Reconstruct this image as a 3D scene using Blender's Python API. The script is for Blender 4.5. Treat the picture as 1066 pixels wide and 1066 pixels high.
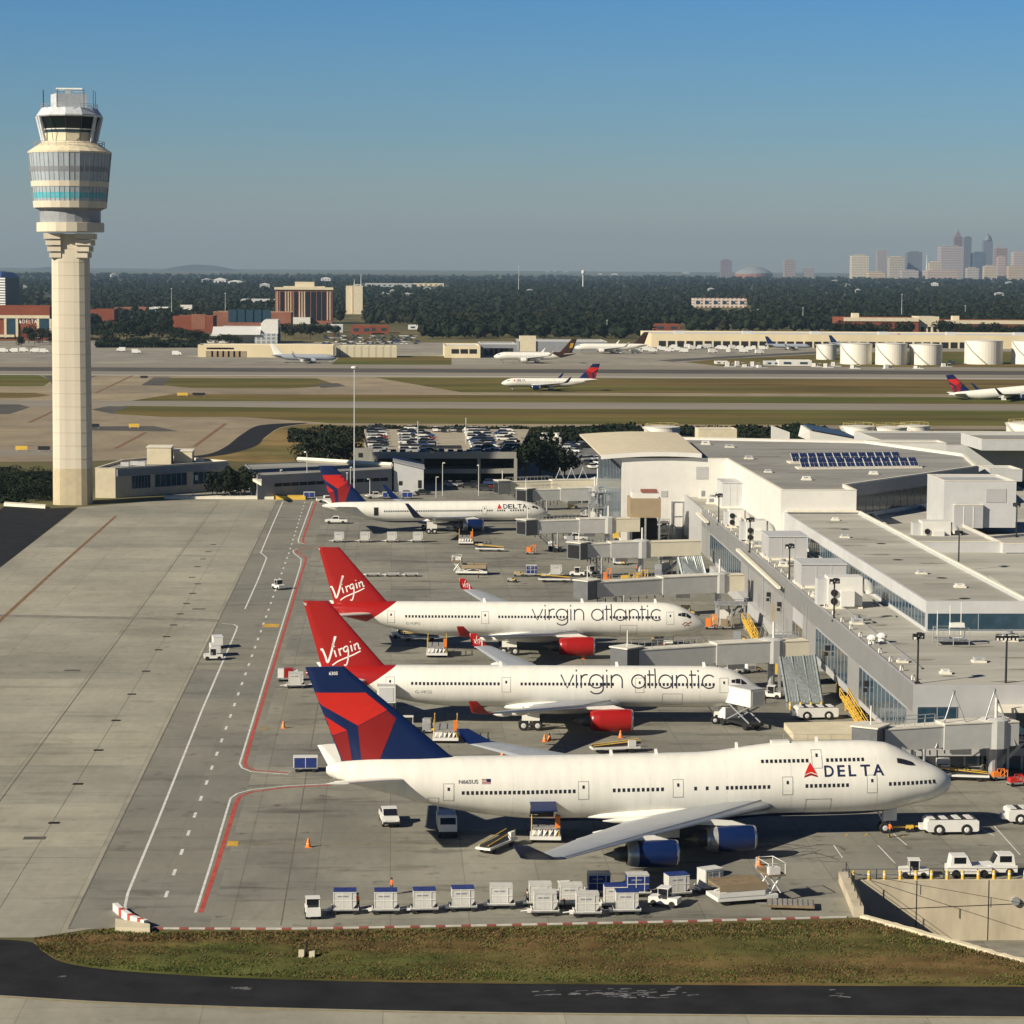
import bpy, bmesh, math, random
import numpy as np
from mathutils import Vector, Matrix, geometry, noise
random.seed(7)
R = math.radians
for o in list(bpy.data.objects): bpy.data.objects.remove(o)
SC = bpy.context.scene
COL = SC.collection
# ------------------------------------------------------------------ camera
H, FPX, TH, ROLL, PHI = 62.5, 2680.0, math.atan(255/2680.0), .0065, R(2.7)
_c, _s = math.cos(TH), math.sin(TH)
_cp, _sp = math.cos(PHI), math.sin(PHI)
def _rot(v): return Vector((v[0]*_cp+v[1]*_sp, -v[0]*_sp+v[1]*_cp, v[2]))
FWD = _rot((0, _c, -_s)); UP0 = _rot((0, _s, _c)); RT0 = _rot((1, 0, 0))
CX = (RT0+UP0*ROLL).normalized(); CY = (UP0-RT0*ROLL).normalized()
EYE = Vector((0, 0, H))
cam = bpy.data.cameras.new('camera'); camo = bpy.data.objects.new('camera', cam); COL.objects.link(camo)
camo.matrix_world = Matrix(((CX.x, CY.x, -FWD.x, 0), (CX.y, CY.y, -FWD.y, 0), (CX.z, CY.z, -FWD.z, H), (0, 0, 0, 1)))
cam.sensor_width = 36; cam.lens = 36*FPX/1066; cam.clip_start = 1; cam.clip_end = 80000
SC.camera = camo
SC.render.resolution_x = SC.render.resolution_y = 1024
def ray(u, v):
    a = (u-533)/FPX; b = (533-v)/FPX
    return FWD+CX*a+CY*b
def G(u, v, z=0.):
    d = ray(u, v); return EYE+d*((z-H)/d.z)
def AY(u, v, y):
    d = ray(u, v); return EYE+d*(y/d.y)
def AX(u, v, x):
    d = ray(u, v); return EYE+d*(x/d.x)
# ------------------------------------------------------------------ light
SUN_EL, SUN_DIR = R(30), Vector((-.84, -.54, 0)).normalized()
W = bpy.data.worlds.new('World'); SC.world = W; W.use_nodes = True
nt = W.node_tree; bg = nt.nodes['Background']
sky = nt.nodes.new('ShaderNodeTexSky'); sky.sky_type = 'NISHITA'; sky.sun_disc = False
sky.sun_elevation = SUN_EL; sky.sun_rotation = math.atan2(SUN_DIR.x, SUN_DIR.y)
sky.air_density = 1.0; sky.dust_density = .6; sky.ozone_density = 3.0; sky.altitude = 300
SKYMIX = True
tc = nt.nodes.new('ShaderNodeTexCoord'); sx = nt.nodes.new('ShaderNodeSeparateXYZ')
nt.links.new(tc.outputs['Generated'], sx.inputs[0])
cr = nt.nodes.new('ShaderNodeValToRGB')          # clear polarised autumn sky in view; higher stops dimmed to cut ambient light
mr = nt.nodes.new('ShaderNodeMapRange'); mr.inputs[1].default_value = -.01; mr.inputs[2].default_value = .5
nt.links.new(sx.outputs['Z'], mr.inputs[0]); nt.links.new(mr.outputs[0], cr.inputs[0])
SKYC = [(0, (.80, .78, .82)), (.045, (.72, .745, .83)), (.12, (.49, .70, .90)), (.22, (.32, .655, .99)), (.32, (.18, .39, .66)), (.5, (.10, .22, .42)), (1, (.15, .23, .38))]
el = cr.color_ramp.elements
while len(el) > 1: el.remove(el[0])
el[0].position = 0
for i, (p, c) in enumerate(SKYC):
    e = el[0] if i == 0 else el.new(p)
    e.position = p; e.color = (*c, 1)
mu = nt.nodes.new('ShaderNodeMix'); mu.data_type = 'RGBA'; mu.blend_type = 'MULTIPLY'; mu.inputs[0].default_value = 1
nt.links.new(sky.outputs[0], mu.inputs[6]); nt.links.new(cr.outputs[0], mu.inputs[7])
nt.links.new(mu.outputs[2], bg.inputs[0])
bg.inputs[1].default_value = .062
sl = bpy.data.lights.new('sun', 'SUN'); sl.energy = 5.0; sl.angle = R(.53); sl.color = (1, .90, .725)
so = bpy.data.objects.new('sun', sl); COL.objects.link(so)
so.rotation_euler = Vector((SUN_DIR.x*math.cos(SUN_EL), SUN_DIR.y*math.cos(SUN_EL), math.sin(SUN_EL))).to_track_quat('Z', 'Y').to_euler()
so.location = (-300, -200, 400)
vs = SC.view_settings; vs.view_transform = 'Standard'; vs.look = 'None'; vs.exposure = 0.48; vs.gamma = 1
SC.render.engine = 'CYCLES'
SC.cycles.max_bounces = 6; SC.cycles.volume_bounces = 0
# ------------------------------------------------------------------ helpers
MATS = {}
def mat(name, rgb, rough=.6, metal=0., var=.12, scale=1., var2=0., spec=.4, coord='Object', hue=None, bump=0., stretch=(1, 1, 1)):
    if name in MATS: return MATS[name]
    m = bpy.data.materials.new(name); m.use_nodes = True; n = m.node_tree; L = n.links
    b = n.nodes['Principled BSDF']; b.inputs['Roughness'].default_value = rough; b.inputs['Metallic'].default_value = metal
    b.inputs['Specular IOR Level'].default_value = spec
    if coord == 'World': co = n.nodes.new('ShaderNodeNewGeometry').outputs['Position']
    else: co = n.nodes.new('ShaderNodeTexCoord').outputs[coord]
    mp = n.nodes.new('ShaderNodeMapping'); mp.inputs['Scale'].default_value = stretch; L.new(co, mp.inputs[0])
    t = n.nodes.new('ShaderNodeTexNoise'); t.inputs['Scale'].default_value = scale; t.inputs['Detail'].default_value = 6; t.inputs['Roughness'].default_value = .62
    L.new(mp.outputs[0], t.inputs[0])
    r = n.nodes.new('ShaderNodeMapRange'); r.inputs[1].default_value = .3; r.inputs[2].default_value = .7
    r.inputs[3].default_value = 1-var; r.inputs[4].default_value = 1+var; L.new(t.outputs[0], r.inputs[0])
    x = n.nodes.new('ShaderNodeMix'); x.data_type = 'RGBA'; x.blend_type = 'MULTIPLY'; x.inputs[0].default_value = 1
    x.inputs[6].default_value = (*rgb, 1); L.new(r.outputs[0], x.inputs[7]); out = x.outputs[2]
    if hue is not None:
        t2 = n.nodes.new('ShaderNodeTexNoise'); t2.inputs['Scale'].default_value = scale*.31; t2.inputs['Detail'].default_value = 4
        L.new(mp.outputs[0], t2.inputs[0])
        r2 = n.nodes.new('ShaderNodeMapRange'); r2.inputs[1].default_value = .38; r2.inputs[2].default_value = .62; L.new(t2.outputs[0], r2.inputs[0])
        y = n.nodes.new('ShaderNodeMix'); y.data_type = 'RGBA'; L.new(r2.outputs[0], y.inputs[0]); L.new(out, y.inputs[6])
        z = n.nodes.new('ShaderNodeMix'); z.data_type = 'RGBA'; z.blend_type = 'MULTIPLY'; z.inputs[0].default_value = 1
        z.inputs[6].default_value = (*hue, 1); L.new(r.outputs[0], z.inputs[7]); L.new(z.outputs[2], y.inputs[7]); out = y.outputs[2]
    L.new(out, b.inputs['Base Color'])
    if bump:
        bm = n.nodes.new('ShaderNodeBump'); bm.inputs['Strength'].default_value = bump; L.new(t.outputs[0], bm.inputs['Height']); L.new(bm.outputs[0], b.inputs['Normal'])
    MATS[name] = m; return m
OFF = {}
class MB:
    def __init__(s): s.v = []; s.f = []; s.sm = []
    def add(s, vs, fs, smooth=False):
        k = len(s.v); s.v += [tuple(p) for p in vs]; s.f += [tuple(i+k for i in f) for f in fs]; s.sm += [smooth]*len(fs); return s
    def box(s, x0, x1, y0, y1, z0, z1):
        return s.add([(x, y, z) for z in (z0, z1) for y in (y0, y1) for x in (x0, x1)],
                     [(0, 2, 3, 1), (4, 5, 7, 6), (0, 1, 5, 4), (2, 6, 7, 3), (0, 4, 6, 2), (1, 3, 7, 5)])
    def cbox(s, c, d): return s.box(c[0]-d[0]/2, c[0]+d[0]/2, c[1]-d[1]/2, c[1]+d[1]/2, c[2]-d[2]/2, c[2]+d[2]/2)
    def prism(s, p, z0, z1):                       # p: outline in plan, counter-clockwise
        p = list(p); n = len(p)
        ar = sum(p[i][0]*p[(i+1) % n][1]-p[(i+1) % n][0]*p[i][1] for i in range(n))
        if ar < 0: p = p[::-1]
        return s.add([(q[0], q[1], z0) for q in p]+[(q[0], q[1], z1) for q in p],
                     [tuple(range(n))[::-1], tuple(range(n, 2*n))]+[(i, (i+1) % n, n+(i+1) % n, n+i) for i in range(n)])
    def side(s, p, y0, y1):                        # p: outline in x,z extruded along y
        p = list(p); n = len(p)
        ar = sum(p[i][0]*p[(i+1) % n][1]-p[(i+1) % n][0]*p[i][1] for i in range(n))
        if ar < 0: p = p[::-1]
        return s.add([(q[0], y0, q[1]) for q in p]+[(q[0], y1, q[1]) for q in p],
                     [tuple(range(n)), tuple(range(n, 2*n))[::-1]]+[(i, n+i, n+(i+1) % n, (i+1) % n) for i in range(n)])
    def hexa(s, b, t):                             # bottom quad, top quad (matching order)
        return s.add(list(b)+list(t), [(3, 2, 1, 0), (4, 5, 6, 7)]+[(i, (i+1) % 4, 4+(i+1) % 4, 4+i) for i in range(4)])
    def tube(s, pts, r, n=6, r2=None, smooth=True, cap=True):
        pts = [Vector(p) for p in pts]; rings = []; m = len(pts)
        for i, p in enumerate(pts):
            d = (pts[min(i+1, m-1)]-pts[max(i-1, 0)]).normalized()
            a = d.cross(Vector((0, 0, 1)) if abs(d.z) < .95 else Vector((1, 0, 0))).normalized(); b = a.cross(d)
            rr = r if r2 is None else r+(r2-r)*i/(m-1)
            rings.append([p+(a*math.cos(q)+b*math.sin(q))*rr for q in [2*math.pi*j/n for j in range(n)]])
        return s.loft(rings, smooth, cap)
    def loft(s, rings, smooth=True, cap=True):
        n = len(rings[0]); k = len(s.v)
        vs = [p for r_ in rings for p in r_]
        fs = [(i*n+j, i*n+(j+1) % n, (i+1)*n+(j+1) % n, (i+1)*n+j) for i in range(len(rings)-1) for j in range(n)]
        s.add(vs, fs, smooth)
        if cap: s.add(rings[0], [tuple(range(n))[::-1]]); s.add(rings[-1], [tuple(range(n))])
        return s
    def lathe(s, prof, n=16, c=(0, 0), axis='z', smooth=False, ph=0., cap=True):   # prof: (radius, height)
        rings = []
        for r_, h in prof:
            rr = []
            for j in range(n):
                q = ph+2*math.pi*j/n
                if axis == 'z': rr.append((c[0]+r_*math.cos(q), c[1]+r_*math.sin(q), h))
                elif axis == 'x': rr.append((h, c[0]+r_*math.cos(q), c[1]+r_*math.sin(q)))
                else: rr.append((c[0]+r_*math.sin(q), h, c[1]+r_*math.cos(q)))
            rings.append(rr)
        return s.loft(rings, smooth, cap)
    def poly(s, pts): return s.add(pts, [tuple(range(len(pts)))])
    def xf(s, M): s.v = [tuple(M @ Vector(p)) for p in s.v]; return s
    def build(s, name, m, parent=None, recalc=False):
        off = OFF.get(parent.name, (0, 0, 0)) if parent else (0, 0, 0)
        me = bpy.data.meshes.new(name); me.from_pydata([(p[0]-off[0], p[1]-off[1], p[2]-off[2]) for p in s.v], [], s.f)
        me.polygons.foreach_set('use_smooth', s.sm)
        if recalc:
            bm = bmesh.new(); bm.from_mesh(me); bmesh.ops.remove_doubles(bm, verts=bm.verts, dist=1e-4); bmesh.ops.recalc_face_normals(bm, faces=bm.faces); bm.to_mesh(me); bm.free()
        if m: me.materials.append(m)
        o = bpy.data.objects.new(name, me); COL.objects.link(o)
        if parent: o.parent = parent; OFF[o.name] = off
        return o
def tag(o, label=None, cat=None, group=None, kind=None):
    if label: o['label'] = label
    if cat: o['category'] = cat
    if group: o['group'] = group
    if kind: o['kind'] = kind
    return o
def thing(name, label, cat, loc=(0, 0, 0), rz=0, group=None, off=None):
    o = bpy.data.objects.new(name, None); COL.objects.link(o); o.empty_display_size = .5
    o.location = loc; o.rotation_euler = (0, 0, rz); OFF[o.name] = tuple(off) if off is not None else (0, 0, 0)
    return tag(o, label, cat, group)
def fixed(name, label, cat, base, group=None): return thing(name, label, cat, base, 0, group, base)   # geometry given in world coordinates
def kids(o): return [c for c in bpy.data.objects if c.parent == o]
KIDS = {}
def dup(o, loc=None, rz=None, label=None, group=None, parent=None):
    if o.name not in KIDS: KIDS[o.name] = kids(o)
    c = o.copy(); COL.objects.link(c)
    if parent: c.parent = parent
    if loc is not None: c.location = loc
    if rz is not None: c.rotation_euler = (0, 0, rz)
    if label: c['label'] = label
    if group: c['group'] = group
    for ch in KIDS[o.name]: dup(ch, parent=c)
    return c
class Kind:                                       # first use moves the prototype itself, later uses copy it
    def __init__(s, make): s.make = make; s.p = None; s.used = False
    def put(s, loc, rz, label, group=None):
        if s.p is None: s.p = s.make()
        if not s.used:
            s.used = True; o = s.p; KIDS[o.name] = kids(o)
            o.location = loc; o.rotation_euler = (0, 0, rz); o['label'] = label
            if group: o['group'] = group
            return o
        return dup(s.p, loc, rz, label, group)
# ------------------------------------------------------------------ ground materials
def concrete(name, rgb, rgb2, slab=(7.6, 7.6), joint=.55, jw=.012, stain=.3, wear=.25, rot=0., seed=0.):
    m = bpy.data.materials.new(name); m.use_nodes = True; n = m.node_tree; L = n.links
    b = n.nodes['Principled BSDF']; b.inputs['Roughness'].default_value = .85; b.inputs['Specular IOR Level'].default_value = .25
    p = n.nodes.new('ShaderNodeNewGeometry').outputs['Position']
    mp = n.nodes.new('ShaderNodeMapping'); mp.inputs['Rotation'].default_value = (0, 0, rot); mp.inputs['Location'].default_value = (seed, seed*.7, 0); L.new(p, mp.inputs[0])
    br = n.nodes.new('ShaderNodeTexBrick'); br.offset = 0; br.squash = 1
    br.inputs['Scale'].default_value = 1; br.inputs['Brick Width'].default_value = slab[0]; br.inputs['Row Height'].default_value = slab[1]
    br.inputs['Mortar Size'].default_value = jw*slab[0]; br.inputs['Mortar Smooth'].default_value = .6; br.inputs['Bias'].default_value = 0
    br.inputs['Color1'].default_value = (*rgb, 1); br.inputs['Color2'].default_value = (*rgb2, 1)
    br.inputs['Mortar'].default_value = (rgb[0]*joint, rgb[1]*joint, rgb[2]*joint, 1); L.new(mp.outputs[0], br.inputs[0])
    br2 = n.nodes.new('ShaderNodeTexBrick'); br2.offset = 0
    for k, v_ in (('Scale', 1), ('Brick Width', slab[0]*4), ('Row Height', slab[1]*3), ('Mortar Size', 0.)): br2.inputs[k].default_value = v_
    br2.inputs['Color1'].default_value = (1.12, 1.11, 1.07, 1); br2.inputs['Color2'].default_value = (.87, .885, .915, 1); L.new(mp.outputs[0], br2.inputs[0])
    x0 = n.nodes.new('ShaderNodeMix'); x0.data_type = 'RGBA'; x0.blend_type = 'MULTIPLY'; x0.inputs[0].default_value = .8
    L.new(br.outputs[0], x0.inputs[6]); L.new(br2.outputs[0], x0.inputs[7]); out = x0.outputs[2]
    def layer(scale, st, lo, hi, a, bb, out, det=8):
        m2 = n.nodes.new('ShaderNodeMapping'); m2.inputs['Scale'].default_value = st; m2.inputs['Location'].default_value = (seed*3, seed, seed); L.new(p, m2.inputs[0])
        t = n.nodes.new('ShaderNodeTexNoise'); t.inputs['Scale'].default_value = scale; t.inputs['Detail'].default_value = det; t.inputs['Roughness'].default_value = .65; L.new(m2.outputs[0], t.inputs[0])
        r = n.nodes.new('ShaderNodeMapRange'); r.inputs[1].default_value = lo; r.inputs[2].default_value = hi; r.inputs[3].default_value = a; r.inputs[4].default_value = bb; L.new(t.outputs[0], r.inputs[0])
        x = n.nodes.new('ShaderNodeMix'); x.data_type = 'RGBA'; x.blend_type = 'MULTIPLY'; x.inputs[0].default_value = 1; L.new(out, x.inputs[6]); L.new(r.outputs[0], x.inputs[7]); return x.outputs[2]
    out = layer(.05, (1, .6, 1), .35, .65, 1-wear*.6, 1+wear*.4, out)
    out = layer(.9, (1, .3, 1), .3, .7, 1-wear*.22, 1+wear*.22, out)
    out = layer(.16, (.35, 1.5, 1), .53, .70, 1, 1-stain, out)       # tyre and oil drag marks across the stands
    out = layer(.35, (1, 1, 1), .60, .74, 1, 1-stain*1.2, out, 5)
    L.new(out, b.inputs['Base Color']); MATS[name] = m; return m
M_CONC = concrete('concrete_apron', (.25, .241, .20), (.212, .205, .172), (7.6, 7.6), .66, .010, .55, .36)
M_LANE = concrete('concrete_taxilane', (.33, .313, .25), (.285, .272, .22), (15.2, 7.6), .7, .005, .24, .32, seed=31)
M_ROADC = concrete('concrete_service_road', (.225, .217, .182), (.20, .193, .163), (12, 9), .8, .004, .35, .26, seed=11)
M_TWY = concrete('concrete_far_taxiway', (.30, .245, .165), (.27, .22, .15), (40, 30), .85, .004, .25, .3, seed=5)
M_RWY = mat('runway_grey', (.235, .21, .17), .9, var=.18, scale=.02, coord='World', stretch=(.3, 1.5, 1))
M_ASPH = mat('asphalt', (.019, .0195, .022), .95, var=.35, scale=.25, coord='World', spec=.12)
M_ASPH2 = mat('asphalt_far', (.075, .068, .058), .9, var=.25, scale=.03, coord='World')
M_GRASS = mat('grass', (.088, .098, .022), .95, var=.42, scale=.02, coord='World', hue=(.15, .105, .036), stretch=(.35, 1.6, 1), spec=.1)
M_GRASSB = mat('dry_grass', (.078, .084, .026), .95, var=.5, scale=.35, coord='World', hue=(.135, .088, .038), stretch=(.35, .8, 1), spec=.05)
M_DIRT = mat('brown_soil', (.20, .15, .085), .95, var=.3, scale=.05, coord='World', hue=(.13, .12, .05), spec=.1)
M_BASE = mat('base_ground', (.10, .10, .045), .95, var=.3, scale=.01, coord='World', hue=(.14, .115, .055), spec=.1)
M_WHITE = mat('marking_white', (.62, .62, .58), .7, var=.25, scale=.8, coord='World')
M_RED = mat('marking_red', (.42, .07, .05), .7, var=.25, scale=.8, coord='World')
M_YEL = mat('marking_yellow', (.55, .33, .05), .7, var=.3, scale=.8, coord='World')
M_OLIVE = mat('faded_yellow_line', (.26, .21, .10), .8, var=.3, scale=.8, coord='World')
M_RUST = mat('taxi_line', (.19, .11, .055), .8, var=.3, scale=.4, coord='World')
def sheet(name, pts, m, z, hole=None):
    loops = [[Vector((p[0], p[1], z)) for p in pts]]
    if hole: loops.append([Vector((p[0], p[1], z)) for p in hole])
    tri = geometry.tessellate_polygon(loops); vs = [p for l in loops for p in l]
    b = MB(); b.v = [tuple(p) for p in vs]
    for t in tri:
        a, c, d = (vs[i] for i in t)
        if (c-a).cross(d-a).z < 0: t = (t[0], t[2], t[1])
        b.f.append(tuple(t)); b.sm.append(False)
    return tag(b.build(name, m), kind='structure')
def px(pts, z=0.): return [G(u, v, z) for u, v in pts]
def curve(pts, k=6):                              # Catmull-Rom through the points
    out = []; P = [Vector(p) for p in pts]; n = len(P)
    for i in range(n-1):
        a, b, c, d = P[max(i-1, 0)], P[i], P[i+1], P[min(i+2, n-1)]
        for j in range(k):
            t = j/k; out.append(.5*((2*b)+(c-a)*t+(2*a-5*b+4*c-d)*t*t+(3*b-a-3*c+d)*t**3))
    return out+[P[-1]]
HOLE = px([(883, 918), (1180, 922), (1180, 1034), (899, 955)])
HOLE[1] = Vector((HOLE[1].x, HOLE[0].y, 0)); 
sheet('ground', [(-16000, -300), (16000, -300), (16000, 42000), (-16000, 42000)], M_BASE, -.03, HOLE)
# near field: apron, taxilane, service road
APF = [(150, 967), (300, 967.5), (500, 964), (700, 960), (897, 955)]
apron = px(APF[:-1])+[HOLE[3]+Vector((-.1, 0, 0)), HOLE[0]+Vector((-.1, .1, 0)), Vector((140, HOLE[0].y+.1, 0)), Vector((140, 690, 0)), Vector((40, 720, 0)), Vector((20, 790, 0)), Vector((-60, 790, 0)), Vector((-60, 690, 0)), Vector((-30.4, 690, 0))]
b0 = G(150, 967); apron = [Vector((-30.4, b0.y, 0))]+apron
sheet('apron', apron, M_CONC, 0)
TL = px([(-60, 976), (38, 976), (126, 962)])
sheet('taxilane', TL+[Vector((-30.4, b0.y, 0)), Vector((-30.4, 690, 0))]+px([(180, 520), (82, 528), (0, 591), (-60, 640)]), M_LANE, .001)
sheet('service_road', [(-30.3, b0.y+.5), (-17.2, b0.y+.5), (-17.2, 690), (-30.3, 690)], M_ROADC, .004)
sheet('taxiway_shoulder', px([(-60, 640), (0, 591), (80, 528), (46, 529.5), (5, 527), (-60, 575)]), M_ASPH, .004)
RT_ = curve(px([(-120, 976), (-40, 977), (28, 980), (44, 990), (70, 1003), (140, 1012), (300, 1020), (560, 1024.5), (1180, 1028)]))
RB_ = curve(px([(-120, 1030), (0, 1036), (120, 1043), (300, 1049), (560, 1054), (1180, 1059)]))
sheet('perimeter_road', [Vector((p.x, p.y, 0)) for p in RB_+RT_[::-1]], M_ASPH, .004)
sheet('near_taxiway', RB_[::-1]+px([(-120, 1120), (1180, 1120)]), M_LANE, -.004)
ed = [Vector((p.x, p.y, 0)) for p in RB_]
def ribbon(name, pts, w, m, z, closed=False):
    pts = [Vector((p[0], p[1], 0)) for p in pts]; b = MB(); n = len(pts); vv = []
    for i, p in enumerate(pts):
        d = (pts[min(i+1, n-1)]-pts[max(i-1, 0)]).normalized(); q = Vector((-d.y, d.x, 0))*w/2
        vv += [(p.x+q.x, p.y+q.y, z), (p.x-q.x, p.y-q.y, z)]
    b.add(vv, [(2*i, 2*i+1, 2*i+3, 2*i+2) for i in range(n-1)])
    return tag(b.build(name, m), kind='structure')
ribbon('road_edge_line', [p+Vector((0, -.45, 0)) for p in ed], .28, M_OLIVE, .008)
M_SCUFF = mat('pale_scuff', (.13, .13, .133), .9, var=.8, scale=1.2, coord='World')
# pale scuffed streaks on the perimeter road
for (uc, vc, su, sv, n_) in ((640, 1034, 75, 7, 64), (246, 1029, 10, 2, 7), (60, 1017, 8, 1, 3), (870, 1036, 12, 4, 5)):
    for k in range(n_):
        u0, v0 = uc+random.gauss(0, su*.5), vc+random.gauss(0, sv*.5); l_ = random.uniform(2, 14)
        ribbon('road_scuff', px([(u0, v0), (u0+l_*.3, v0-.05*l_), (u0+l_, v0-.12*l_*random.uniform(-.2, 1))]), random.uniform(.05, .34), M_SCUFF, .0065+.00005*k)
M_SEAM = mat('joint_sealant', (.12, .113, .095), .8, var=.3, scale=.6, coord='World')
for x, w_ in ((-30.4, .15), (-45.6, .15), (-38.0, .06), (-10.4, .1)): ribbon('joint_line', [(x, b0.y+1), (x, 450), (x-.1, 686)], w_, M_SEAM, .0095)
M_STRIP = mat('repaired_strip', (.20, .19, .155), .85, var=.3, scale=.5, coord='World')
ribbon('repaired_strip', px([(-40, 640.5), (60, 642), (160, 644), (246, 646.5)]), 3.2, M_STRIP, .006)
for v_ in (893, 770, 716, 700, 612): ribbon('joint_line', px([(-40, v_-1), (90, v_), (160, v_+.6)]), .1, M_SEAM, .0085)
# markings
def line(name, pts, w, m, z=.012): return ribbon(name, px(pts), w, m, z)
line('lane_line', [(156, 964), (143, 958), (134, 951), (130, 944), (133, 930), (162, 860), (210, 740), (246, 656), (247, 652), (243, 650), (231, 649)], .28, M_WHITE)
line('lane_line', [(255, 634), (268.8, 603), (277.5, 581), (276, 579), (271.4, 575.7), (283, 548), (294.5, 522)], .28, M_WHITE)
wl = [(240, 831), (247, 826), (262, 822), (300, 818), (345, 816)]
line('stand_edge_line', [(203.5, 950)]+[(220, 898)]+wl, .26, M_WHITE)
line('stand_clearance_line', [(209, 950), (226, 900), (246, 836), (250, 829), (262, 824.5), (300, 819.5), (345, 817.5)], .46, M_RED)
line('stand_edge_line', [(300, 806), (262, 803.5), (252, 799.5), (249.5, 795), (255, 777), (278, 701), (297, 640), (308.5, 603), (313, 588), (313.5, 582), (306, 576), (305, 573), (310, 571.5)], .26, M_WHITE)
line('stand_clearance_line', [(300, 804.5), (266, 802), (256.5, 798.5), (255, 794), (259, 778), (282, 702), (301, 640), (312, 603), (318.5, 583), (318, 580), (309, 575), (308.5, 573), (322, 569.5), (345, 569)], .42, M_RED)
line('stand_edge_line', [(317, 566), (311, 565), (310.5, 562), (325, 522)], .28, M_WHITE)
line('stand_clearance_line', [(320, 566), (316, 565), (315.5, 561), (329, 522)], .46, M_RED)
b = MB(); t = 252.
while t < 680:
    x = -22.3-.6*(t > 560)*(t-560)/120
    b.add([(x-.17, t, .012), (x+.17, t, .012), (x+.17, t+2.7, .012), (x-.17, t+2.7, .012)], [(0, 1, 2, 3)]); t += 9.3
tag(b.build('lane_dashes', M_WHITE), kind='structure')
line('taxi_line', [(-30, 674), (0, 646), (60, 591), (121, 537)], .75, M_RUST)
line('lead_line', [(250, 878), (330, 878), (420, 878.5), (520, 880)], .14, M_OLIVE)
line('lead_line', [(262, 758), (300, 758), (345, 757)], .14, M_OLIVE)
line('lead_line', [(290, 640), (345, 640)], .12, M_OLIVE)
for pts, m in (([(236, 881), (247.5, 881), (248.5, 875.5), (237, 875.5)], M_YEL), ([(273, 653), (290, 653), (291.5, 649.5), (274.5, 649.5)], M_YEL), ([(270, 760), (279, 760), (280, 756.5), (271, 756.5)], M_OLIVE)):
    sheet('stand_number_panel', px(pts), m, .014)
for a, b_ in (((868, 880), (877, 893)), ((914, 880), (932, 899)), ((930, 868), (944, 880)), ((1035, 860), (1062, 890)), ((1042, 885), (1058, 902)), ((1012, 858), (1035, 870))):
    line('bay_line', [a, b_], .13, M_WHITE)
for u, v in ((725, 868), (745, 868), (767, 868), (787, 868), (880, 869), (900, 869), (925, 870), (940, 870)):
    line('hazard_tick', [(u, v+1.2), (u+3, v-1.2)], .22, M_YEL)
M_RUB = mat('tyre_rubber_mark', (.09, .085, .075), .9, var=.5, scale=.6, coord='World')
for k in range(13):                               # skid and spill marks on the stand right of the engines
    u0, v0 = 815+random.uniform(-35, 35), 885+random.uniform(-9, 12)
    ribbon('tyre_mark', curve(px([(u0, v0), (u0+random.uniform(12, 26), v0+random.uniform(-4, 4)), (u0+random.uniform(30, 55), v0+random.uniform(-6, 9))]), 5), random.uniform(.12, .3), M_RUB, .006+.0004*k)
for k in range(15):
    u0, v0 = random.uniform(350, 560), random.uniform(578, 590)
    ribbon('tyre_mark', curve(px([(u0, v0), (u0+random.uniform(15, 30), v0+random.uniform(-1.5, 1.5)), (u0+random.uniform(40, 70), v0+random.uniform(-2, 3))]), 4), random.uniform(.25, .7), M_RUB, .006+.0004*k)
M_GRATE = mat('drain_iron', (.012, .011, .010), .8, var=.2)
dr = [(732, 28), (712, 63), (690, 100), (666, 139), (642, 180), (616, 223), (586, 272), (540, 351), (487, 436), (429, 533), (364, 643), (288, 768), (200, 912)]
dr = [(u/3.553, 600+v/3.553) for u, v in dr]+[(200, 601), (205.5, 590), (211.5, 582), (217, 574.5), (222, 567)]
nth = 'nearest second third fourth fifth sixth seventh eighth ninth tenth eleventh twelfth thirteenth fourteenth fifteenth sixteenth seventeenth eighteenth nineteenth twentieth twenty-first twenty-second twenty-third twenty-fourth twenty-fifth twenty-sixth twenty-seventh twenty-eighth twenty-ninth thirtieth thirty-first thirty-second'.split()
for i, (u, v) in enumerate(sorted(dr, key=lambda q: -q[1])):
    p = G(u, v); o = MB().box(-.62, .62, -.5, .5, 0, .02); 
    for k in range(5): o.box(-.58+.24*k, -.48+.24*k, -.46, .46, .02, .035)
    ob = o.build('drain_grate', M_GRATE); ob.location = (p.x, p.y, .006)
    tag(ob, f'dark iron drain grate in the pale taxilane, {nth[i]} of its line counted from the camera', 'drain', 'drains along the taxilane')
for u, v in ((36, 872.5), (75, 698), (207, 634)):
    p = G(u, v); o = MB().box(-1.2, 1.2, -.7, .7, 0, .015).build('manhole_cover', MATS['tyre_rubber_mark']); o.location = (p.x, p.y, .008)
    tag(o, {36: 'dark rectangular pit cover low on the left edge of the taxilane', 75: 'grey brown pit cover lying alone in the middle of the left taxilane', 207: 'small dark pit cover beside the row of drains near the cross joint'}[u], 'cover')
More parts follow.
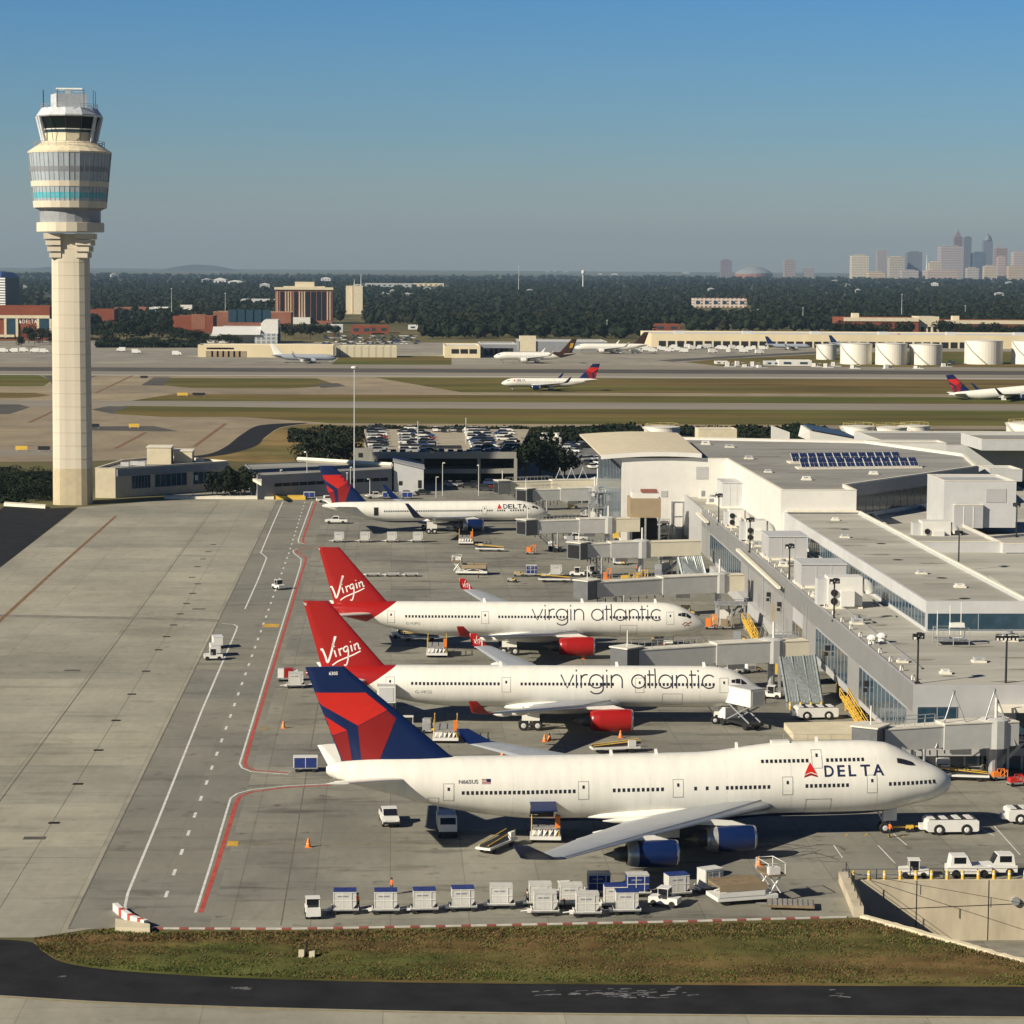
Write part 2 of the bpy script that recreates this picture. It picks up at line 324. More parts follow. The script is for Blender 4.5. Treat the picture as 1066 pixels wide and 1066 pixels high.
# ------------------------------------------------------------------ grass bank in front (gentle bank, tufts)
gb_top = px([(38, 977.5), (80, 971), (126, 965), (150, 970)])+[p+Vector((0, -.5, 0)) for p in px(APF[1:])]+px([(897, 955.5), (1000, 984), (1180, 1035)])
gb_bot = [p for p in RT_ if p.x > G(30, 981).x]
gb_bot = [Vector((p.x, p.y, 0)) for p in gb_bot]
def samp(pl, x):
    for a, c in zip(pl, pl[1:]):
        if a.x <= x <= c.x: return a.y+(c.y-a.y)*(x-a.x)/max(1e-6, c.x-a.x)
    return pl[0].y if x < pl[0].x else pl[-1].y
b = MB(); xs = [gb_top[0].x+.3*i for i in range(int((gb_top[-1].x-gb_top[0].x)/.3))]; NV = 22
for x in xs:
    y1 = samp(gb_top, x); y0 = min(samp(gb_bot, x), y1-.05)
    for j in range(NV+1):
        f = j/NV; y = y0+(y1-y0)*f
        z = .02+.35*math.sin(math.pi*min(1, f*1.05))*min(1, (y1-y0)/6)+.22*max(0, noise.fractal(Vector((x*.35, y*.5, 0)), 1, 2, 4))*math.sin(math.pi*f)
        b.v.append((x, y, z))
for i in range(len(xs)-1):
    for j in range(NV): b.f.append((i*(NV+1)+j, (i+1)*(NV+1)+j, (i+1)*(NV+1)+j+1, i*(NV+1)+j+1)); b.sm.append(True)
tag(b.build('grass_bank', M_GRASSB), kind='structure')
rng = np.random.default_rng(3)
def blades(name, m, n, hmin, hmax, w):
    vs = []; fs = []; c = 0; dns = 0
    while c < n:
        x = rng.uniform(xs[0], xs[-1]); y1 = samp(gb_top, x); y0 = min(samp(gb_bot, x), y1-.05)
        f = rng.uniform(.03, .97); y = y0+(y1-y0)*f; d = noise.noise(Vector((x*.09, y*.3, 3 if m.name[0] == 't' else 9)))+((.42-f)*.55 if m.name[0] == 't' else (f-.5)*.5 if m.name[0] == 'd' else -.1)
        if rng.uniform(-.5, .5) > d: continue
        z = .02+.3*math.sin(math.pi*f)*min(1, (y1-y0)/6); a = rng.uniform(0, 6.28); h = rng.uniform(hmin, hmax); l = rng.uniform(-.25, .25)
        k = len(vs); dx, dy = w*math.cos(a), w*math.sin(a)
        vs += [(x-dx, y-dy, z), (x+dx, y+dy, z), (x+l+dx*.3, y+l*.4, z+h)]; fs.append((k, k+1, k+2)); c += 1
    me = bpy.data.meshes.new(name); me.from_pydata(vs, [], fs); me.materials.append(m); o = bpy.data.objects.new(name, me); COL.objects.link(o)
    return tag(o, kind='stuff')
MT1 = mat('tuft_green', (.082, .105, .027), .9, var=.4, scale=.5, coord='World', spec=.1)
MT2 = mat('dry_stalk', (.15, .095, .042), .9, var=.4, scale=.5, coord='World', spec=.1)
MT3 = mat('stalk_dark', (.045, .05, .02), .9, var=.4, scale=.5, coord='World', spec=.1)
for nm, m, n, h0, h1, w in (('grass', MT1, 26000, .06, .22, .09), ('dry_grass', MT2, 24000, .06, .26, .07), ('weeds', MT3, 8000, .06, .22, .12)):
    tag(blades(nm, m, n, h0, h1, w), {'grass': 'green grass tufts growing on the bank beside the black road', 'dry_grass': 'tall straw coloured dry grass on the bank', 'weeds': 'dark low weeds among the grass of the bank'}[nm], nm.replace('_', ' '))
# ------------------------------------------------------------------ far airfield: taxiways, runways and grass strips (world-space sheets)
def band(name, v0, v1, m, z, u0=-150, u1=1216, tilt=.004, k0=None, k1=None):
    f = lambda u, v: (u, v+(u-533)*tilt)
    pts = [f(u0, v1), f(u1, v1), f(u1, v0), f(u0, v0)]
    if k0 is not None: pts = pts[:3]+[f(u0+k0, v0)]
    return sheet(name, px(pts), m, z)
F = lambda l: px(l)
band('far_taxiway', 365, 446, M_TWY, 0)
sheet('holding_apron', F([(-150, 440), (345, 436), (300, 446), (262, 463), (225, 474), (96, 480), (-150, 482)]), M_TWY, .004)
band('cargo_apron', 357, 380, concrete('concrete_cargo', (.30, .275, .225), (.27, .25, .205), (30, 30), .85, .004, .2, .3, seed=9), .008)
band('runway', 384.2, 388.2, M_ASPH2, .02)
band('runway', 388.4, 391.8, M_RWY, .03)
band('runway', 380.5, 383.8, M_RWY, .028)
band('grass_strip', 393.5, 408.5, M_GRASS, .02, u0=480, k0=-90)
sheet('grass_strip', F([(150, 399), (170, 393.5), (330, 394), (352, 401), (300, 404.5), (200, 404)]), M_GRASS, .024)
sheet('taxiway_shoulder', F([(147, 401), (160, 393), (178, 393), (170, 401.5)]), M_ASPH2, .03)
sheet('taxiway_shoulder', F([(330, 399), (352, 399), (360, 402), (334, 404)]), M_ASPH2, .03)
sheet('grass_strip', F([(-150, 390), (40, 390.5), (54, 396), (45, 402), (-150, 402.5)]), M_GRASS, .024)
sheet('taxiway_shoulder', F([(45, 391), (100, 391.5), (80, 397), (55, 402), (52, 396)]), M_ASPH2, .026)
band('grass_strip', 411.5, 418.7, M_GRASS, .02, u0=137, k0=45)
sheet('grass_strip', F([(-150, 408.5), (35, 409), (54, 411.5), (30, 414), (-150, 414.5)]), M_GRASS, .024)
band('taxiway', 418.9, 425.3, M_RWY, .02)
band('grass_strip', 425.6, 441.3, M_GRASS, .022, u0=345, k0=-240)
sheet('grass_strip', F([(97, 426.5), (130, 422.5), (345, 424.9), (345, 434), (170, 434), (120, 431)]), M_GRASS, .026)
sheet('taxiway_shoulder', F([(95, 426.5), (112, 422.8), (136, 423.4), (122, 427.5), (118, 431)]), M_ASPH2, .03)
sheet('taxiway_shoulder', F([(-150, 420), (20, 421), (31, 424), (10, 431), (-150, 432)]), M_ASPH2, .026)
sheet('taxiway_shoulder', F([(95, 444), (160, 443.5), (186, 449), (160, 449), (95, 448)]), M_ASPH2, .03)
sheet('taxiway_shoulder', F([(-150, 468), (60, 468), (95, 468), (95, 474), (-150, 475)]), M_RWY, .02)
sheet('access_road', [Vector((p.x, p.y, 0)) for p in curve(F([(180, 476), (215, 473), (235, 465), (252, 452), (272, 442.5), (320, 440)]))+curve(F([(318, 441), (292, 445), (276, 455), (266, 464), (240, 472), (205, 477)]))], M_ASPH, .012)
sheet('verge', [Vector((p.x, p.y, 0)) for p in curve(F([(205, 477), (240, 472.5), (267, 464.5), (277, 455.5), (293, 445.5), (320, 441.5)]))]+F([(420, 444), (420, 480), (300, 485)]), mat('golden_dry_grass', (.22, .155, .062), .95, var=.35, scale=.06, coord='World', hue=(.13, .11, .04), spec=.08), .008)
band('grass_strip', 371, 380, M_GRASS, .02, u0=345, u1=470, k0=10)
sheet('grass_strip', F([(712, 377), (740, 374.5), (830, 370), (930, 366), (1216, 366), (1216, 384), (760, 382)]), M_GRASS, .024)
sheet('taxiway_shoulder', F([(684, 375), (700, 376.5), (820, 369.5), (900, 366), (850, 366), (720, 373)]), M_ASPH2, .03)
for a, c in (((100, 409), (140, 390)), ((202, 465), (235, 441)), ((120, 467), (152, 450)), ((30, 440), (56, 428))):
    line('taxi_line', [a, c], 1.6, M_RUST, .02)
band('runway_edge_line', 391.9, 392.3, M_WHITE, .04)
band('bank', 445, 466, mat('dark_bank', (.07, .062, .03), .95, var=.5, scale=.06, coord='World', hue=(.05, .055, .02)), .006, u0=300, u1=1216)
# ------------------------------------------------------------------ building materials
M_PANEL = mat('panel_grey', (.40, .40, .40), .55, var=.07, scale=.3)
M_PANEL2 = mat('panel_light', (.50, .505, .50), .5, var=.07, scale=.4)
M_PANELW = mat('panel_white', (.66, .645, .60), .5, var=.06, scale=.3)
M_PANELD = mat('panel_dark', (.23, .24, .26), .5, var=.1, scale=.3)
M_ROOF = mat('roof_membrane', (.42, .405, .355), .9, var=.22, scale=.12, coord='World', hue=(.345, .335, .295), stretch=(.35, 1.3, 1), spec=.15)
M_ROOF2 = mat('roof_membrane_grey', (.30, .295, .275), .9, var=.22, scale=.1, coord='World', hue=(.24, .235, .22), stretch=(.35, 1.3, 1), spec=.15)
M_COPE = mat('coping_cream', (.72, .67, .55), .6, var=.1)
M_CREAM = mat('cream_paint', (.64, .56, .40), .6, var=.08, scale=.5)
M_CREAM2 = mat('cream_concrete', (.60, .53, .38), .7, var=.1, scale=.4, coord='World')
M_RETW = mat('retaining_concrete', (.47, .41, .30), .8, var=.16, scale=.5, coord='World', stretch=(1, 1, .4))
M_GLASS = mat('dark_glass', (.022, .055, .085), .12, var=.3, scale=.6, spec=.6)
M_GLASSC = mat('cyan_glass', (.10, .42, .50), .2, var=.15, scale=.8, spec=.6)
M_GLASSG = mat('grey_glass', (.36, .41, .45), .25, var=.12, scale=.8, spec=.7)
M_MULL = mat('mullion', (.32, .34, .36), .5, var=.1)
M_BLACK = mat('black_steel', (.018, .018, .02), .5, var=.2)
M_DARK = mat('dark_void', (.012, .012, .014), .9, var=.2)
M_STEEL = mat('galvanised_steel', (.42, .43, .43), .45, .5, var=.2, scale=1.5)
M_WHT = mat('white_paint', (.74, .72, .66), .4, var=.06, scale=.8)
M_YELP = mat('yellow_paint', (.66, .42, .06), .5, var=.15, scale=1.5)
M_BROWN = mat('tan_panel', (.30, .23, .145), .6, var=.1, scale=.4)
M_TYRE = mat('rubber', (.015, .015, .015), .8, var=.2)
M_SOLAR = mat('solar_cell', (.018, .03, .085), .15, var=.25, scale=1.2, spec=.6)
M_ORANGE = mat('orange_paint', (.75, .20, .03), .5, var=.15)
M_REDP = mat('red_paint', (.50, .03, .025), .4, var=.1)
M_BLUE = mat('blue_cover', (.015, .035, .17), .55, var=.25, scale=1.5)
def inset(p, d):
    n = len(p); out = []
    ar = sum(p[i][0]*p[(i+1) % n][1]-p[(i+1) % n][0]*p[i][1] for i in range(n)); sg = 1 if ar > 0 else -1
    for i in range(n):
        a, b, c = Vector(p[i-1][:2]), Vector(p[i][:2]), Vector(p[(i+1) % n][:2])
        e1, e2 = (b-a).normalized(), (c-b).normalized(); n1, n2 = Vector((-e1.y, e1.x))*sg, Vector((-e2.y, e2.x))*sg
        k = (n1+n2); k = k/max(.3, k.dot(k)/2) if k.length > 1e-6 else n1
        q = b+k*d; out.append((q.x, q.y))
    return out
def block(par, pts, z0, z1, wall=None, roof=None, cope=None, ph=.55, pw=.4, wname='wall', rname='roof'):
    pts = [(p[0], p[1]) for p in pts]; n = len(pts)
    if sum(pts[i][0]*pts[(i+1) % n][1]-pts[(i+1) % n][0]*pts[i][1] for i in range(n)) < 0: pts = pts[::-1]
    q = inset(pts, pw); b = MB()
    b.add([(x, y, z0) for x, y in pts]+[(x, y, z1) for x, y in pts]+[(x, y, z1) for x, y in q]+[(x, y, z1-ph) for x, y in q],
          [(i, (i+1) % n, n+(i+1) % n, n+i) for i in range(n)]+[(n+i, n+(i+1) % n, 2*n+(i+1) % n, 2*n+i) for i in range(n)]+[(2*n+i, 2*n+(i+1) % n, 3*n+(i+1) % n, 3*n+i) for i in range(n)])
    w = b.build(wname, wall or M_PANEL, par)
    r = MB(); tri = geometry.tessellate_polygon([[Vector((x, y, 0)) for x, y in q]]); r.v = [(x, y, z1-ph+.01) for x, y in q]
    for t in tri:
        a, c, d = (Vector(r.v[i]) for i in t)
        r.f.append(tuple(t) if (c-a).cross(d-a).z > 0 else (t[0], t[2], t[1])); r.sm.append(False)
    r.build(rname, roof or M_ROOF, w)
    if cope:
        o = inset(pts, -.06); i2 = inset(pts, pw+.06); c = MB()
        c.add([(x, y, z) for z in (z1+.004, z1+.12) for l in (o, i2) for x, y in l],
              [(2*n+i, 2*n+(i+1) % n, 3*n+(i+1) % n, 3*n+i) for i in range(n)]+[(i, (i+1) % n, 2*n+(i+1) % n, 2*n+i) for i in range(n)]+[(n+(i+1) % n, n+i, 3*n+i, 3*n+(i+1) % n) for i in range(n)])
        c.build('coping', cope, w)
    return w
def glass_front(par, p0, p1, z0, z1, n, out=.06, m=None, mm=None, name='window', thick=.1, sides=True):
    # glazed strip on a wall from p0 to p1 (plan), facing right-hand side of p0->p1; panes as one window with mullions
    a, c = Vector(p0[:2]), Vector(p1[:2]); d = (c-a).normalized(); q = Vector((d.y, -d.x)); L_ = (c-a).length
    def bar(s0, s1, z0_, z1_, o0, o1):
        A = a+d*s0; B = a+d*s1
        return [(A+q*o0), (B+q*o0), (B+q*o1), (A+q*o1)], z0_, z1_
    g = MB(); g.prism(*bar(0, L_, z0, z1, -.12, out)); w = g.build(name, m or M_GLASS, par)
    f = MB()
    for i in range(n+1):
        s = L_*i/n; f.prism(*bar(max(0, s-.05), min(L_, s+.05), z0, z1, out+.003, out+.05))
    f.prism(*bar(0, L_, z0-.1, z0-.001, -.1, out+.08)); f.prism(*bar(0, L_, z1+.001, z1+.08, -.1, out+.08))
    f.build('mullions', mm or M_MULL, w)
    return w
def front(u0, u1, vt, vb, zb=0.):
    um = (u0+u1)/2; t = G(um, vb, zb).y
    return AY(u0, vb, t).x, AY(u1, vb, t).x, t, AY(um, vt, t).z
# ------------------------------------------------------------------ sunken ramp and its walls
HB = -6.2
h0, h1, h2, h3 = HOLE
sheet('ramp_road', [h0, h1, h2+Vector((0, -.1, 0)), h3], M_CONC, HB)
r = fixed('retaining_wall', 'beige concrete retaining wall of the sunken ramp with panel joints', 'wall', (h0.x, h0.y, 0))
b = MB().box(h0.x, h1.x, h0.y+.002, h0.y+.5, HB-.1, .12); b.build('wall', M_RETW, r)
j = MB()
for u in (954, 1029, 1104): x = AY(u, 940, h0.y).x; j.box(x-.05, x+.05, h0.y-.012, h0.y+.01, HB, .1)
j.hexa([(h0.x+5, h0.y-.012, -2.9), (h1.x, h0.y-.012, -2.0), (h1.x, h0.y+.01, -2.0), (h0.x+5, h0.y+.01, -2.9)], [(h0.x+5, h0.y-.012, -2.82), (h1.x, h0.y-.012, -1.92), (h1.x, h0.y+.01, -1.92), (h0.x+5, h0.y+.01, -2.82)])
j.build('joint', M_DARK, r)
d = AY(1057, 938, h0.y-.2); MB().lathe([(.45, h0.y-.35), (.45, h0.y+.01)], 12, (d.x, d.z), 'y').build('round_outlet', M_STEEL, r)
r = fixed('ramp_side_wall', 'low beige concrete parapet at the left end of the sunken ramp', 'wall', (h3.x, h3.y, 0))
dv = (h0-h3); nrm = Vector((-dv.y, dv.x, 0)).normalized()
b = MB().hexa([h3+nrm*1.0+Vector((0, 0, 0)), h3+Vector((0, 0, HB)), h0+Vector((0, 0, HB)), h0+nrm*1.0], [h3+nrm*1.0+Vector((0, 0, 1.05)), h3+Vector((0, 0, 1.05)), h0+Vector((0, 0, 1.05)), h0+nrm*1.0+Vector((0, 0, 1.05))])
b.build('wall', M_RETW, r, True)
r = fixed('ramp_edge_curb', 'pale crumbling concrete curb along the grass side of the ramp', 'curb', (h3.x, h3.y, 0))
b = MB(); dv = (h2-h3); N = 60; nn = Vector((-dv.y, dv.x, 0)).normalized(); vv = []
for i in range(N+1):
    p = h3+dv*i/N; w = .55+.2*noise.noise(p*.7); hh = .3+.12*noise.noise(p*1.3)
    vv.append([p-nn*w+Vector((0, 0, -.1)), p-nn*w+Vector((0, 0, hh)), p+Vector((0, 0, hh+.05)), p+Vector((0, 0, HB))])
b.loft(vv, False); b.build('wall', M_CREAM2, r, True)
def railing(name, label, pts, h, sp, m=None, rails=(.45, 1.)):
    r = fixed(name, label, 'railing', tuple(pts[0])); pts = [Vector(p) for p in pts]
    for a, c in zip(pts, pts[1:]):
        n = max(1, round((c-a).length/sp))
        for i in range(n+1): p = a+(c-a)*i/n; MB().tube([p, p+Vector((0, 0, h))], .05, 5).build('post', m or M_BLACK, r)
    for a, c in zip(pts, pts[1:]):
        for k in rails: MB().tube([a+Vector((0, 0, h*k)), c+Vector((0, 0, h*k))], .028, 5).build('rail', m or M_BLACK, r)
    return r
railing('railing', 'black railing behind the yellow bollards on top of the ramp wall', [h0+Vector((-.4, .9, .0)), h0+Vector((45, .9, 0))], 1.1, 3.4)
railing('railing', 'black handrail sloping down the ramp below the bollards', [h0+Vector((.3, -.3, 0)), h0+Vector((20, -8.6, -1.9))], 1.0, 7., None, (1.,))
railing('railing', 'short black railing along the parapet at the ramp end', [h0+Vector((-.2, .2, 1.05)), h3+Vector((-.2, .5, 1.05))], .9, 3.)
def mk_bollard():
    r = thing('bollard', '', 'bollard'); MB().lathe([(.17, 0), (.17, .95), (.12, 1.03), (.02, 1.06)], 10, smooth=True).build('post', M_YELP, r)
    MB().lathe([(.176, .6), (.176, .75)], 10).build('band', M_WHITE, r); return r
BOL = Kind(mk_bollard)
for i in range(15):
    BOL.put((h0.x+.6+1.62*i, h0.y+.45, .004), 0, f'yellow bollard on the ramp wall, {nth[i]} from the left end of the row', 'yellow bollards on the ramp wall')
# red and white striped barrier curb along the apron edge
cp = [Vector((p.x, p.y, 0)) for p in px(APF)]; cp[-1].x -= 1.2; L_ = []
for a, c in zip(cp, cp[1:]):
    n = max(1, int((c-a).length/.3)); L_ += [a+(c-a)*i/n for i in range(n)]
r = fixed('striped_curb', 'long low curb painted in red and white stripes along the apron edge', 'curb', tuple(L_[0]))
def curbseg(b, seg, w, h, e=0.):
    rings = []
    for i, p in enumerate(seg):
        d = (seg[min(i+1, len(seg)-1)]-seg[max(i-1, 0)]).normalized(); q = Vector((-d.y, d.x, 0))*(w/2+e)
        rings.append([p-q, p-q+Vector((0, 0, h+e)), p+q+Vector((0, 0, h+e)), p+q])
    b.loft(rings, False); return b
curbseg(MB(), L_, .3, .13).build('curb', mat('curb_white', (.50, .48, .43), .8, var=.2, scale=1), r, True)
i = 3
while i+5 < len(L_): curbseg(MB(), L_[i:i+4], .3, .13, .006).build('red_stripe', mat('curb_red', (.27, .075, .06), .8, var=.25, scale=1), r, True); i += 8
r = fixed('striped_barrier', 'short red and white road barrier on a concrete block at the left apron corner', 'barrier', tuple(G(150, 967)))
bp = [G(152, 966), G(138, 961), G(126, 953), (G(118, 946))]; bb = []
for a, c in zip(bp, bp[1:]): bb += [a+(c-a)*k/4 for k in range(4)]
curbseg(MB(), bb, .5, .75).build('barrier', M_WHT, r, True)
for k in range(1, len(bb)-2, 3): curbseg(MB(), bb[k:k+2], .5, .75, .008).build('red_stripe', M_RED, r, True)
MB().hexa([G(120, 971), G(156, 972), G(156, 967.5), G(120, 962)], [p+Vector((0, 0, .55)) for p in (G(120, 971), G(156, 972), G(156, 967.5), G(120, 962))]).build('block', M_CREAM2, r, True)
# ------------------------------------------------------------------ control tower
TC = (-83.4, 677.6)
T = fixed('control_tower', 'tall cream air traffic control tower with glazed drum and dark cab', 'control tower', (TC[0], TC[1], 0))
def ring(name, prof, m, n=16, smooth=False, ph=0., par=None, cap=True): return MB().lathe(prof, n, TC, 'z', smooth, ph, cap).build(name, m, par or T)
M_TOWER = mat('tower_concrete', (.60, .535, .42), .75, var=.08, scale=.25, hue=(.62, .56, .44), stretch=(1, 1, .15))
M_TOWER2 = mat('tower_base_stone', (.52, .44, .29), .8, var=.1, scale=.4)
def shaft_pts(r_, ch=.42):                         # square shaft with broad rounded corners
    p = []
    for k in range(4):
        for j in range(7):
            q = math.pi/2*k+R(-45)+R(90)*(j/6)*1.0
            e = 4.0; ca, sa = math.cos(q), math.sin(q); rr = r_/((abs(ca)**e+abs(sa)**e)**(1/e)); p.append((TC[0]+rr*ca, TC[1]+rr*sa))
    return p
def shaft(name, r0, r1, z0, z1, m, sm=False):
    a, c = shaft_pts(r0), shaft_pts(r1)
    return MB().loft([[(x, y, z0) for x, y in a], [(x, y, z1) for x, y in c]], sm).build(name, m, T, True)
shaft('base', 4.98, 4.95, -.2, 9.5, M_TOWER2); shaft('shaft', 4.92, 4.7, 9.5, 70.3, M_TOWER)
for k in range(17): shaft('joint', 4.935-.0036*k*3.4+.01, 4.935-.0036*k*3.4+.01, 12+3.4*k, 12.07+3.4*k, mat('tower_joint', (.44, .38, .27), .8))
for sgx in (-1, 1):
    for sgy in (-1, 1):                            # stepped corbels at the four corners
        for k in range(4):
            e = 4.9+.42*k; b = MB(); x0, x1 = sorted((sgx*1.9, sgx*e)); y0, y1 = sorted((sgy*1.9, sgy*e))
            b.box(TC[0]+x0, TC[0]+x1, TC[1]+y0, TC[1]+y1, 64.2+1.6*k, 65.65+1.6*k); b.build('corbel', M_TOWER, T)
ring('collar', [(8.7, 70.8), (8.75, 71.0), (8.75, 73.2), (8.2, 73.25)], M_TOWER, 20)
ring('neck', [(7.85, 73.2), (7.9, 76.4)], mat('tower_grey', (.27, .285, .30), .5), 24)
ring('soffit', [(7.9, 76.35), (9.25, 77.0)], M_PANELD, 24)
def rr(z): return 9.3+(z-77)/14*1.35
def drum(name, z0, z1, m, e=0., par=None): return ring(name, [(rr(z0)+e, z0), (rr(z1)+e, z1)], m, 24, par=par, ph=.1)
drum('band', 77, 78.7, M_TOWER, .12); drum('glazing', 78.7, 79.4, M_GLASSG); g1 = drum('cyan_glazing', 79.4, 80.9, M_GLASSC, .02); drum('glazing', 80.9, 82.4, M_GLASSG)
drum('band', 82.4, 83.8, M_TOWER, .12); drum('glazing', 83.8, 86.2, M_GLASSG); drum('dark_band', 86.2, 87.5, M_PANELD, .05); drum('glazing', 87.5, 91, M_GLASSG)
b = MB()
for k in range(48):
    q = .1+2*math.pi*k/48; c_, s_ = math.cos(q), math.sin(q)
    for z0, z1 in ((78.72, 82.38), (83.82, 90.98)):
        f = lambda z, e: (TC[0]+(rr(z)*math.cos(math.pi/24 if k % 2 else 0)*1.0+e)*c_, TC[1]+(rr(z)*math.cos(math.pi/24 if k % 2 else 0)*1.0+e)*s_, z)
        b.tube([f(z0, .03), f(z1, .03)], .07, 4)
b.build('mullions', M_PANELD, T)
ring('sloped_roof', [(10.75, 91), (10.8, 91.4), (6.9, 94.0)], M_CREAM, 24, ph=.1)
ring('cab_base', [(6.3, 93.9), (6.3, 96.3)], M_CREAM, 12); ring('lower_glazing', [(6.45, 96.3), (6.6, 97.0)], M_GLASS, 12)
ring('sill', [(6.7, 97.0), (6.75, 97.25)], M_WHT, 12); ring('cab_glazing', [(6.7, 97.25), (7.85, 100.4)], mat('cab_glass', (.006, .012, .012), .08, spec=.5), 12)
ring('cab_roof', [(8.2, 100.3), (8.45, 100.6), (8.4, 100.9), (7.2, 102.6)], mat('tower_cab_roof', (.52, .55, .58), .45), 12)
for k in range(12):
    q = 2*math.pi*k/12; c_, s_ = math.cos(q), math.sin(q)
    if k % 3 == 1 or k % 3 == 2 or True:
        MB().tube([(TC[0]+6.85*c_, TC[1]+6.85*s_, 94.0), (TC[0]+8.3*c_, TC[1]+8.3*s_, 100.5)], .5 if abs(c_) > .8 else .08, 6, smooth=False).build('strut', MATS['tower_cab_roof'] if abs(c_) > .8 else M_BLACK, T)
b = MB()
for R0, z0 in ((9.0, 93.0), (7.3, 102.6)):
    for k in range(24):
        q = 2*math.pi*k/24; b.tube([(TC[0]+R0*math.cos(q), TC[1]+R0*math.sin(q), z0-.4), (TC[0]+R0*math.cos(q), TC[1]+R0*math.sin(q), z0+1.)], .05, 4)
    for h in (.5, 1.): b.tube([(TC[0]+R0*math.cos(2*math.pi*k/24), TC[1]+R0*math.sin(2*math.pi*k/24), z0+h) for k in range(25)], .05, 4)
b.build('railings', M_STEEL, T)
a = R(20); ph = MB().box(-4.1, 3.9, -3.2, 3.2, 102.6, 106.2).xf(Matrix.Translation((TC[0], TC[1], 0)) @ Matrix.Rotation(a, 4, 'Z')); ph = ph.build('penthouse', MATS['tower_cab_roof'], T)
MB().box(-1.0, .3, -.06, .06, 106.2, 107.6).box(-.4, .4, -.3, .3, 106.2, 106.9).xf(Matrix.Translation((TC[0], TC[1], 0))).build('radar_mount', M_STEEL, T)
MB().box(-3.4, 3.4, -.25, .25, 107.5, 107.85).xf(Matrix.Translation((TC[0], TC[1], 0))).build('radar_bar', M_WHT, T)
b = MB()
for k in range(16):
    q = 2*math.pi*k/16; b.tube([(TC[0]+3.9*math.cos(q), TC[1]+3.1*math.sin(q), 106.2), (TC[0]+3.9*math.cos(q), TC[1]+3.1*math.sin(q), 107.1)], .05, 4)
b.tube([(TC[0]+3.9*math.cos(2*math.pi*k/16), TC[1]+3.1*math.sin(2*math.pi*k/16), 107.1) for k in range(17)], .05, 4); b.build('roof_railing', M_STEEL, T)
for q in (2.9, 3.6, 4.4, 5.4, 5.9, .4):
    MB().tube([(TC[0]+7*math.cos(q), TC[1]+7*math.sin(q), 102.4), (TC[0]+7*math.cos(q), TC[1]+7*math.sin(q), 107.2)], .07, 4).build('antenna', M_BLACK, T)
# ------------------------------------------------------------------ low buildings behind the apron, left
def P3(u, v, z): p = G(u, v, z); return (p.x, p.y)
r = fixed('tower_annex', 'long low building in shade beside the control tower, cream end wall', 'building', (-72, 690, 0))
a0, a1, a2 = P3(120, 487.5, 8), P3(238, 480, 8), P3(100, 489, 8); dv = Vector(a1)-Vector(a0); pv = Vector((-dv.y, dv.x)).normalized()*26
a2 = (a0[0]-5.4, a0[1]+.2); block(r, [a2, a0, a1, (a1[0]+pv.x, a1[1]+pv.y), (a2[0]+4, a2[1]+30)], -.2, 8, M_CREAM2, M_ROOF2, M_COPE)
f = (Vector(a1)-Vector(a0)); A = Vector(a0)
for s0, s1 in ((.14, .3), (.34, .62), (.68, .95)):
    glass_front(r, A+f*s0, A+f*s1, 2.2, 5.6, 6)
MB().prism([A+f*.01+Vector((.3, -.3)), A+f*.99+Vector((.3, -.3)), A+f*.99, A+f*.01], 5.8, 7.7).build('fascia', M_PANELD, r)
for u0, u1, vt, vb in ((153, 178, 466, 483), (181, 200, 470, 482)):
    x0, x1, t, zt = front(u0, u1, vt, vb, 7.6); w = MB().box(x0, x1, t, t+8, 7.5, zt).build('penthouse', M_CREAM2, r); MB().box(x0-.2, x1+.2, t-.2, t+8.2, zt+.003, zt+.25).build('cap', M_COPE, w)
for k, (u, v) in enumerate(((130, 485), (140, 484), (147, 484.5), (208, 481))):
    p = G(u, v, 7.6); MB().cbox((p.x, p.y, 8.1), (2.2, 1.5, 1.1)).build('roof_unit', M_PANEL2, r)
for k in range(3): p = A+f*(.7+.1*k); MB().cbox((p.x+.25, p.y-.25, 4), (.7, .7, 1.4)).build('wall_sign', M_WHT, r)
r = fixed('service_building', 'long flat roofed dark service building behind the blue tail', 'building', (-30, 712, 0))
z = 6.5; c0, c1, c2, c3 = P3(268, 495, z), P3(408, 488, z), P3(408, 477, z), P3(255, 483, z)
block(r, [c0, c1, c2, c3], -.2, z, M_PANELD, M_ROOF2, None, .25, .3)
MB().tube([(*P3(310, 480, z), z+.5), (*P3(408, 486, z), z+.5)], .7, 4, smooth=False).build('parapet', M_COPE, r)
dv = (Vector(c1)-Vector(c0)); glass_front(r, Vector(c0)+dv*.12, Vector(c0)+dv*.97, 3.2, 4.2, 14, m=M_DARK)
MB().prism([P3(248, 490, 5.5), P3(273, 494, 5.5), P3(272, 503, 5.5)], 4.8, 5.5).build('canopy', M_COPE, r)
r = fixed('metal_shed', 'pale grey metal shed with sloped roof in front of the parking deck', 'shed', (-3, 712, 0))
x0, x1, t, zt = front(410, 441, 487.5, 512, 0); MB().side([(x0, -.1), (x0, zt+1.8), (x1, zt-.2), (x1, -.1)], t, t+22).build('wall', M_PANEL2, r)
MB().hexa([(x0-.3, t-.4, zt+1.85), (x1+.3, t-.4, zt-.18), (x1+.3, t+22.3, zt-.18), (x0-.3, t+22.3, zt+1.85)], [(x0-.3, t-.4, zt+2.05), (x1+.3, t-.4, zt+.02), (x1+.3, t+22.3, zt+.02), (x0-.3, t+22.3, zt+2.05)]).build('roof', M_PANEL, r)
for u, v, w_, h_ in ((417, 503, 1., 1.2), (437, 504, 1., 2.2)): p = AY(u, v, t); MB().cbox((p.x, t-.02, p.z), (w_, .08, h_)).build('door', M_DARK, r)
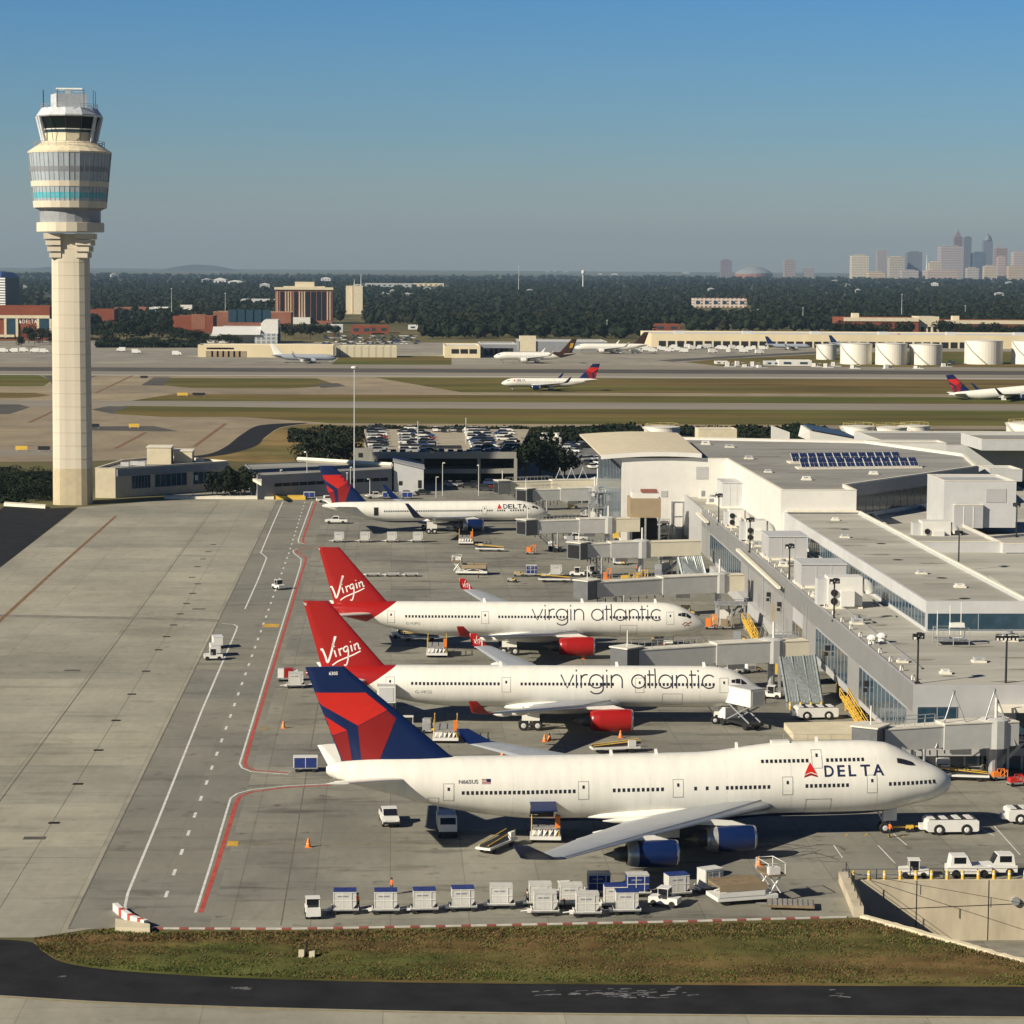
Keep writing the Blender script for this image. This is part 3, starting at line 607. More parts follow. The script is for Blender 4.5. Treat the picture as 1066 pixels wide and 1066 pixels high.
for nm, pts, lab, h_ in (('edge_wall', [(5, 525), (48, 527.8), (47, 529.2), (4, 526.6)], 'short white concrete edge wall at the foot of the tower', .7), ('edge_wall', [(171, 518), (285, 518.5), (285, 519.8), (171, 519.5)], 'long pale edge wall along the back of the taxilane', .7)):
    q = px(pts); r = fixed(nm, lab, 'wall', tuple(q[0])); MB().prism(q, -.05, h_).build('wall', M_COPE, r)
q = px([(287, 518.6), (318, 518.8), (318, 520.2), (287, 520)]); r = fixed('edge_wall', 'yellow painted edge wall behind the red tail line', 'wall', tuple(q[0])); MB().prism(q, -.05, .9).build('wall', M_YELP, r)
# ------------------------------------------------------------------ concourse
M_CORR = mat('corrugated_steel', (.27, .30, .30), .5, .3, var=.25, scale=2)
T0 = 314.6
r = fixed('concourse', 'long grey panelled airport concourse with flat roof and dark windows', 'terminal building', (65, T0, 0))
block(r, [(65.0, T0), (150, T0), (150, 640), (67.2, 640), (66.6, 548)], 2.0, 11, M_PANEL, M_ROOF, None, .5, .45)
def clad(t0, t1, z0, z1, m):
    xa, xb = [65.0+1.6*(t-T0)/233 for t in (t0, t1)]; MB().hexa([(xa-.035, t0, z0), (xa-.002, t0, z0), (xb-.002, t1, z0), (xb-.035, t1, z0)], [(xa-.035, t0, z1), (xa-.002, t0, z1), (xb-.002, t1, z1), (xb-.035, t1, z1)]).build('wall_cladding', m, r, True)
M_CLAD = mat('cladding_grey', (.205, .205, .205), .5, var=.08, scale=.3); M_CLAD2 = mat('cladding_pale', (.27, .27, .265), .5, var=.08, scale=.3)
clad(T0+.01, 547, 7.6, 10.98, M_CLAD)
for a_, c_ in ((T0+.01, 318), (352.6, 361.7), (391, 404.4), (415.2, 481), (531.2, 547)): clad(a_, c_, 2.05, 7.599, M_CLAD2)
for a_ in (343., 374.): MB().box(65.9, 66.5, a_, a_+.6, 0, 1.99).build('column', M_YELP, r)
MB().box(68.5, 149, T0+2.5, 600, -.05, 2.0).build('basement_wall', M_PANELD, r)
MB().box(65.0, 68.4, 395, 520, -.05, 2.0).build('basement_wall', M_PANEL, r)
def lw(t0, t1, z0, z1, n, x=None, nm='window'):    # window on the left wall
    xa, xb = [65.0+1.6*(t-T0)/233 for t in (t0, t1)]
    return glass_front(r, (xb, t1), (xa, t0), z0, z1, n, .05, name=nm)
lw(318, 352.6, 2.9, 7.4, 12); lw(361.7, 391, 3.2, 7.4, 10); lw(404.4, 415.2, 2.9, 5.3, 3); lw(481, 531.2, 2.8, 7.4, 16)
glass_front(r, (65.6, T0), (70.6, T0), 3.2, 8.2, 2); glass_front(r, (78, T0), (92, T0), 3, 7.6, 6)
MB().box(75.5, 84, T0-2.6, T0, 7.9, 8.5).build('canopy', M_COPE, r)
b = MB()
b.hexa([(64.4, 424, 9.3), (64.95, 424, 9.3), (65.9, 482, 9.3), (65.2, 482, 9.3)], [(64.4, 424, 9.75), (64.95, 424, 9.75), (65.9, 482, 9.75), (65.2, 482, 9.75)]); b.build('ledge', M_COPE, r)
b = MB(); b.hexa([(65.4, 532, 9.6), (66.2, 532, 9.6), (66.5, 552, 9.6), (65.8, 552, 9.6)], [(65.4, 532, 10), (66.2, 532, 10), (66.5, 552, 10), (65.8, 552, 10)]); b.build('ledge', M_COPE, r)
for t in (345, 378, 428, 441): 
    xa = 65.0+1.6*(t-T0)/233; MB().cbox((xa-.35, t, 6.2), (.7, .9, .7)).cbox((xa-.5, t, 5.3), (.5, .5, .5)).build('wall_lamp', M_BLACK, r)
# dark joint along the roof edge with white safety anchors
b = MB(); b.hexa([(65.55, T0+.6, 10.51), (66.0, T0+.6, 10.51), (67.5, 548, 10.51), (67.05, 548, 10.51)], [(65.55, T0+.6, 10.56), (66.0, T0+.6, 10.56), (67.5, 548, 10.56), (67.05, 548, 10.56)]); b.build('gutter', M_DARK, r)
for k in range(30):
    t = T0+6+k*7.7; xa = 66.0+1.6*(t-T0)/233; MB().tube([(xa, t, 10.5), (xa+.1, t+.2, 11.15), (xa+.5, t+.8, 11.15), (xa+.6, t+1, 10.5)], .1, 5).build('roof_anchor', M_WHT, r)
# upper tier
r = fixed('concourse_upper_floor', 'raised upper storey on the concourse roof with pale flat roof', 'terminal building', (77, 364.5, 10.5))
block(r, [(77, 364.5), (92, 364.5), (92, 500), (77, 500)], 10.45, 15, M_PANEL2, M_ROOF, None, .45, .45)
MB().box(91.7, 92.15, 364.4, 500, 15.004, 15.25).build('coping', M_COPE, r); MB().box(77.5, 91.6, 499.2, 499.9, 15.004, 15.35).build('coping', M_COPE, r)
glass_front(r, (77.2, 364.5), (92, 364.5), 10.9, 13.2, 2); glass_front(r, (77, 470), (77, 365), 11.2, 13.2, 44)
for k in range(5): MB().box(78, 91.5, 376+k*24, 376.25+k*24, 14.56, 14.62).build('roof_seam', M_ROOF2, r)
for k in range(5): MB().lathe([(.9, 14.56), (.5, 14.62)], 12, (84+2*(k % 2), 371+k*25), 'z').build('roof_drain', M_DARK, r)
# hall with the big roof
r = fixed('terminal_hall', 'big white walled terminal hall with broad grey roof and solar panels', 'terminal building', (50, 583, 0))
HZ = 19.3
hp = [(52.5, 583), (76.4, 583), (76.4, 500), (91.3, 500), (91.3, 513), (129.7, 563), (135, 600), (120, 645), (60, 660), (52.5, 650)]
block(r, hp, -.2, HZ, M_PANELW, M_ROOF2, M_COPE, .6, .5)
glass_front(r, (93, 515), (128, 560.8), 13.0, 16.6, 18); MB().prism([(91.6, 512.5), (129.9, 562.6), (129.6, 562.9), (91.3, 512.9)], 16.8, HZ-.05).build('fascia', M_PANELD, r)
glass_front(r, (52.5, 649), (52.5, 584), 1, HZ-2, 16)
# vertical ribs on the white front wall
b = MB()
for k in range(24): b.box(53+k*.98, 53.08+k*.98, 582.985, 582.999, 4, HZ-1)
b.build('wall_ribs', M_PANELW, r)
MB().box(69.5, 72.2, 582.9, 582.99, 14.6, 17.4).build('louvre', M_PANEL, r); MB().box(61.5, 63, 582.9, 582.99, 10.5, 11.9).build('louvre', M_PANEL, r)
# curved cream canopy roof over the hall front
b = MB(); rings = []
for k in range(13):
    f = k/12; x = 47.6+(70.6-47.6)*f; zz = HZ+.35+1.15*math.sin(math.pi*(.12+.62*f))
    rings.append([(x, 582.4, zz), (x+4*(f-.3)*.4, 642, zz+.9), (x+4*(f-.3)*.4, 642, zz+.5), (x, 582.4, zz-.3)])
b.loft(rings, False); cr_ = b.build('canopy_roof', M_CREAM, r, True)
b = MB(); b.loft([[(q[0][0], 582.0, q[0][2]+.03), (q[0][0], 582.38, q[0][2]+.03), (q[0][0], 582.38, q[0][2]-.95), (q[0][0], 582.0, q[0][2]-.95)] for q in rings], False); b.build('fascia', M_PANELW, cr_, True)
# solar panels: things on the hall roof, one per row
for k, (u0, v0, u1, v1, n, lab) in enumerate(((825, 481.5, 939, 480, 13, 'rear row of dark blue solar panels on the hall roof'), (834, 487.5, 957, 486, 13, 'front row of dark blue solar panels on the hall roof'))):
    p0, p1 = G(u0, v0, HZ-.3), G(u1, v1, HZ-.3); s = fixed('solar_array', lab, 'solar panels', (p0.x, p0.y, HZ-.55)); d = (p1-p0)/n
    MB().hexa([p0+Vector((-.6, -.6, -.26)), p1+Vector((.6, -.6, -.26)), p1+Vector((.6, 5, -.26)), p0+Vector((-.6, 5, -.26))], [p0+Vector((-.6, -.6, .05)), p1+Vector((.6, -.6, .05)), p1+Vector((.6, 5, .05)), p0+Vector((-.6, 5, .05))]).build('curb', M_COPE, s)
    for i in range(n):
        a = p0+d*i+d*.04; c = p0+d*(i+1)-d*.04; up = Vector((0, 4.2, 1.7))
        q = MB().hexa([a+Vector((0, 0, .1)), c+Vector((0, 0, .1)), c+up, a+up], [a+Vector((0, -.03, .18)), c+Vector((0, -.03, .18)), c+up+Vector((0, -.03, .08)), a+up+Vector((0, -.03, .08))]); w = q.build('panel', M_WHT, s)
        q = MB()
        for e in range(2):
            for g in range(2):
                A = a+(c-a)*(.04+.48*g)+up*(.04+.48*e)+Vector((0, -.06, .2)); B = a+(c-a)*(.48+.48*g)+up*(.04+.48*e)+Vector((0, -.06, .2)); q.poly([A, B, B+up*.44, A+up*.44])
        q.build('cells', M_SOLAR, w)
# rear and right-hand blocks
def blk(name, label, u0, u1, vt, vb, zb, depth, wall=M_PANEL, roof=M_ROOF2, cope=M_COPE, cat='building', z0=None):
    x0, x1, t, zt = front(u0, u1, vt, vb, zb); r = fixed(name, label, cat, (x0, t, zb)); block(r, [(x0, t), (x1, t), (x1, t+depth), (x0, t+depth)], zb-.05 if z0 is None else z0, zt, wall, roof, cope, .4, .35); return r, x0, x1, t, zt
r, x0, x1, t, zt = blk('rear_block', 'long grey block with cream coping behind the solar panel roof', 930, 1180, 464, 500, 6, 60, M_PANEL2, M_ROOF2)
blk('rear_penthouse', 'white penthouse on top of the long grey rear block', 1022, 1180, 458, 469, zt, 25, M_PANEL2, M_ROOF2)
blk('rear_wall', 'pale cream wall block behind the hall roof beside the tanks', 838, 985, 461, 470, HZ-3, 10, M_PANELW, M_ROOF2, M_COPE)
r, x0, x1, t, zt = blk('mechanical_penthouse', 'large light grey mechanical penthouse with louvre on the right roof', 982, 1057, 501, 549, 12.0, 16, M_PANEL2, M_PANEL, M_COPE, 'penthouse')
p = AY(1037, 516, t); MB().cbox((p.x, t-.03, p.z), (4., .1, 2.7)).build('louvre', M_PANEL, r)
r, x0, x1, t, zt = blk('roof_enclosure', 'small panelled enclosure in front of the large grey penthouse', 993, 1023, 526, 549.5, 12.0, 5, M_PANEL, M_PANEL2, M_COPE, 'enclosure')
for k in range(1, 3): MB().box(x0+(x1-x0)*k/3-.08, x0+(x1-x0)*k/3+.08, t-.06, t+.001, 12, zt-.2).build('panel_joint', M_WHT, r)
blk('roof_enclosure', 'grey enclosure at the right edge behind the large penthouse', 1030, 1064, 489, 501, 13, 12, M_PANEL2, M_PANEL2, M_COPE, 'enclosure')
r = fixed('right_wing', 'grey right wing of the concourse with blue glass below its roof edge', 'terminal building', (95, 440, 0))
A = G(960, 564, 12.5); B = G(1042, 564, 12.5); block(r, [(A.x-3, A.y), (B.x, B.y), (B.x, B.y+75), (A.x+2, A.y+75)], 8, 12.5, M_PANEL2, M_ROOF, M_COPE, .4, .4)
glass_front(r, (A.x, A.y), (B.x-.3, B.y), 6.6, 10.4, 8)
r = fixed('right_annex', 'pale annex with dark glazing at the right edge of the photo', 'terminal building', (110, 430, 0))
A2 = G(1044, 566, 12.3); block(r, [(A2.x, A2.y), (A2.x+40, A2.y), (A2.x+40, A2.y+40), (A2.x-.6, A2.y+12)], 3, 12.3, M_PANEL2, M_ROOF, M_COPE, .4, .4)
glass_front(r, (A2.x+.6, A2.y), (A2.x+20, A2.y), 6, 10.6, 7)
r = fixed('link_roof', 'low pale roof between the upper storey and the right annex', 'roof', (100, 390, 10.4)); MB().prism([P3(1030, 599, 12), P3(1056, 598, 12), P3(1120, 625, 12), P3(1120, 662, 12), P3(1072, 628, 12)], 10.5, 12.0).build('roof', M_ROOF, r)
# ------------------------------------------------------------------ rooftop plant on the concourse
def unit(label, u0, u1, vt, vb, depth, m=M_PANEL, joints=2, curb=True):
    x0, x1, t, zt = front(u0, u1, vt, vb, 10.51); r = fixed('roof_enclosure', label, 'enclosure', (x0, t, 10.51))
    w = MB().box(x0, x1, t, t+depth, 10.5, zt).build('wall', m, r); MB().box(x0-.15, x1+.15, t-.15, t+depth+.15, zt+.003, zt+.2).build('roof', M_PANEL2, w)
    if curb: MB().box(x0-.3, x1+.3, t-.35, t+depth+.3, 10.5, 10.85).build('curb', M_COPE, r)
    for k in range(1, joints+1): xx = x0+(x1-x0)*k/(joints+1); MB().box(xx-.06, xx+.06, t-.05, t+.001, 10.6, zt-.1).build('panel_joint', M_PANEL2, r)
    return r
unit('grey panelled roof enclosure beside the third light pole of the concourse roof', 800, 840, 559, 583, 9)
unit('grey panelled roof enclosure beside the fourth light pole of the concourse roof', 834, 880.5, 588, 612, 8)
unit('grey panelled roof enclosure against the hall wall', 752, 775, 503, 529, 10, M_PANEL2)
def ahu(label, u0, u1, vt, vb, duct=1):
    x0, x1, t, zt = front(u0, u1, vt, vb, 10.6); w_ = x1-x0; h_ = zt-10.6; r = fixed('air_handler', label, 'air handler', (x0, t, 10.5))
    MB().box(x0, x1, t-.2, t+4.3, 10.5, 10.75).build('curb', M_COPE, r)
    MB().box(x0+w_*.15, x1, t+.4, t+4, 10.75, zt).build('casing', M_PANELW, r); MB().box(x0+w_*.45, x0+w_*.78, t-.6, t+.39, 10.9, 10.9+h_*.5).build('intake_box', M_PANELW, r)
    prof = [(x0+w_*.8, t)]+[(x0+w_*(.8+.3*math.sin(q)), 0) for q in (0,)]
    b = MB(); rings = []
    for k in range(8):
        q = math.pi/2*k/7; cx, cz = x1-.1, zt-h_*.55; rr_ = h_*.5
        rings.append([(cx+rr_*math.sin(q)*.9, t+.6, cz+rr_*math.cos(q)), (cx+rr_*math.sin(q)*.9, t+3, cz+rr_*math.cos(q)), (cx+rr_*.3*math.sin(q), t+3, cz+rr_*.3*math.cos(q)-.1), (cx+rr_*.3*math.sin(q), t+.6, cz+rr_*.3*math.cos(q)-.1)])
    b.loft(rings, True); b.build('duct', M_PANELW, r, True)
    for k in range(2): MB().lathe([(.55, t+.1), (.55, t+.42)], 12, (x0+w_*.3, 11.6+1.3*k), 'y').build('fan', M_DARK, r)
    MB().box(x0-w_*.1, x0+w_*.15, t+1, t+3.4, 11.0, zt-.4).build('plenum', M_PANEL2, r); return r
ahu('white air handler with curved duct beside the lowest grey roof enclosure', 856, 898, 601, 633)
ahu('white air handler between the second light pole and the third', 774, 798, 542, 565)
ahu('small white air handler near the hall end of the roof', 757, 775, 531, 549)
ahu('white air handler with curved hood on the right wing roof', 955, 990, 543, 566)
for u, v, lab in ((908, 671, 'left small white roof fan near the corner of the concourse roof'), (918, 669, 'right small white roof fan near the corner of the concourse roof'), (800, 577, 'small white vent on the roof near the third light pole')):
    p = G(u, v, 10.51); r = fixed('roof_fan', lab, 'fan', (p.x, p.y, 10.5)); MB().lathe([(.5, 10.5), (.5, 11.2), (.75, 11.3), (.75, 11.6), (.3, 11.9)], 10, (p.x, p.y)).build('fan', M_WHT, r); MB().box(p.x-.9, p.x+.9, p.y-.6, p.y+.6, 10.51, 10.66).build('base', M_STEEL, r)
x0, x1, t, zt = front(976, 1009, 655, 672, 10.52); r = fixed('antenna_platform', 'steel antenna platform with masts on the near concourse roof', 'antenna platform', (x0, t, 10.5))
b = MB()
for x in (x0, (x0+x1)/2, x1):
    for y in (t, t+3): b.tube([(x, y, 10.5), (x, y, zt)], .07, 5)
for z in (11.2, zt): b.tube([(x0, t, z), (x1, t, z), (x1, t+3, z), (x0, t+3, z), (x0, t, z)], .07, 5)
for k in range(7): b.tube([(x0+(x1-x0)*k/6, t, 11.2), (x0+(x1-x0)*k/6, t, zt)], .04, 4)
b.build('frame', M_STEEL, r); MB().box(x0, x1, t, t+3, 11.1, 11.18).build('deck', M_STEEL, r); MB().box(x0+2, x1-.5, t+1, t+2, zt+.1, zt+.7).build('dish_box', M_WHT, r)
for f, h in ((.05, 2.4), (.45, 3.2), (.8, 3.6)): MB().tube([(x0+(x1-x0)*f, t+1.5, zt-1), (x0+(x1-x0)*f, t+1.5, zt+h)], .06, 5).build('mast', M_WHT, r)
def mk_pole():
    r = thing('roof_light_pole', '', 'light pole'); MB().tube([(0, 0, 0), (0, 0, 6.0)], .14, 8, .11).build('pole', M_BLACK, r); MB().box(-.3, .3, -.3, .3, 0, .25).build('base', M_BLACK, r)
    MB().tube([(-.35, -.5, 5.9), (.35, .5, 5.9)], .08, 5).build('crossarm', M_BLACK, r)
    for x, y in ((-.5, -.6), (.45, .1), (.3, .75)):
        h = MB().cbox((x, y, 6.05), (.62, .62, .7)).build('lamp_head', M_BLACK, r); MB().cbox((x-.1, y-.34, 5.9), (.34, .06, .3)).build('lens', M_WHT, h)
    return r
POLE = Kind(mk_pole)
for i, (u, v) in enumerate(((955, 711.5), (868, 647), (821.5, 606), (780.5, 575), (748, 546.5))):
    p = G(u, v, 10.52); POLE.put((p.x, p.y, 10.5), 0, f'black roof light pole, {nth[i]} along the concourse edge from the camera', 'light poles along the concourse roof edge')
p = G(998, 582, 12.5); POLE.put((p.x, p.y, 11), .6, 'black roof light pole standing by the right wing, beyond the upper storey', 'light poles along the concourse roof edge')
p = G(1058, 556, 12.5); POLE.put((p.x, p.y, 12), .6, 'black roof light pole at the far right beside the large penthouse', 'light poles along the concourse roof edge')
p = G(1047, 711, 10.52); r = thing('floodlight_mast', 'black roof mast with a long bank of floodlights above the near roof edge', 'light pole', (p.x, p.y, 10.5))
MB().tube([(0, 0, 0), (0, 0, 6.3)], .15, 8, .12).build('pole', M_BLACK, r); MB().box(-1.4, 1.4, -.06, .06, 5.7, 5.8).box(-1.4, 1.4, -.06, .06, 6.2, 6.3).build('crossarm', M_BLACK, r)
for k in range(6):
    x = -1.25+.5*k; h = MB().cbox((x, -.15, 5.75 if k % 2 else 5.8), (.42, .4, .6)).build('lamp_head', M_BLACK, r); MB().cbox((x, -.37, 5.65), (.26, .05, .3)).build('lens', M_WHT, h)
# rooftop clutter by the right wing
for k, (u, v, h_) in enumerate(((957, 521, 2.6), (968, 520, 2.0), (976, 519, 2.4))):
    p = G(u, v, 12.5); r = fixed('roof_flue', ['tall white flue on the right wing roof', 'short white flue in the middle on the right wing roof', 'white flue beside the large penthouse wall'][k], 'flue', (p.x, p.y, 12)); MB().lathe([(.42, 12), (.42, 12.4+h_), (.5, 12.5+h_)], 10, (p.x, p.y)).build('pipe', M_WHT, r); MB().box(p.x-1, p.x+1, p.y-.8, p.y+.8, 12, 12.5).build('base', M_YELP, r)
# structures along the wall: raised tan block, sloped steel canopies, yellow stairs
r = fixed('loading_block', 'tan clad raised loading block on steel legs before the white hall', 'loading block', (55, 555, 0))
x0, x1, t, zt = front(656, 688, 519, 539, 7.2); MB().box(x0, x1, t, t+8, 7.2, zt).build('box', M_BROWN, r); MB().box(x0+.5, x1-.5, t+.5, t+6, zt+.01, zt+1.3).build('roof_plant', M_PANELW, r)
MB().box(x0+2.5, x1-.8, t+.3, t+3, zt+1.31, zt+1.9).build('red_unit', mat('faded_red', (.26, .09, .07), .7), r)
for x in (x0+.3, (x0+x1)/2, x1-.3):
    for y in (t+.3, t+7.6): MB().box(x-.2, x+.2, y-.2, y+.2, 0, 7.2).build('leg', M_STEEL, r)
MB().box(x0+.6, x1-.6, t+2, t+7.9, 0, 6.6).build('wall', M_DARK, r)
def canopy(label, tl, tr, bl, br, zt, zb, bollards=False):
    a, c, d, e = G(*tl, zt), G(*tr, zt), G(*br, zb), G(*bl, zb); r = fixed('sloped_steel_canopy', label, 'canopy', (e.x, e.y, 0)); dn = Vector((0, 0, -.2))
    MB().hexa([a+dn, e+dn, d+dn, c+dn], [a, e, d, c]).build('sheet', M_CORR, r, True); b = MB()
    for k in range(13): f = k/12; b.tube([a+(c-a)*f, e+(d-e)*f], .1 if k % 4 else .22, 4, smooth=False)
    b.build('ribs', M_CORR, r)
    for p in (a, c): MB().box(p.x-.2, p.x+.2, p.y+.0, p.y+.4, 0, zt-.2).build('leg', M_STEEL, r)
    for p in (e, d): MB().box(p.x-.15, p.x+.15, p.y+.1, p.y+.4, 0, zb-.2).build('leg', M_STEEL, r)
    return e, d
e, d = canopy('sloped grey corrugated canopy nearest the camera, yellow bollards at its foot', (812, 684), (848, 682), (820, 731), (856, 731), 6.2, .9)
for k in range(4): p = e+(d-e)*(.05+.3*k); BOL.put((p.x, p.y-.8, .004), 0, f'yellow bollard at the foot of the sloped canopy, {nth[k] if k else "leftmost"} of four', 'yellow bollards at the canopy foot')
canopy('sloped grey corrugated canopy in the middle, below the curved cream bridge', (706, 580), (730, 579), (713, 610), (738, 610), 6.2, .8)
canopy('sloped grey corrugated canopy farthest away beside the tan loading block', (686, 533), (699, 533), (690, 564), (704, 564), 6.5, .9)
canopy('narrow steep corrugated canopy against the concourse end wall', (709, 512), (719, 511), (712, 534), (722, 533), 10.3, 5.6)
r = fixed('stair_tower', 'steel framed stair tower beside the tan loading block', 'stair', (63, 570, 0)); p = G(699, 565, 0); b = MB()
for x in (0, 2.6):
    for y in (0, 3): b.box(p.x+x-.15, p.x+x+.15, p.y+y-.15, p.y+y+.15, 0, 9.5)
for z in (3, 6, 9.3): b.box(p.x, p.x+2.6, p.y, p.y+3, z, z+.2)
for z0, s in ((0, 1), (3, -1), (6, 1)): b.hexa([(p.x+.2, p.y+(.2 if s > 0 else 2.4), z0), (p.x+2.4, p.y+(.2 if s > 0 else 2.4), z0), (p.x+2.4, p.y+(2.4 if s > 0 else .2), z0+3), (p.x+.2, p.y+(2.4 if s > 0 else .2), z0+3)], [(p.x+.2, p.y+(.2 if s > 0 else 2.4), z0+.2), (p.x+2.4, p.y+(.2 if s > 0 else 2.4), z0+.2), (p.x+2.4, p.y+(2.4 if s > 0 else .2), z0+3.2), (p.x+.2, p.y+(2.4 if s > 0 else .2), z0+3.2)])
b.build('frame', M_STEEL, r); MB().box(p.x+.3, p.x+2.4, p.y+2.6, p.y+2.9, 0, 6).build('door', M_DARK, r)
def stair(label, p0, p1, h, w=1.6):
    a, c = G(*p0), G(*p1); r = fixed('yellow_stair', label, 'stair', tuple(a)); d = (c-a); L_ = d.length; d.normalize(); q = Vector((-d.y, d.x, 0))*w/2; b = MB(); n = max(4, int(h/.2))
    for k in range(n): A = a+d*L_*k/n; B = a+d*L_*(k+1)/n; z = h*(1-k/n); b.prism([A-q, B-q, B+q, A+q], max(0, z-.25), z)
    b.build('steps', M_YELP, r); b = MB()
    for s in (-1, 1):
        for k in (0, 1/3, 2/3, 1): A = a+d*L_*k+q*s+Vector((0, 0, h*(1-k))); b.tube([A, A+Vector((0, 0, 1.1))], .07, 5)
        for hh in (.55, 1.1): b.tube([a+q*s+Vector((0, 0, h+hh)), c+q*s+Vector((0, 0, hh))], .07, 5)
    b.build('handrail', M_YELP, r)
    for k in (.1, .5): A = a+d*L_*k; MB().box(A.x-.1, A.x+.1, A.y-.1, A.y+.1, 0, max(.1, h*(1-k)-.2)).build('leg', M_YELP, r)
    return r
stair('yellow steel stair by the wall behind the white four wheeled tug', (878, 738), (900, 760), 1.9, 1.1); stair('small yellow stair beside the nose of the farther red tailed airliner', (775, 655), (786, 665), 1.7, 1.0)
r = fixed('concrete_plinth', 'low cream concrete plinth behind the hump of the nearest airliner', 'plinth', tuple(G(825, 771))); MB().prism(px([(826, 771), (925, 769), (922, 757), (816, 759)]), 0, .9).build('block', M_CREAM2, r)
railing('railing', 'grey fence along the plinth behind the nearest airliner', [G(816, 774), G(940, 776)], 1.3, 3, M_STEEL, (.5, 1.))
# ------------------------------------------------------------------ airliners
from mathutils.bvhtree import BVHTree
def paint(name, base, other, kind, a, b_, rough=.28, third=None):
    # two-colour livery paint; kind 'belly': other below z=a (+b_*x) ; kind 'tail': other behind the slanted line x + a*z < b_
    m = mat(name, base, rough, 0, .07, .7, spec=.5, stretch=(1.6, .5, .16)); n = m.node_tree; L = n.links; bs = n.nodes['Principled BSDF']
    src = bs.inputs['Base Color'].links[0].from_socket; tc_ = n.nodes.new('ShaderNodeTexCoord'); sp = n.nodes.new('ShaderNodeSeparateXYZ'); L.new(tc_.outputs['Object'], sp.inputs[0])
    ma = n.nodes.new('ShaderNodeMath'); ma.operation = 'MULTIPLY_ADD'
    if kind == 'belly': L.new(sp.outputs['X'], ma.inputs[0]); ma.inputs[1].default_value = b_; L.new(sp.outputs['Z'], ma.inputs[2]); lim = a
    else: L.new(sp.outputs['Z'], ma.inputs[0]); ma.inputs[1].default_value = a; L.new(sp.outputs['X'], ma.inputs[2]); lim = b_
    lt = n.nodes.new('ShaderNodeMath'); lt.operation = 'LESS_THAN'; L.new(ma.outputs[0], lt.inputs[0]); lt.inputs[1].default_value = lim
    x = n.nodes.new('ShaderNodeMix'); x.data_type = 'RGBA'; L.new(lt.outputs[0], x.inputs[0]); L.new(src, x.inputs[6]); x.inputs[7].default_value = (*other, 1); L.new(x.outputs[2], bs.inputs['Base Color'])
    return m
WHITE_AC, NAVY, VRED = (.74, .72, .65), (.005, .016, .075), (.31, .010, .008)
M_AC = mat('aircraft_white', WHITE_AC, .28, 0, .06, .7, spec=.5, stretch=(1.6, .5, .2))
M_AC747 = paint('aircraft_white_navy_belly_a', WHITE_AC, NAVY, 'belly', 2.75, 0)
M_AC767 = paint('aircraft_white_navy_belly_b', WHITE_AC, NAVY, 'belly', 2.75, 0)
M_ACV = paint('aircraft_white_red_tail', WHITE_AC, VRED, 'tail', -1.5, -62.6)
M_ACU = paint('aircraft_white_brown_tail', WHITE_AC, (.045, .022, .012), 'tail', -2.2, -52.)
M_NAVY = mat('livery_navy', NAVY, .3, var=.06, scale=.5, spec=.5); M_VRED = mat('livery_red', VRED, .3, var=.06, scale=.5, spec=.5)
M_BRED = mat('livery_bright_red', (.55, .024, .016), .3, var=.04, scale=.5); M_DRED = mat('livery_dark_red', (.24, .014, .014), .3, var=.06, scale=.5)
M_BROWNU = mat('livery_brown', (.045, .022, .012), .3, var=.1); M_GOLD = mat('livery_gold', (.55, .30, .03), .35)
M_WING = mat('wing_grey', (.29, .31, .335), .38, var=.08, scale=.4, spec=.5); M_LE = mat('polished_edge', (.62, .63, .63), .3, .35, var=.06)
M_LIP = mat('nacelle_lip', (.62, .62, .62), .22, .8, var=.1); M_NOZ = mat('nozzle_metal', (.50, .48, .45), .35, .6, var=.15); M_CORE = mat('exhaust_core', (.10, .095, .09), .45, .5)
M_LET = mat('lettering_dark', (.035, .033, .05), .35, var=.02); M_DLET = mat('lettering_navy', (.02, .028, .075), .35, var=.02); M_LETW = mat('lettering_white', (.80, .78, .74), .35, var=.02)
M_WIN = mat('cabin_window', (.02, .022, .03), .2, var=.2); M_LINE = mat('panel_line', (.36, .35, .33), .4); M_STRUT = mat('gear_white', (.55, .55, .53), .45)
def interp(tab, d):
    if d <= tab[0][0]: return tab[0][1:]
    for a, c in zip(tab, tab[1:]):
        if a[0] <= d <= c[0]:
            f = (d-a[0])/(c[0]-a[0]); return tuple(p+(q-p)*f for p, q in zip(a[1:], c[1:]))
    return tab[-1][1:]
def smooth_tab(tab, d):                            # Catmull-Rom over the station table
    ds = [t[0] for t in tab]
    if d <= ds[0]: return tab[0][1:]
    if d >= ds[-1]: return tab[-1][1:]
    i = max(k for k in range(len(ds)) if ds[k] <= d); i = min(i, len(ds)-2)
    f = (d-ds[i])/(ds[i+1]-ds[i]); out = []
    for k in range(1, len(tab[0])):
        p1, p2 = tab[i][k], tab[i+1][k]; h = ds[i+1]-ds[i]
        m1 = (p2-tab[i-1][k])/(ds[i+1]-ds[i-1])*h if i > 0 else (p2-p1)
        m2 = (tab[i+2][k]-p1)/(ds[i+2]-ds[i])*h if i+2 < len(tab) else (p2-p1)
        if (p2-p1)*m1 <= 0 and i > 0: m1 = 0
        if (p2-p1)*m2 <= 0 and i+2 < len(tab): m2 = 0
        out.append((2*f**3-3*f*f+1)*p1+(f**3-2*f*f+f)*m1+(-2*f**3+3*f*f)*p2+(f**3-f*f)*m2)
    return tuple(out)
AIRF = [(0, 0), (.012, .28), (.05, .62), (.15, .92), (.32, 1.), (.55, .78), (.8, .36), (1, .03), (1, -.03), (.8, -.2), (.55, -.42), (.32, -.55), (.15, -.52), (.05, -.38), (.012, -.2)]
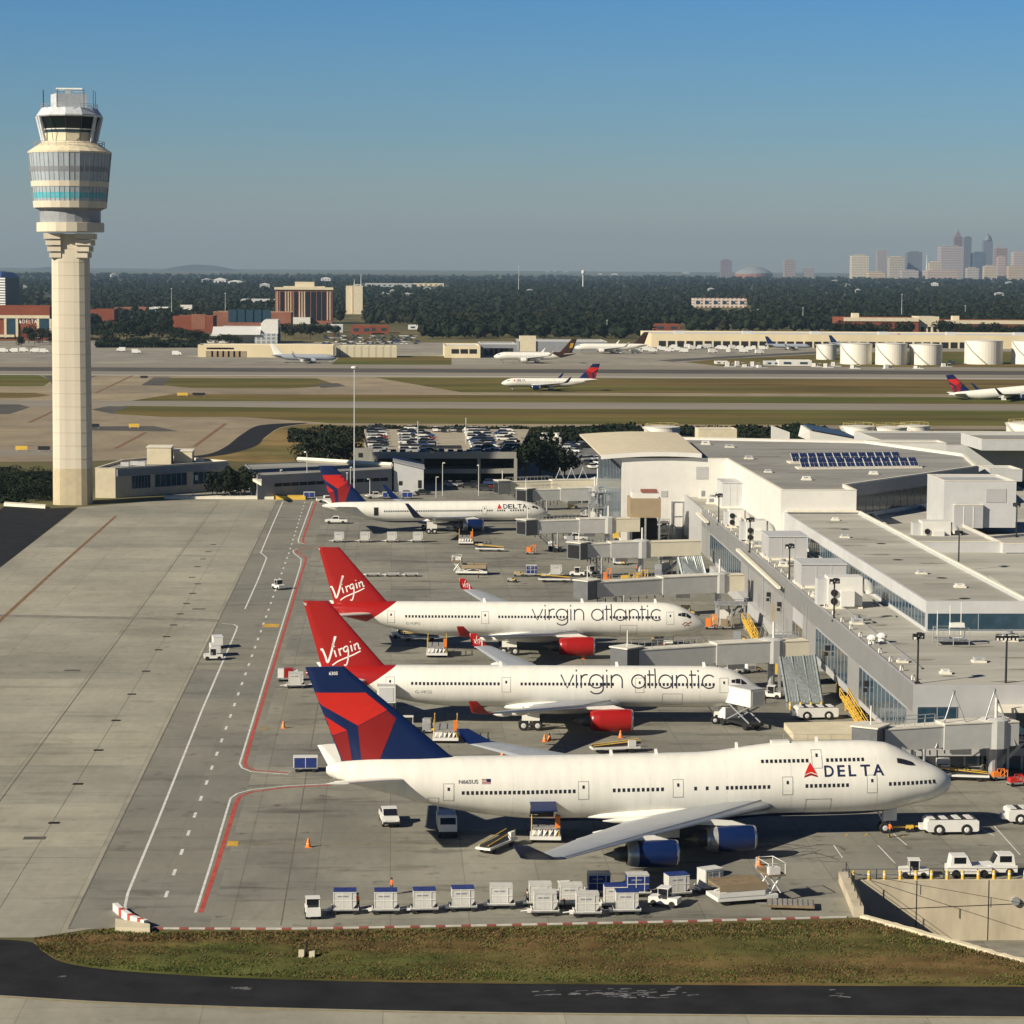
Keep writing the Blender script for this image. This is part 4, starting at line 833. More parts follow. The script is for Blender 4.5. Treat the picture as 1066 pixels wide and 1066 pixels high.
def wing_mesh(st, side, lo=0., hi=1., grow=1.):   # st: (y, dLE, chord, z, thickness)
    rings = []
    for q_ in st:
        y, d, ch, z, th = q_[:5]; tw = q_[5] if len(q_) > 5 else 0; rr_ = []
        for f, h in AIRF:
            f2 = min(hi, max(lo, f)); hh = h if lo <= f <= hi else h*(.0 if f < lo else 1)
            if f > hi: hh = [q for q in (AIRF[4][1],)][0]*.9*(1 if h > 0 else -.5)
            rr_.append((-(d+f2*ch), side*y, z+hh*th*.5*grow-tw*f2))
        rings.append(rr_ if side > 0 else rr_[::-1])
    return MB().loft(rings, True)
def vert_fin(st, grow=1.):                         # st: (z, dLE, chord, half thickness)
    rings = []
    for z, d, ch, th in st:
        up = [(f, h) for f, h in AIRF[:8]]; rr_ = [(-(d+f*ch), h*th*grow, z) for f, h in up]+[(-(d+f*ch), -h*th*grow, z) for f, h in up[::-1] if f > 0]
        rings.append(rr_)
    return MB().loft(rings, True)
def bvh_of(b): return BVHTree.FromPolygons([Vector(p) for p in b.v], [list(f) for f in b.f])
def decal(name, polys, bvh, side, m, par, off=.025, step=(.8, .35)):
    # polys: outlines in aircraft x,z; draped onto the surface seen from that side
    bm = bmesh.new()
    for pl in polys:
        loops = pl if isinstance(pl[0][0], (tuple, list)) else [pl]
        vs3 = [[Vector((p[0], p[1], 0)) for p in l] for l in loops]; flat = [v for l in vs3 for v in l]
        bv = [bm.verts.new((v.x, 0, v.y)) for v in flat]
        for t in geometry.tessellate_polygon(vs3):
            if len(set(t)) == 3:
                try: bm.faces.new([bv[i] for i in t])
                except ValueError: pass
    xs_ = [v.co.x for v in bm.verts]; zs_ = [v.co.z for v in bm.verts]
    for ax, (lo, hi), s in (((1, 0, 0), (min(xs_), max(xs_)), step[0]), ((0, 0, 1), (min(zs_), max(zs_)), step[1])):
        k = math.ceil(lo/s)
        while k*s < hi:
            bmesh.ops.bisect_plane(bm, geom=bm.verts[:]+bm.edges[:]+bm.faces[:], dist=1e-5, plane_co=Vector(ax)*k*s, plane_no=ax); k += 1
    for v in bm.verts:
        h = bvh.ray_cast(Vector((v.co.x, side*40, v.co.z)), Vector((0, -side, 0)))
        if h[0] is None: h = bvh.find_nearest(Vector((v.co.x, side*2, v.co.z)))
        n_ = h[1] if h[1].y*side > 0 else -h[1]; v.co = h[0]+n_*off
    for f in bm.faces:
        f.normal_update()
        if f.normal.y*side < 0: f.normal_flip()
    me = bpy.data.meshes.new(name); bm.to_mesh(me); bm.free(); me.materials.append(m)
    o = bpy.data.objects.new(name, me); COL.objects.link(o); o.parent = par; return o
def text_loops(s, x0, z0, w, h, bold=0., space=1.):
    cu = bpy.data.curves.new('t', 'FONT'); cu.body = s; cu.resolution_u = 3; cu.offset = bold; cu.space_character = space
    o = bpy.data.objects.new('t', cu); COL.objects.link(o); dg = bpy.context.evaluated_depsgraph_get(); me = bpy.data.meshes.new_from_object(o.evaluated_get(dg))
    vs_ = [v.co.copy() for v in me.vertices]; xa, xb = min(v.x for v in vs_), max(v.x for v in vs_); ya, yb = min(v.y for v in vs_), max(v.y for v in vs_)
    out = [[(x0+(vs_[i].x-xa)/(xb-xa)*w, z0+(vs_[i].y-ya)/(yb-ya)*h) for i in p.vertices] for p in me.polygons]
    bpy.data.objects.remove(o); bpy.data.curves.remove(cu); bpy.data.meshes.remove(me); return out
def stroke(pts, w):                                # outline strips of a monoline stroke
    P = [Vector(p) for p in pts]; out = []; L_, Rr = [], []
    for i, p in enumerate(P):
        d = (P[min(i+1, len(P)-1)]-P[max(i-1, 0)]).normalized(); q = Vector((-d.y, d.x))*w/2; L_.append(p+q); Rr.append(p-q)
    return [[tuple(L_[i]), tuple(Rr[i]), tuple(Rr[i+1]), tuple(L_[i+1])] for i in range(len(P)-1)]
def arc(cx, cz, rx, rz, a0, a1, n=10): return [(cx+rx*math.cos(R(a0+(a1-a0)*k/n)), cz+rz*math.sin(R(a0+(a1-a0)*k/n))) for k in range(n+1)]
def script_word(x0, z0, w, xh):                    # thin lower-case lettering, monoline, one list of strips per letter
    S = []; x = 0.
    def ring(x): return arc(x+.5, .5, .5, .5, 0, 360, 22)
    dot = lambda: [(x, 1.22), (x, 1.34)]
    stem = lambda h=1: [(x, 0), (x, h)]
    arch = lambda: arc(x+.4, .58, .4, .42, 180, 0, 12)+[(x+.8, 0)]
    S.append([[(x, 1), (x+.46, 0), (x+.92, 1)]]); x += 1.14
    S.append([stem(), dot()]); x += .34
    S.append([stem(), arc(x+.36, .64, .36, .36, 180, 70, 7)]); x += .62
    S.append([ring(x), [(x+1, 1), (x+1, -.05)]+arc(x+.5, -.05, .5, .42, 0, -150, 10)[1:]]); x += 1.28
    S.append([stem(), dot()]); x += .32
    S.append([stem(), arch()]); x += 1.5
    S.append([ring(x), [(x+1, 1), (x+1, 0)]]); x += 1.32
    S.append([stem(1.32), [(x-.18, 1), (x+.34, 1)]]); x += .42
    S.append([stem(1.42)]); x += .26
    S.append([ring(x), [(x+1, 1), (x+1, 0)]]); x += 1.3
    S.append([stem(), arch()]); x += 1.12
    S.append([stem(1.32), [(x-.18, 1), (x+.34, 1)]]); x += .5
    S.append([stem(), dot()]); x += .28
    S.append([arc(x+.5, .5, .5, .5, 45, 315, 16)]); x += .9
    k = w/x; out = []
    for L_ in S:
        q = []
        for s in L_: q += stroke([(x0+px_*k, z0+pz*xh) for px_, pz in s], .17)
        out.append(q)
    return out
def signature(fx):                                 # hand-written tail signature; fx maps picture coords of the fin to x,z
    S = [([(252, 462), (257, 458), (263, 468), (272, 490), (280, 512), (290, 490), (300, 452), (311, 405)], 8.5), ([(300, 452), (305, 430), (313, 404)], 9),
         ([(308, 462), (312, 476), (316, 489)], 6), ([(306, 448), (308, 444)], 6), ([(326, 455), (330, 470), (334, 484)], 6), ([(328, 466), (334, 456), (342, 453)], 5.5),
         ([(362, 444), (352, 447), (346, 456), (350, 466), (358, 466), (363, 456), (363, 446), (366, 470), (364, 500), (357, 522), (348, 521)], 5.5),
         ([(376, 440), (379, 454), (382, 466)], 6), ([(373, 428), (375, 425)], 6), ([(389, 436), (392, 449), (395, 460)], 6), ([(391, 448), (398, 434), (405, 436), (408, 448), (411, 455), (416, 452)], 5.5),
         ([(300, 524), (322, 508), (352, 494), (385, 480), (416, 464)], 5.5)]
    out = []
    for pts, w in S:
        P = curve([(u, v, 0) for u, v in pts], 4); q = [fx(p.x, p.y) for p in P]; s = abs(fx(101, 0)[0]-fx(100, 0)[0]); out += stroke(q, w*s)
    return out
def wheel(par, x, y, z, r_, w, nm='wheel'):
    MB().lathe([(r_*.55, y-w/2), (r_*.92, y-w/2), (r_, y-w*.3), (r_, y+w*.3), (r_*.92, y+w/2), (r_*.55, y+w/2)], 16, (x, z), 'y').build(nm, M_TYRE, par)
class hubs:                                       # one hub mesh per wheel
    def __init__(s, par, lst, r_, w): s.a = (par, lst, r_, w)
    def build(s, name, m, par):
        _, lst, r_, w = s.a
        for x, y, z in lst: MB().lathe([(r_*.5, y-w/2-.01), (r_*.2, y-w/2-.06), (r_*.2, y+w/2+.06), (r_*.5, y+w/2+.01)], 10, (x, z), 'y').build(name, m, par)
def airliner(name, label, S, loc, head, group=None, sides=(-1,), pitch=0., win=True, roll=0.):
    Rt = thing(name, label, 'airliner', loc, head, group); Rt.rotation_euler = (roll, -pitch, head); W_ = {'root': Rt}
    tab = S['tab']; n = 36; L = S['L']; ds = [0, .12, .35, .7, 1.2, 1.8, 2.5, 3.3, 4.2, 5.2, 6.4, 7.8, 9.5]
    ds += [9.5+(L-9.5)*k/40 for k in range(1, 41)]; ds = sorted(set(ds+[t[0] for t in tab])); rings = []
    for d in ds:
        zb, zt, hw, z2, r2 = smooth_tab(tab, d); zc = (zb+zt)/2; rz = max(.01, (zt-zb)/2); hw = max(.01, hw); rr_ = []
        for j in range(n):
            q = 2*math.pi*j/n; cy, cz = math.cos(q), math.sin(q); r1 = 1/math.sqrt((cy/hw)**2+(cz/rz)**2)
            if r2 > .05:                           # upper-deck lobe
                hz = z2-zc; bb = cz*hz; disc = bb*bb-(hz*hz-r2*r2)
                if disc > 0:
                    ru = bb+math.sqrt(disc); k_ = .35; r1 = (r1+ru)/2+math.sqrt((r1-ru)**2+k_*k_*(1 if cz > -.2 else 0)*min(1, r2/2)**2)/2 if ru > 0 else r1
            rr_.append((-d, r1*cy, zc+r1*cz))
        rings.append(rr_[::-1])
    fb = MB().loft(rings, True); fu = fb.build('fuselage', S['paint'], Rt); bv = bvh_of(fb); W_['bv'] = bv; W_['fuselage'] = fu
    if 'fair' in S:                                # wing-root fairing bulge
        d0, d1, z0, hw = S['fair']; rr2 = []
        for k in range(13):
            f = k/12; e = math.sin(math.pi*f)**.5; rr2.append([(-(d0+(d1-d0)*f), hw*e*math.cos(q), z0+1.15*e*math.sin(q)) for q in [2*math.pi*j/16 for j in range(16)]][::-1])
        MB().loft(rr2, True).build('belly_fairing', S['paint'], fu)
    wings = {}
    for sd in (-1, 1):
        wb = wing_mesh(S['wing'], sd); w = wb.build('wing', M_WING, Rt); wings[sd] = w
        wing_mesh([(q[0], q[1]-.02)+tuple(q[2:]) for q in S['wing'][1:]], sd, 0, .06, 1.05).build('leading_edge', M_LE, w)
        if 'winglet' in S:
            rings = [[(-(d+f*ch), sd*(y+h*th*cy*.5), z+h*th*.5*(1-cy)) for f, h in AIRF] for y, d, ch, z, th, cy in S['winglet']]
            if sd < 0: rings = [r_[::-1] for r_ in rings]
            wl_ = MB().loft(rings, True); q = wl_.build('winglet', S['wlm'], w); W_['wl%d' % sd] = (q, bvh_of(wl_))
        for y in S.get('tracks', ()):              # flap track fairings
            d, ch, z, th = interp([q[:5] for q in S['wing']], y); rings = []
            for k in range(7):
                f = k/6; e = math.sin(math.pi*min(1, f*.92+.06))**.7; rings.append([(-(d+ch*(.62+.55*f)), sd*y+.28*e*math.cos(q), z-th*.3-.25+.38*e*math.sin(q)) for q in [2*math.pi*j/8 for j in range(8)]][::-1])
            MB().loft(rings, True).build('flap_fairing', M_AC, w)
        sb = wing_mesh(S['stab'], sd); sb.build('stabiliser', S.get('stabm', M_LE if False else M_AC), Rt)
    fbm = vert_fin(S['fin']); fin = fbm.build('tail_fin', S['finm'], Rt); W_['fin'] = fin; W_['fbv'] = bvh_of(fbm)
    for (y, d, z, r_, ln) in S['eng']:
        for sd in (-1, 1):
            e = thing('engine', '', 'x'); [e.__delitem__(k) for k in ('category',)]; e.parent = Rt
            prof = [(r_*.78, -.35), (r_*.86, -.08), (r_*.93, 0), (r_*1.0, -.35), (r_*1.06, -ln*.22), (r_*1.06, -ln*.42)]
            MB().lathe([(a, -d+h) for a, h in [(r_*.86, -.08), (r_*.93, .0), (r_*.985, -.25)]], 24, (sd*y, z), 'x', True, cap=False).build('inlet_lip', M_LIP, e)
            MB().lathe([(a, -d+h) for a, h in [(r_*.985, -.25), (r_*1.05, -ln*.2), (r_*1.06, -ln*.45), (r_*1.0, -ln*.73)]], 24, (sd*y, z), 'x', True, cap=False).build('cowl', S['engm'], e)
            MB().lathe([(a, -d+h) for a, h in [(r_*1.0, -ln*.73), (r_*.92, -ln*.85), (r_*.84, -ln*.93), (r_*.74, -ln*.93)]], 24, (sd*y, z), 'x', True, cap=False).build('reverser', S.get('revm', M_NOZ), e)
            MB().lathe([(a, -d+h) for a, h in [(r_*.5, -ln*.5), (r_*.66, -ln*.8), (r_*.55, -ln*1.05), (r_*.42, -ln*1.15), (r_*.3, -ln*1.15), (.02, -ln*1.35)]], 20, (sd*y, z), 'x', True).build('core_nozzle', M_CORE, e)
            MB().lathe([(.02, -d-.6), (r_*.3, -d-1.1), (r_*.84, -d-1.12), (r_*.84, -d-.1)], 24, (sd*y, z), 'x', True, cap=False).build('fan', M_DARK, e)
            wd, wc, wz, wt = interp([q[:5] for q in S['wing']], y)
            MB().side([(-(d+ln*.12), z+r_*.95), (-(d+ln*.5), z+r_*1.0), (-(wd+wc*.5), wz-wt*.2), (-(wd+.25), wz+.1), (-(d+ln*.42), z+r_*1.35)], sd*y-.2, sd*y+.2).build('pylon', M_AC if S['engm'] is not M_VRED else M_AC, e)
    for nm, lst, r0_, w_, ztop in S['gear']:        # each entry: gear leg with its wheels
        g = thing(nm, '', 'x'); del g['category']; g.parent = Rt
        sk = S.get('sink', (0, 0)); cx = sum(p[0] for p in lst)/len(lst); r_ = r0_; gz = r0_-sk[0]+cx*sk[1]; cy = sum(p[1] for p in lst)/len(lst); b = MB().tube([(-cx, cy, gz), (-cx, cy, ztop)], .16 if r_ < .58 else .24, 8)
        b.tube([(-cx, cy, gz+.5), (-cx-1.1, cy, ztop)], .1, 6); ys = [p[1] for p in lst]; xsx = [p[0] for p in lst]
        for xx in sorted(set(xsx)): b.tube([(-xx, min(ys), gz), (-xx, max(ys), gz)], .1, 6)
        if max(xsx)-min(xsx) > .3: b.tube([(-min(xsx), cy, gz), (-max(xsx), cy, gz)], .16, 6)
        b.build('strut', M_STRUT, g)
        for x, y in lst: wheel(g, -x, y, gz, r_, w_)
        hubs(g, [(-x, y, gz) for x, y in lst], r_, w_).build('hub', M_STRUT, g)
        sg = -1 if cy < -.5 else 1
        if abs(cy) > .5: MB().box(-cx-1.2, -cx+1.2, cy+sg*.9, cy+sg*.96, r_+.7, ztop-.2).build('gear_door', M_AC, g)
        else: MB().box(-cx-.2, -cx+1.3, -.62, -.56, 1.3, ztop).build('gear_door', M_AC, g)
    # cockpit glazing
    for sd in (-1, 1):
        for pl in S['cockpit']: decal('cockpit_window', [[(-x, z) for x, z in pl]], bv, sd, M_WIN, fu, S.get('cko', .02), (.3, .15))
    if win:
        me = MB().box(-.15, .15, -.012, .012, -.2, .2); proto = None
        for sd in sides:
            for d0, d1, z in S['win']:
                k = max(1, round((d1-d0)/S.get('wp', .508)))
                for i in range(k):
                    x = -(d0+(i+.5)*(d1-d0)/k); h = bv.ray_cast(Vector((x, sd*40, z)), Vector((0, -sd, 0)))
                    if h[0] is None: continue
                    nn_ = h[1] if h[1].y*sd > 0 else -h[1]
                    if proto is None: proto = me.build('window', M_WIN, Rt); o = proto
                    else: o = bpy.data.objects.new('window', proto.data); COL.objects.link(o); o.parent = Rt
                    o.location = h[0]+nn_*.008; o.rotation_euler = (nn_*sd).to_track_quat('Y', 'Z').to_euler()
            for d, z0, z1, w_ in S['doors']:
                fr = [[(-d-w_/2-.05, z0-.05), (-d+w_/2+.05, z0-.05), (-d+w_/2+.05, z1+.05), (-d-w_/2-.05, z1+.05)], [(-d-w_/2+.03, z0+.03), (-d+w_/2-.03, z0+.03), (-d+w_/2-.03, z1-.03), (-d-w_/2+.03, z1-.03)]]
                dd = decal('door', [[(-d-w_/2, z0), (-d+w_/2, z0), (-d+w_/2, z1), (-d-w_/2, z1)]], bv, sd, M_AC, Rt, .012); decal('door_seam', [fr], bv, sd, M_LINE, dd, .02)
                decal('door_window', [[(-d-.13, z0+1.15), (-d+.13, z0+1.15), (-d+.13, z0+1.5), (-d-.13, z0+1.5)]], bv, sd, M_WIN, dd, .03)
    return W_
def on_plane(root, y0):
    M = Matrix.Translation(root.location) @ root.rotation_euler.to_matrix().to_4x4(); I = M.inverted(); e = I @ EYE
    def f(u, v):
        d = (I @ (EYE+ray(u, v)))-e; k = (y0-e.y)/d.y; p = e+d*k; return (p.x, p.z)
    return f
def widget(W_, f, crop, sides=(-1, 1)):            # red chevron tail art on the navy fin
    P = lambda l: [f(*crop(*q)) for q in l]
    for sd in sides:
        o = .02
        decal('tail_emblem', [P([(110, 127), (275, 125), (344, 180), (252, 230), (120, 157)])], W_['fbv'], sd, M_BRED, W_['fin'], o)
        decal('tail_emblem', [P([(252, 232), (344, 182), (372, 206), (318, 343), (263, 342)])], W_['fbv'], sd, M_DRED, W_['fin'], o)
        decal('tail_emblem', [P([(138, 196), (218, 246), (172, 262)])], W_['fbv'], sd, M_BRED, W_['fin'], o)
        decal('tail_emblem', [P([(172, 264), (218, 248), (234, 342), (204, 342)])], W_['fbv'], sd, M_DRED, W_['fin'], o)
# ---- the four-engined airliner in front
S747 = dict(L=69.6, paint=M_AC747, finm=M_NAVY, engm=M_NAVY, wlm=M_NAVY,
 tab=[(0, 5.3, 5.5, .1, 5.6, .0), (.3, 4.6, 6.15, .8, 5.6, .0), (1.2, 4.0, 6.85, 1.6, 5.9, .3), (2.5, 3.45, 7.5, 2.25, 6.3, 1.0), (4.2, 3.15, 8.0, 2.65, 6.75, 1.6), (5.2, 2.9, 8.3, 2.85, 7.05, 1.85), (7.4, 2.45, 8.75, 3.1, 7.75, 2.2), (9.5, 2.2, 9.0, 3.22, 7.95, 2.32), (13, 2.1, 9.1, 3.25, 8.0, 2.33), (19, 2.1, 9.15, 3.25, 7.97, 2.33), (23, 2.1, 9.2, 3.25, 7.6, 2.3), (28, 2.1, 9.25, 3.25, 6.9, 2.2), (32, 2.1, 9.3, 3.25, 6.4, 2.0), (45, 2.15, 9.35, 3.25, 5.5, 0), (50, 2.75, 9.4, 3.15, 5.5, 0), (56, 3.7, 9.45, 2.75, 6, 0), (60, 4.7, 9.45, 2.3, 6, 0), (64.5, 6.0, 9.4, 1.6, 6, 0), (68.2, 7.1, 9.15, .95, 7, 0), (69.3, 7.6, 8.9, .6, 7.4, 0), (69.6, 7.9, 8.6, .35, 7.4, 0)],
 fair=(18.5, 44, 2.9, 3.6),
 wing=[(2.2, 20.2, 17.0, 3.6, 1.9, 1.3), (3.3, 21.3, 15.8, 3.85, 1.75, 1.2), (11.8, 29.3, 9.9, 4.3, 1.0, .2), (20.8, 37.9, 6.9, 4.7, .7, 0.), (30.6, 47.2, 4.0, 5.0, .42, 0.)],
 winglet=[(30.6, 47.2, 4.0, 5.0, .4, 0), (31.1, 48.5, 3.3, 5.25, .3, .6), (31.9, 51.2, 1.5, 6.7, .14, 1)], tracks=(6.5, 14.5, 18.5, 24.5),
 stab=[(.8, 60.2, 8.6, 7.15, .75), (2., 61.2, 7.6, 7.35, .7), (11., 67.6, 2.6, 8.95, .26)],
 fin=[(8.9, 54.7, 13.2, .62), (9.7, 56.2, 11.9, .58), (19.6, 67.6, 4.2, .22)],
 eng=[(11.7, 24.6, 2.3, 1.38, 5.7), (20.8, 34.5, 3.0, 1.38, 5.7)],
 gear=[('nose_gear', [(7.6, -.45), (7.6, .45)], .62, .42, 2.9)]+[(n_, [(x, y+.55) for x in (xc-.75, xc+.75)]+[(x, y-.55) for x in (xc-.75, xc+.75)], .62, .45, 3.4) for n_, xc, y in (('wing_gear', 33.0, -5.5), ('wing_gear', 33.0, 5.5), ('body_gear', 36.2, -1.9), ('body_gear', 36.2, 1.9))],
 cockpit=[[(4.6, 7.7), (4.85, 8.0), (5.35, 8.22), (5.35, 7.76)], [(5.41, 8.24), (6.05, 8.45), (6.05, 7.92), (5.41, 7.77)], [(6.11, 8.47), (6.75, 8.6), (6.75, 8.12), (6.11, 7.94)]],
 win=[], doors=[], sink=(.2, .007), cko=.06)
hd = R(3.5); ng = G(920, 866.5)
noseb = ng+Vector((math.cos(hd), math.sin(hd), 0))*7.6+Vector((0, 0, .2))
tmp = bpy.data.objects.new('t', None); tmp.location = noseb; tmp.rotation_euler = (0, -.007, hd); f7 = on_plane(tmp, -3.2)
dm = lambda u, v=820: -f7(u, v)[0]
f7_ = lambda u, v: f7(u, v)[1]
bpy.data.objects.remove(tmp)
ZW, ZU = (f7_(480.4, 826.4)+f7_(977, 815))/2, (f7_(818, 794)+f7_(880, 792.5))/2; print('ZW', ZW, ZU, f7_(480.4, 826.4), f7_(977, 815))
S747['win'] = [(dm(b_), dm(a_), ZW) for a_, b_ in ((480, 600), (636.8, 692), (721, 727), (735, 737), (745, 748), (754.6, 802.6), (837.5, 884.4), (924.6, 977))]+[(dm(b_), dm(a_), ZU) for a_, b_ in ((793, 844), (860.8, 902))]
S747['doors'] = [(dm(u), ZW-.9, ZW+1.0, 1.1) for u in (467.5, 607.5, 706, 820, 908)]+[(dm(852), ZU-.8, ZU+1.05, 1.1)]
A7 = airliner('jumbo_jet', 'white four engined airliner nearest the camera with upper deck and navy tail with red chevron', S747, noseb, hd, pitch=.007)
fn = on_plane(A7['root'], -.35); crop4 = lambda x, y: (290+x/3.046, 680+y/3.046)
widget(A7, fn, crop4)
fz = on_plane(A7['root'], -3.25)
def box_txt(f, u0, u1, vt, vb): a = f(u0, vb); c = f(u1, vt); return a[0], a[1], c[0]-a[0], c[1]-a[1]
FU = A7['fuselage']; x0, z0, w, h = box_txt(fz, 859, 922, 797, 809.5)
x0, w = -dm(859, 803), dm(859, 803)-dm(922, 803); z0 = ZW+.92; h = 1.18
adv = w/4.62
for k, ch in enumerate('DELTA'):
    decal('letter', text_loops(ch, x0+w*(0, .215, .40, .60, .80)[k], z0, w*(.155, .125, .12, .16, .19)[k], h, .02), A7['bv'], -1, M_DLET, FU, .03)
xt = -dm(838, 803); wt = 1.45
decal('logo_triangle', [[(xt, z0+.28), (xt+wt*.5, z0+.55), (xt+wt*.5, z0+1.55)], [(xt+wt*.5, z0+.55), (xt+wt, z0+.28), (xt+wt*.5, z0+1.55)]], A7['bv'], -1, M_BRED, FU, .03)
decal('logo_triangle', [[(xt-.05, z0-.02), (xt+wt*.5, z0+.2), (xt+wt*.5, z0+.45), (xt+.02, z0+.2)], [(xt+wt*.5, z0+.2), (xt+wt+.05, z0-.02), (xt+wt-.02, z0+.2), (xt+wt*.5, z0+.45)]], A7['bv'], -1, M_DRED, FU, .03)
xr = -dm(478, 821); decal('registration', text_loops('N665US', xr, ZW+1.0, 2.1, .42, .01), A7['bv'], -1, M_LET, FU, .03)
xf = -dm(502, 820); fl = []
for k in range(7): (fl if k % 2 == 0 else []).append([(xf, ZW+.95+.075*k), (xf+.95, ZW+.95+.075*k), (xf+.95, ZW+1.025+.075*k), (xf, ZW+1.025+.075*k)])
decal('flag_stripes', fl, A7['bv'], -1, M_DRED, FU, .03); decal('flag_canton', [[(xf+.5, ZW+1.2), (xf+.95, ZW+1.2), (xf+.95, ZW+1.48), (xf+.5, ZW+1.48)]], A7['bv'], -1, M_NAVY, FU, .04)
a = fn(*crop4(160, 70)); decal('ship_number', text_loops('6305', a[0], a[1], .95, .38, .02), A7['fbv'], -1, M_LETW, A7['fin'], .03)
MB().box(-20.5, -18.5, -.5, .5, 10.1, 10.5).build('antenna_fairing', M_AC, FU)
for d in (15, 24, 33, 38): MB().side([(-d, 8.6), (-d-.5, 8.6), (-d-.55, 10.85 if d < 20 else 10.4 if d < 25 else 9.85), (-d-.25, 10.85 if d < 20 else 10.4 if d < 25 else 9.85)], -.04, .04).build('blade_antenna', M_LETW, FU)
for d0, d1, z0_, z1_ in ((14.3, 17.2, 2.7, 4.5), (57.5, 58.7, 4.6, 5.4)):
    decal('hatch_seam', [[[(-d1, z0_), (-d0, z0_), (-d0, z1_), (-d1, z1_)], [(-d1+.07, z0_+.07), (-d0-.07, z0_+.07), (-d0-.07, z1_-.07), (-d1+.07, z1_-.07)]]], A7['bv'], -1, M_LINE, FU, .015)
for d in (9.2, 18.8, 26, 34.5, 42, 49.5): decal('skin_seam', [[(-d-.025, 2.9), (-d+.025, 2.9), (-d+.025, 8.9), (-d-.025, 8.9)]], A7['bv'], -1, mat('skin_seam', (.62, .60, .54), .35), FU, .008)
# open aft cargo door on the near side
cx = -dm(565, 838)
hh = A7['bv'].ray_cast(Vector((cx, -40, 4.6)), Vector((0, 1, 0)))[0]
MB().hexa([(cx-1.4, hh.y-.05, 4.75), (cx+1.4, hh.y-.05, 4.75), (cx+1.4, hh.y-2.0, 4.15), (cx-1.4, hh.y-2.0, 4.15)], [(cx-1.4, hh.y-.05, 4.9), (cx+1.4, hh.y-.05, 4.9), (cx+1.4, hh.y-2.0, 4.3), (cx-1.4, hh.y-2.0, 4.3)]).build('cargo_door', M_NAVY, A7['root'])
decal('cargo_hold', [[(cx-1.3, 2.95), (cx+1.3, 2.95), (cx+1.3, 4.6), (cx-1.3, 4.6)]], A7['bv'], -1, M_DARK, A7['root'], .02)
# ---- the two red-tailed twin jets
def S330():
    return dict(L=63.0, paint=M_ACV, finm=M_VRED, engm=M_VRED, wlm=M_VRED, revm=M_VRED,
 tab=[(0, 4.03, 4.23, 0.1, 4, 0), (0.35, 3.58, 4.83, 0.62, 4, 0), (1.2, 3.13, 5.58, 1.25, 4, 0), (2.5, 2.73, 6.48, 1.9, 4, 0), (4.2, 2.48, 7.33, 2.4, 4, 0), (6.4, 2.36, 7.88, 2.7, 4, 0), (9.5, 2.33, 7.98, 2.82, 4, 0), (42, 2.33, 7.98, 2.82, 4, 0), (48, 2.88, 7.98, 2.7, 4, 0), (54, 4.18, 7.98, 2.1, 4, 0), (59, 5.38, 7.78, 1.35, 4, 0), (62, 6.18, 7.38, 0.65, 4, 0), (63, 6.53, 7.03, 0.25, 4, 0)],
 fair=(19, 37, 2.5, 3.1),
 wing=[(2., 19.8, 12.2, 2.9, 1.6), (2.8, 20.6, 11.2, 3.0, 1.5), (9.6, 24.9, 7.6, 3.75, .9), (19, 31, 4.9, 5.0, .55), (28.8, 37.3, 2.6, 6.3, .3)],
 winglet=[(28.8, 37.3, 2.6, 6.3, .28, 0), (29.3, 38.2, 2.1, 6.55, .22, .6), (30.1, 39.6, 1.05, 8.1, .1, 1)], tracks=(7, 12, 16.5, 21),
 stab=[(.8, 53.6, 6.6, 6.0, .6), (1.8, 54.6, 5.8, 6.1, .55), (9.7, 59.9, 2.3, 6.8, .22)],
 fin=[(7.2, 51.2, 9.6, .5), (8.1, 52.4, 8.6, .46), (16.8, 60.0, 3.4, .18)],
 eng=[(9.4, 18.6, 2.05, 1.5, 6.2)],
 gear=[('nose_gear', [(6.7, -.35), (6.7, .35)], .53, .38, 2.6)]+[('main_gear', [(x, y+.7) for x in (31.3, 33.2)]+[(x, y-.7) for x in (31.3, 33.2)], .7, .5, 3.2) for y in (-5.3, 5.3)],
 cockpit=[[(2.5, 5.85), (3.3, 6.45), (3.35, 5.85), (2.7, 5.5)], [(3.42, 6.45), (4.1, 6.5), (4.1, 5.95), (3.45, 5.85)], [(4.17, 6.45), (4.7, 6.4), (4.7, 6.05), (4.17, 5.98)]],
 win=[], doors=[], wp=.533)
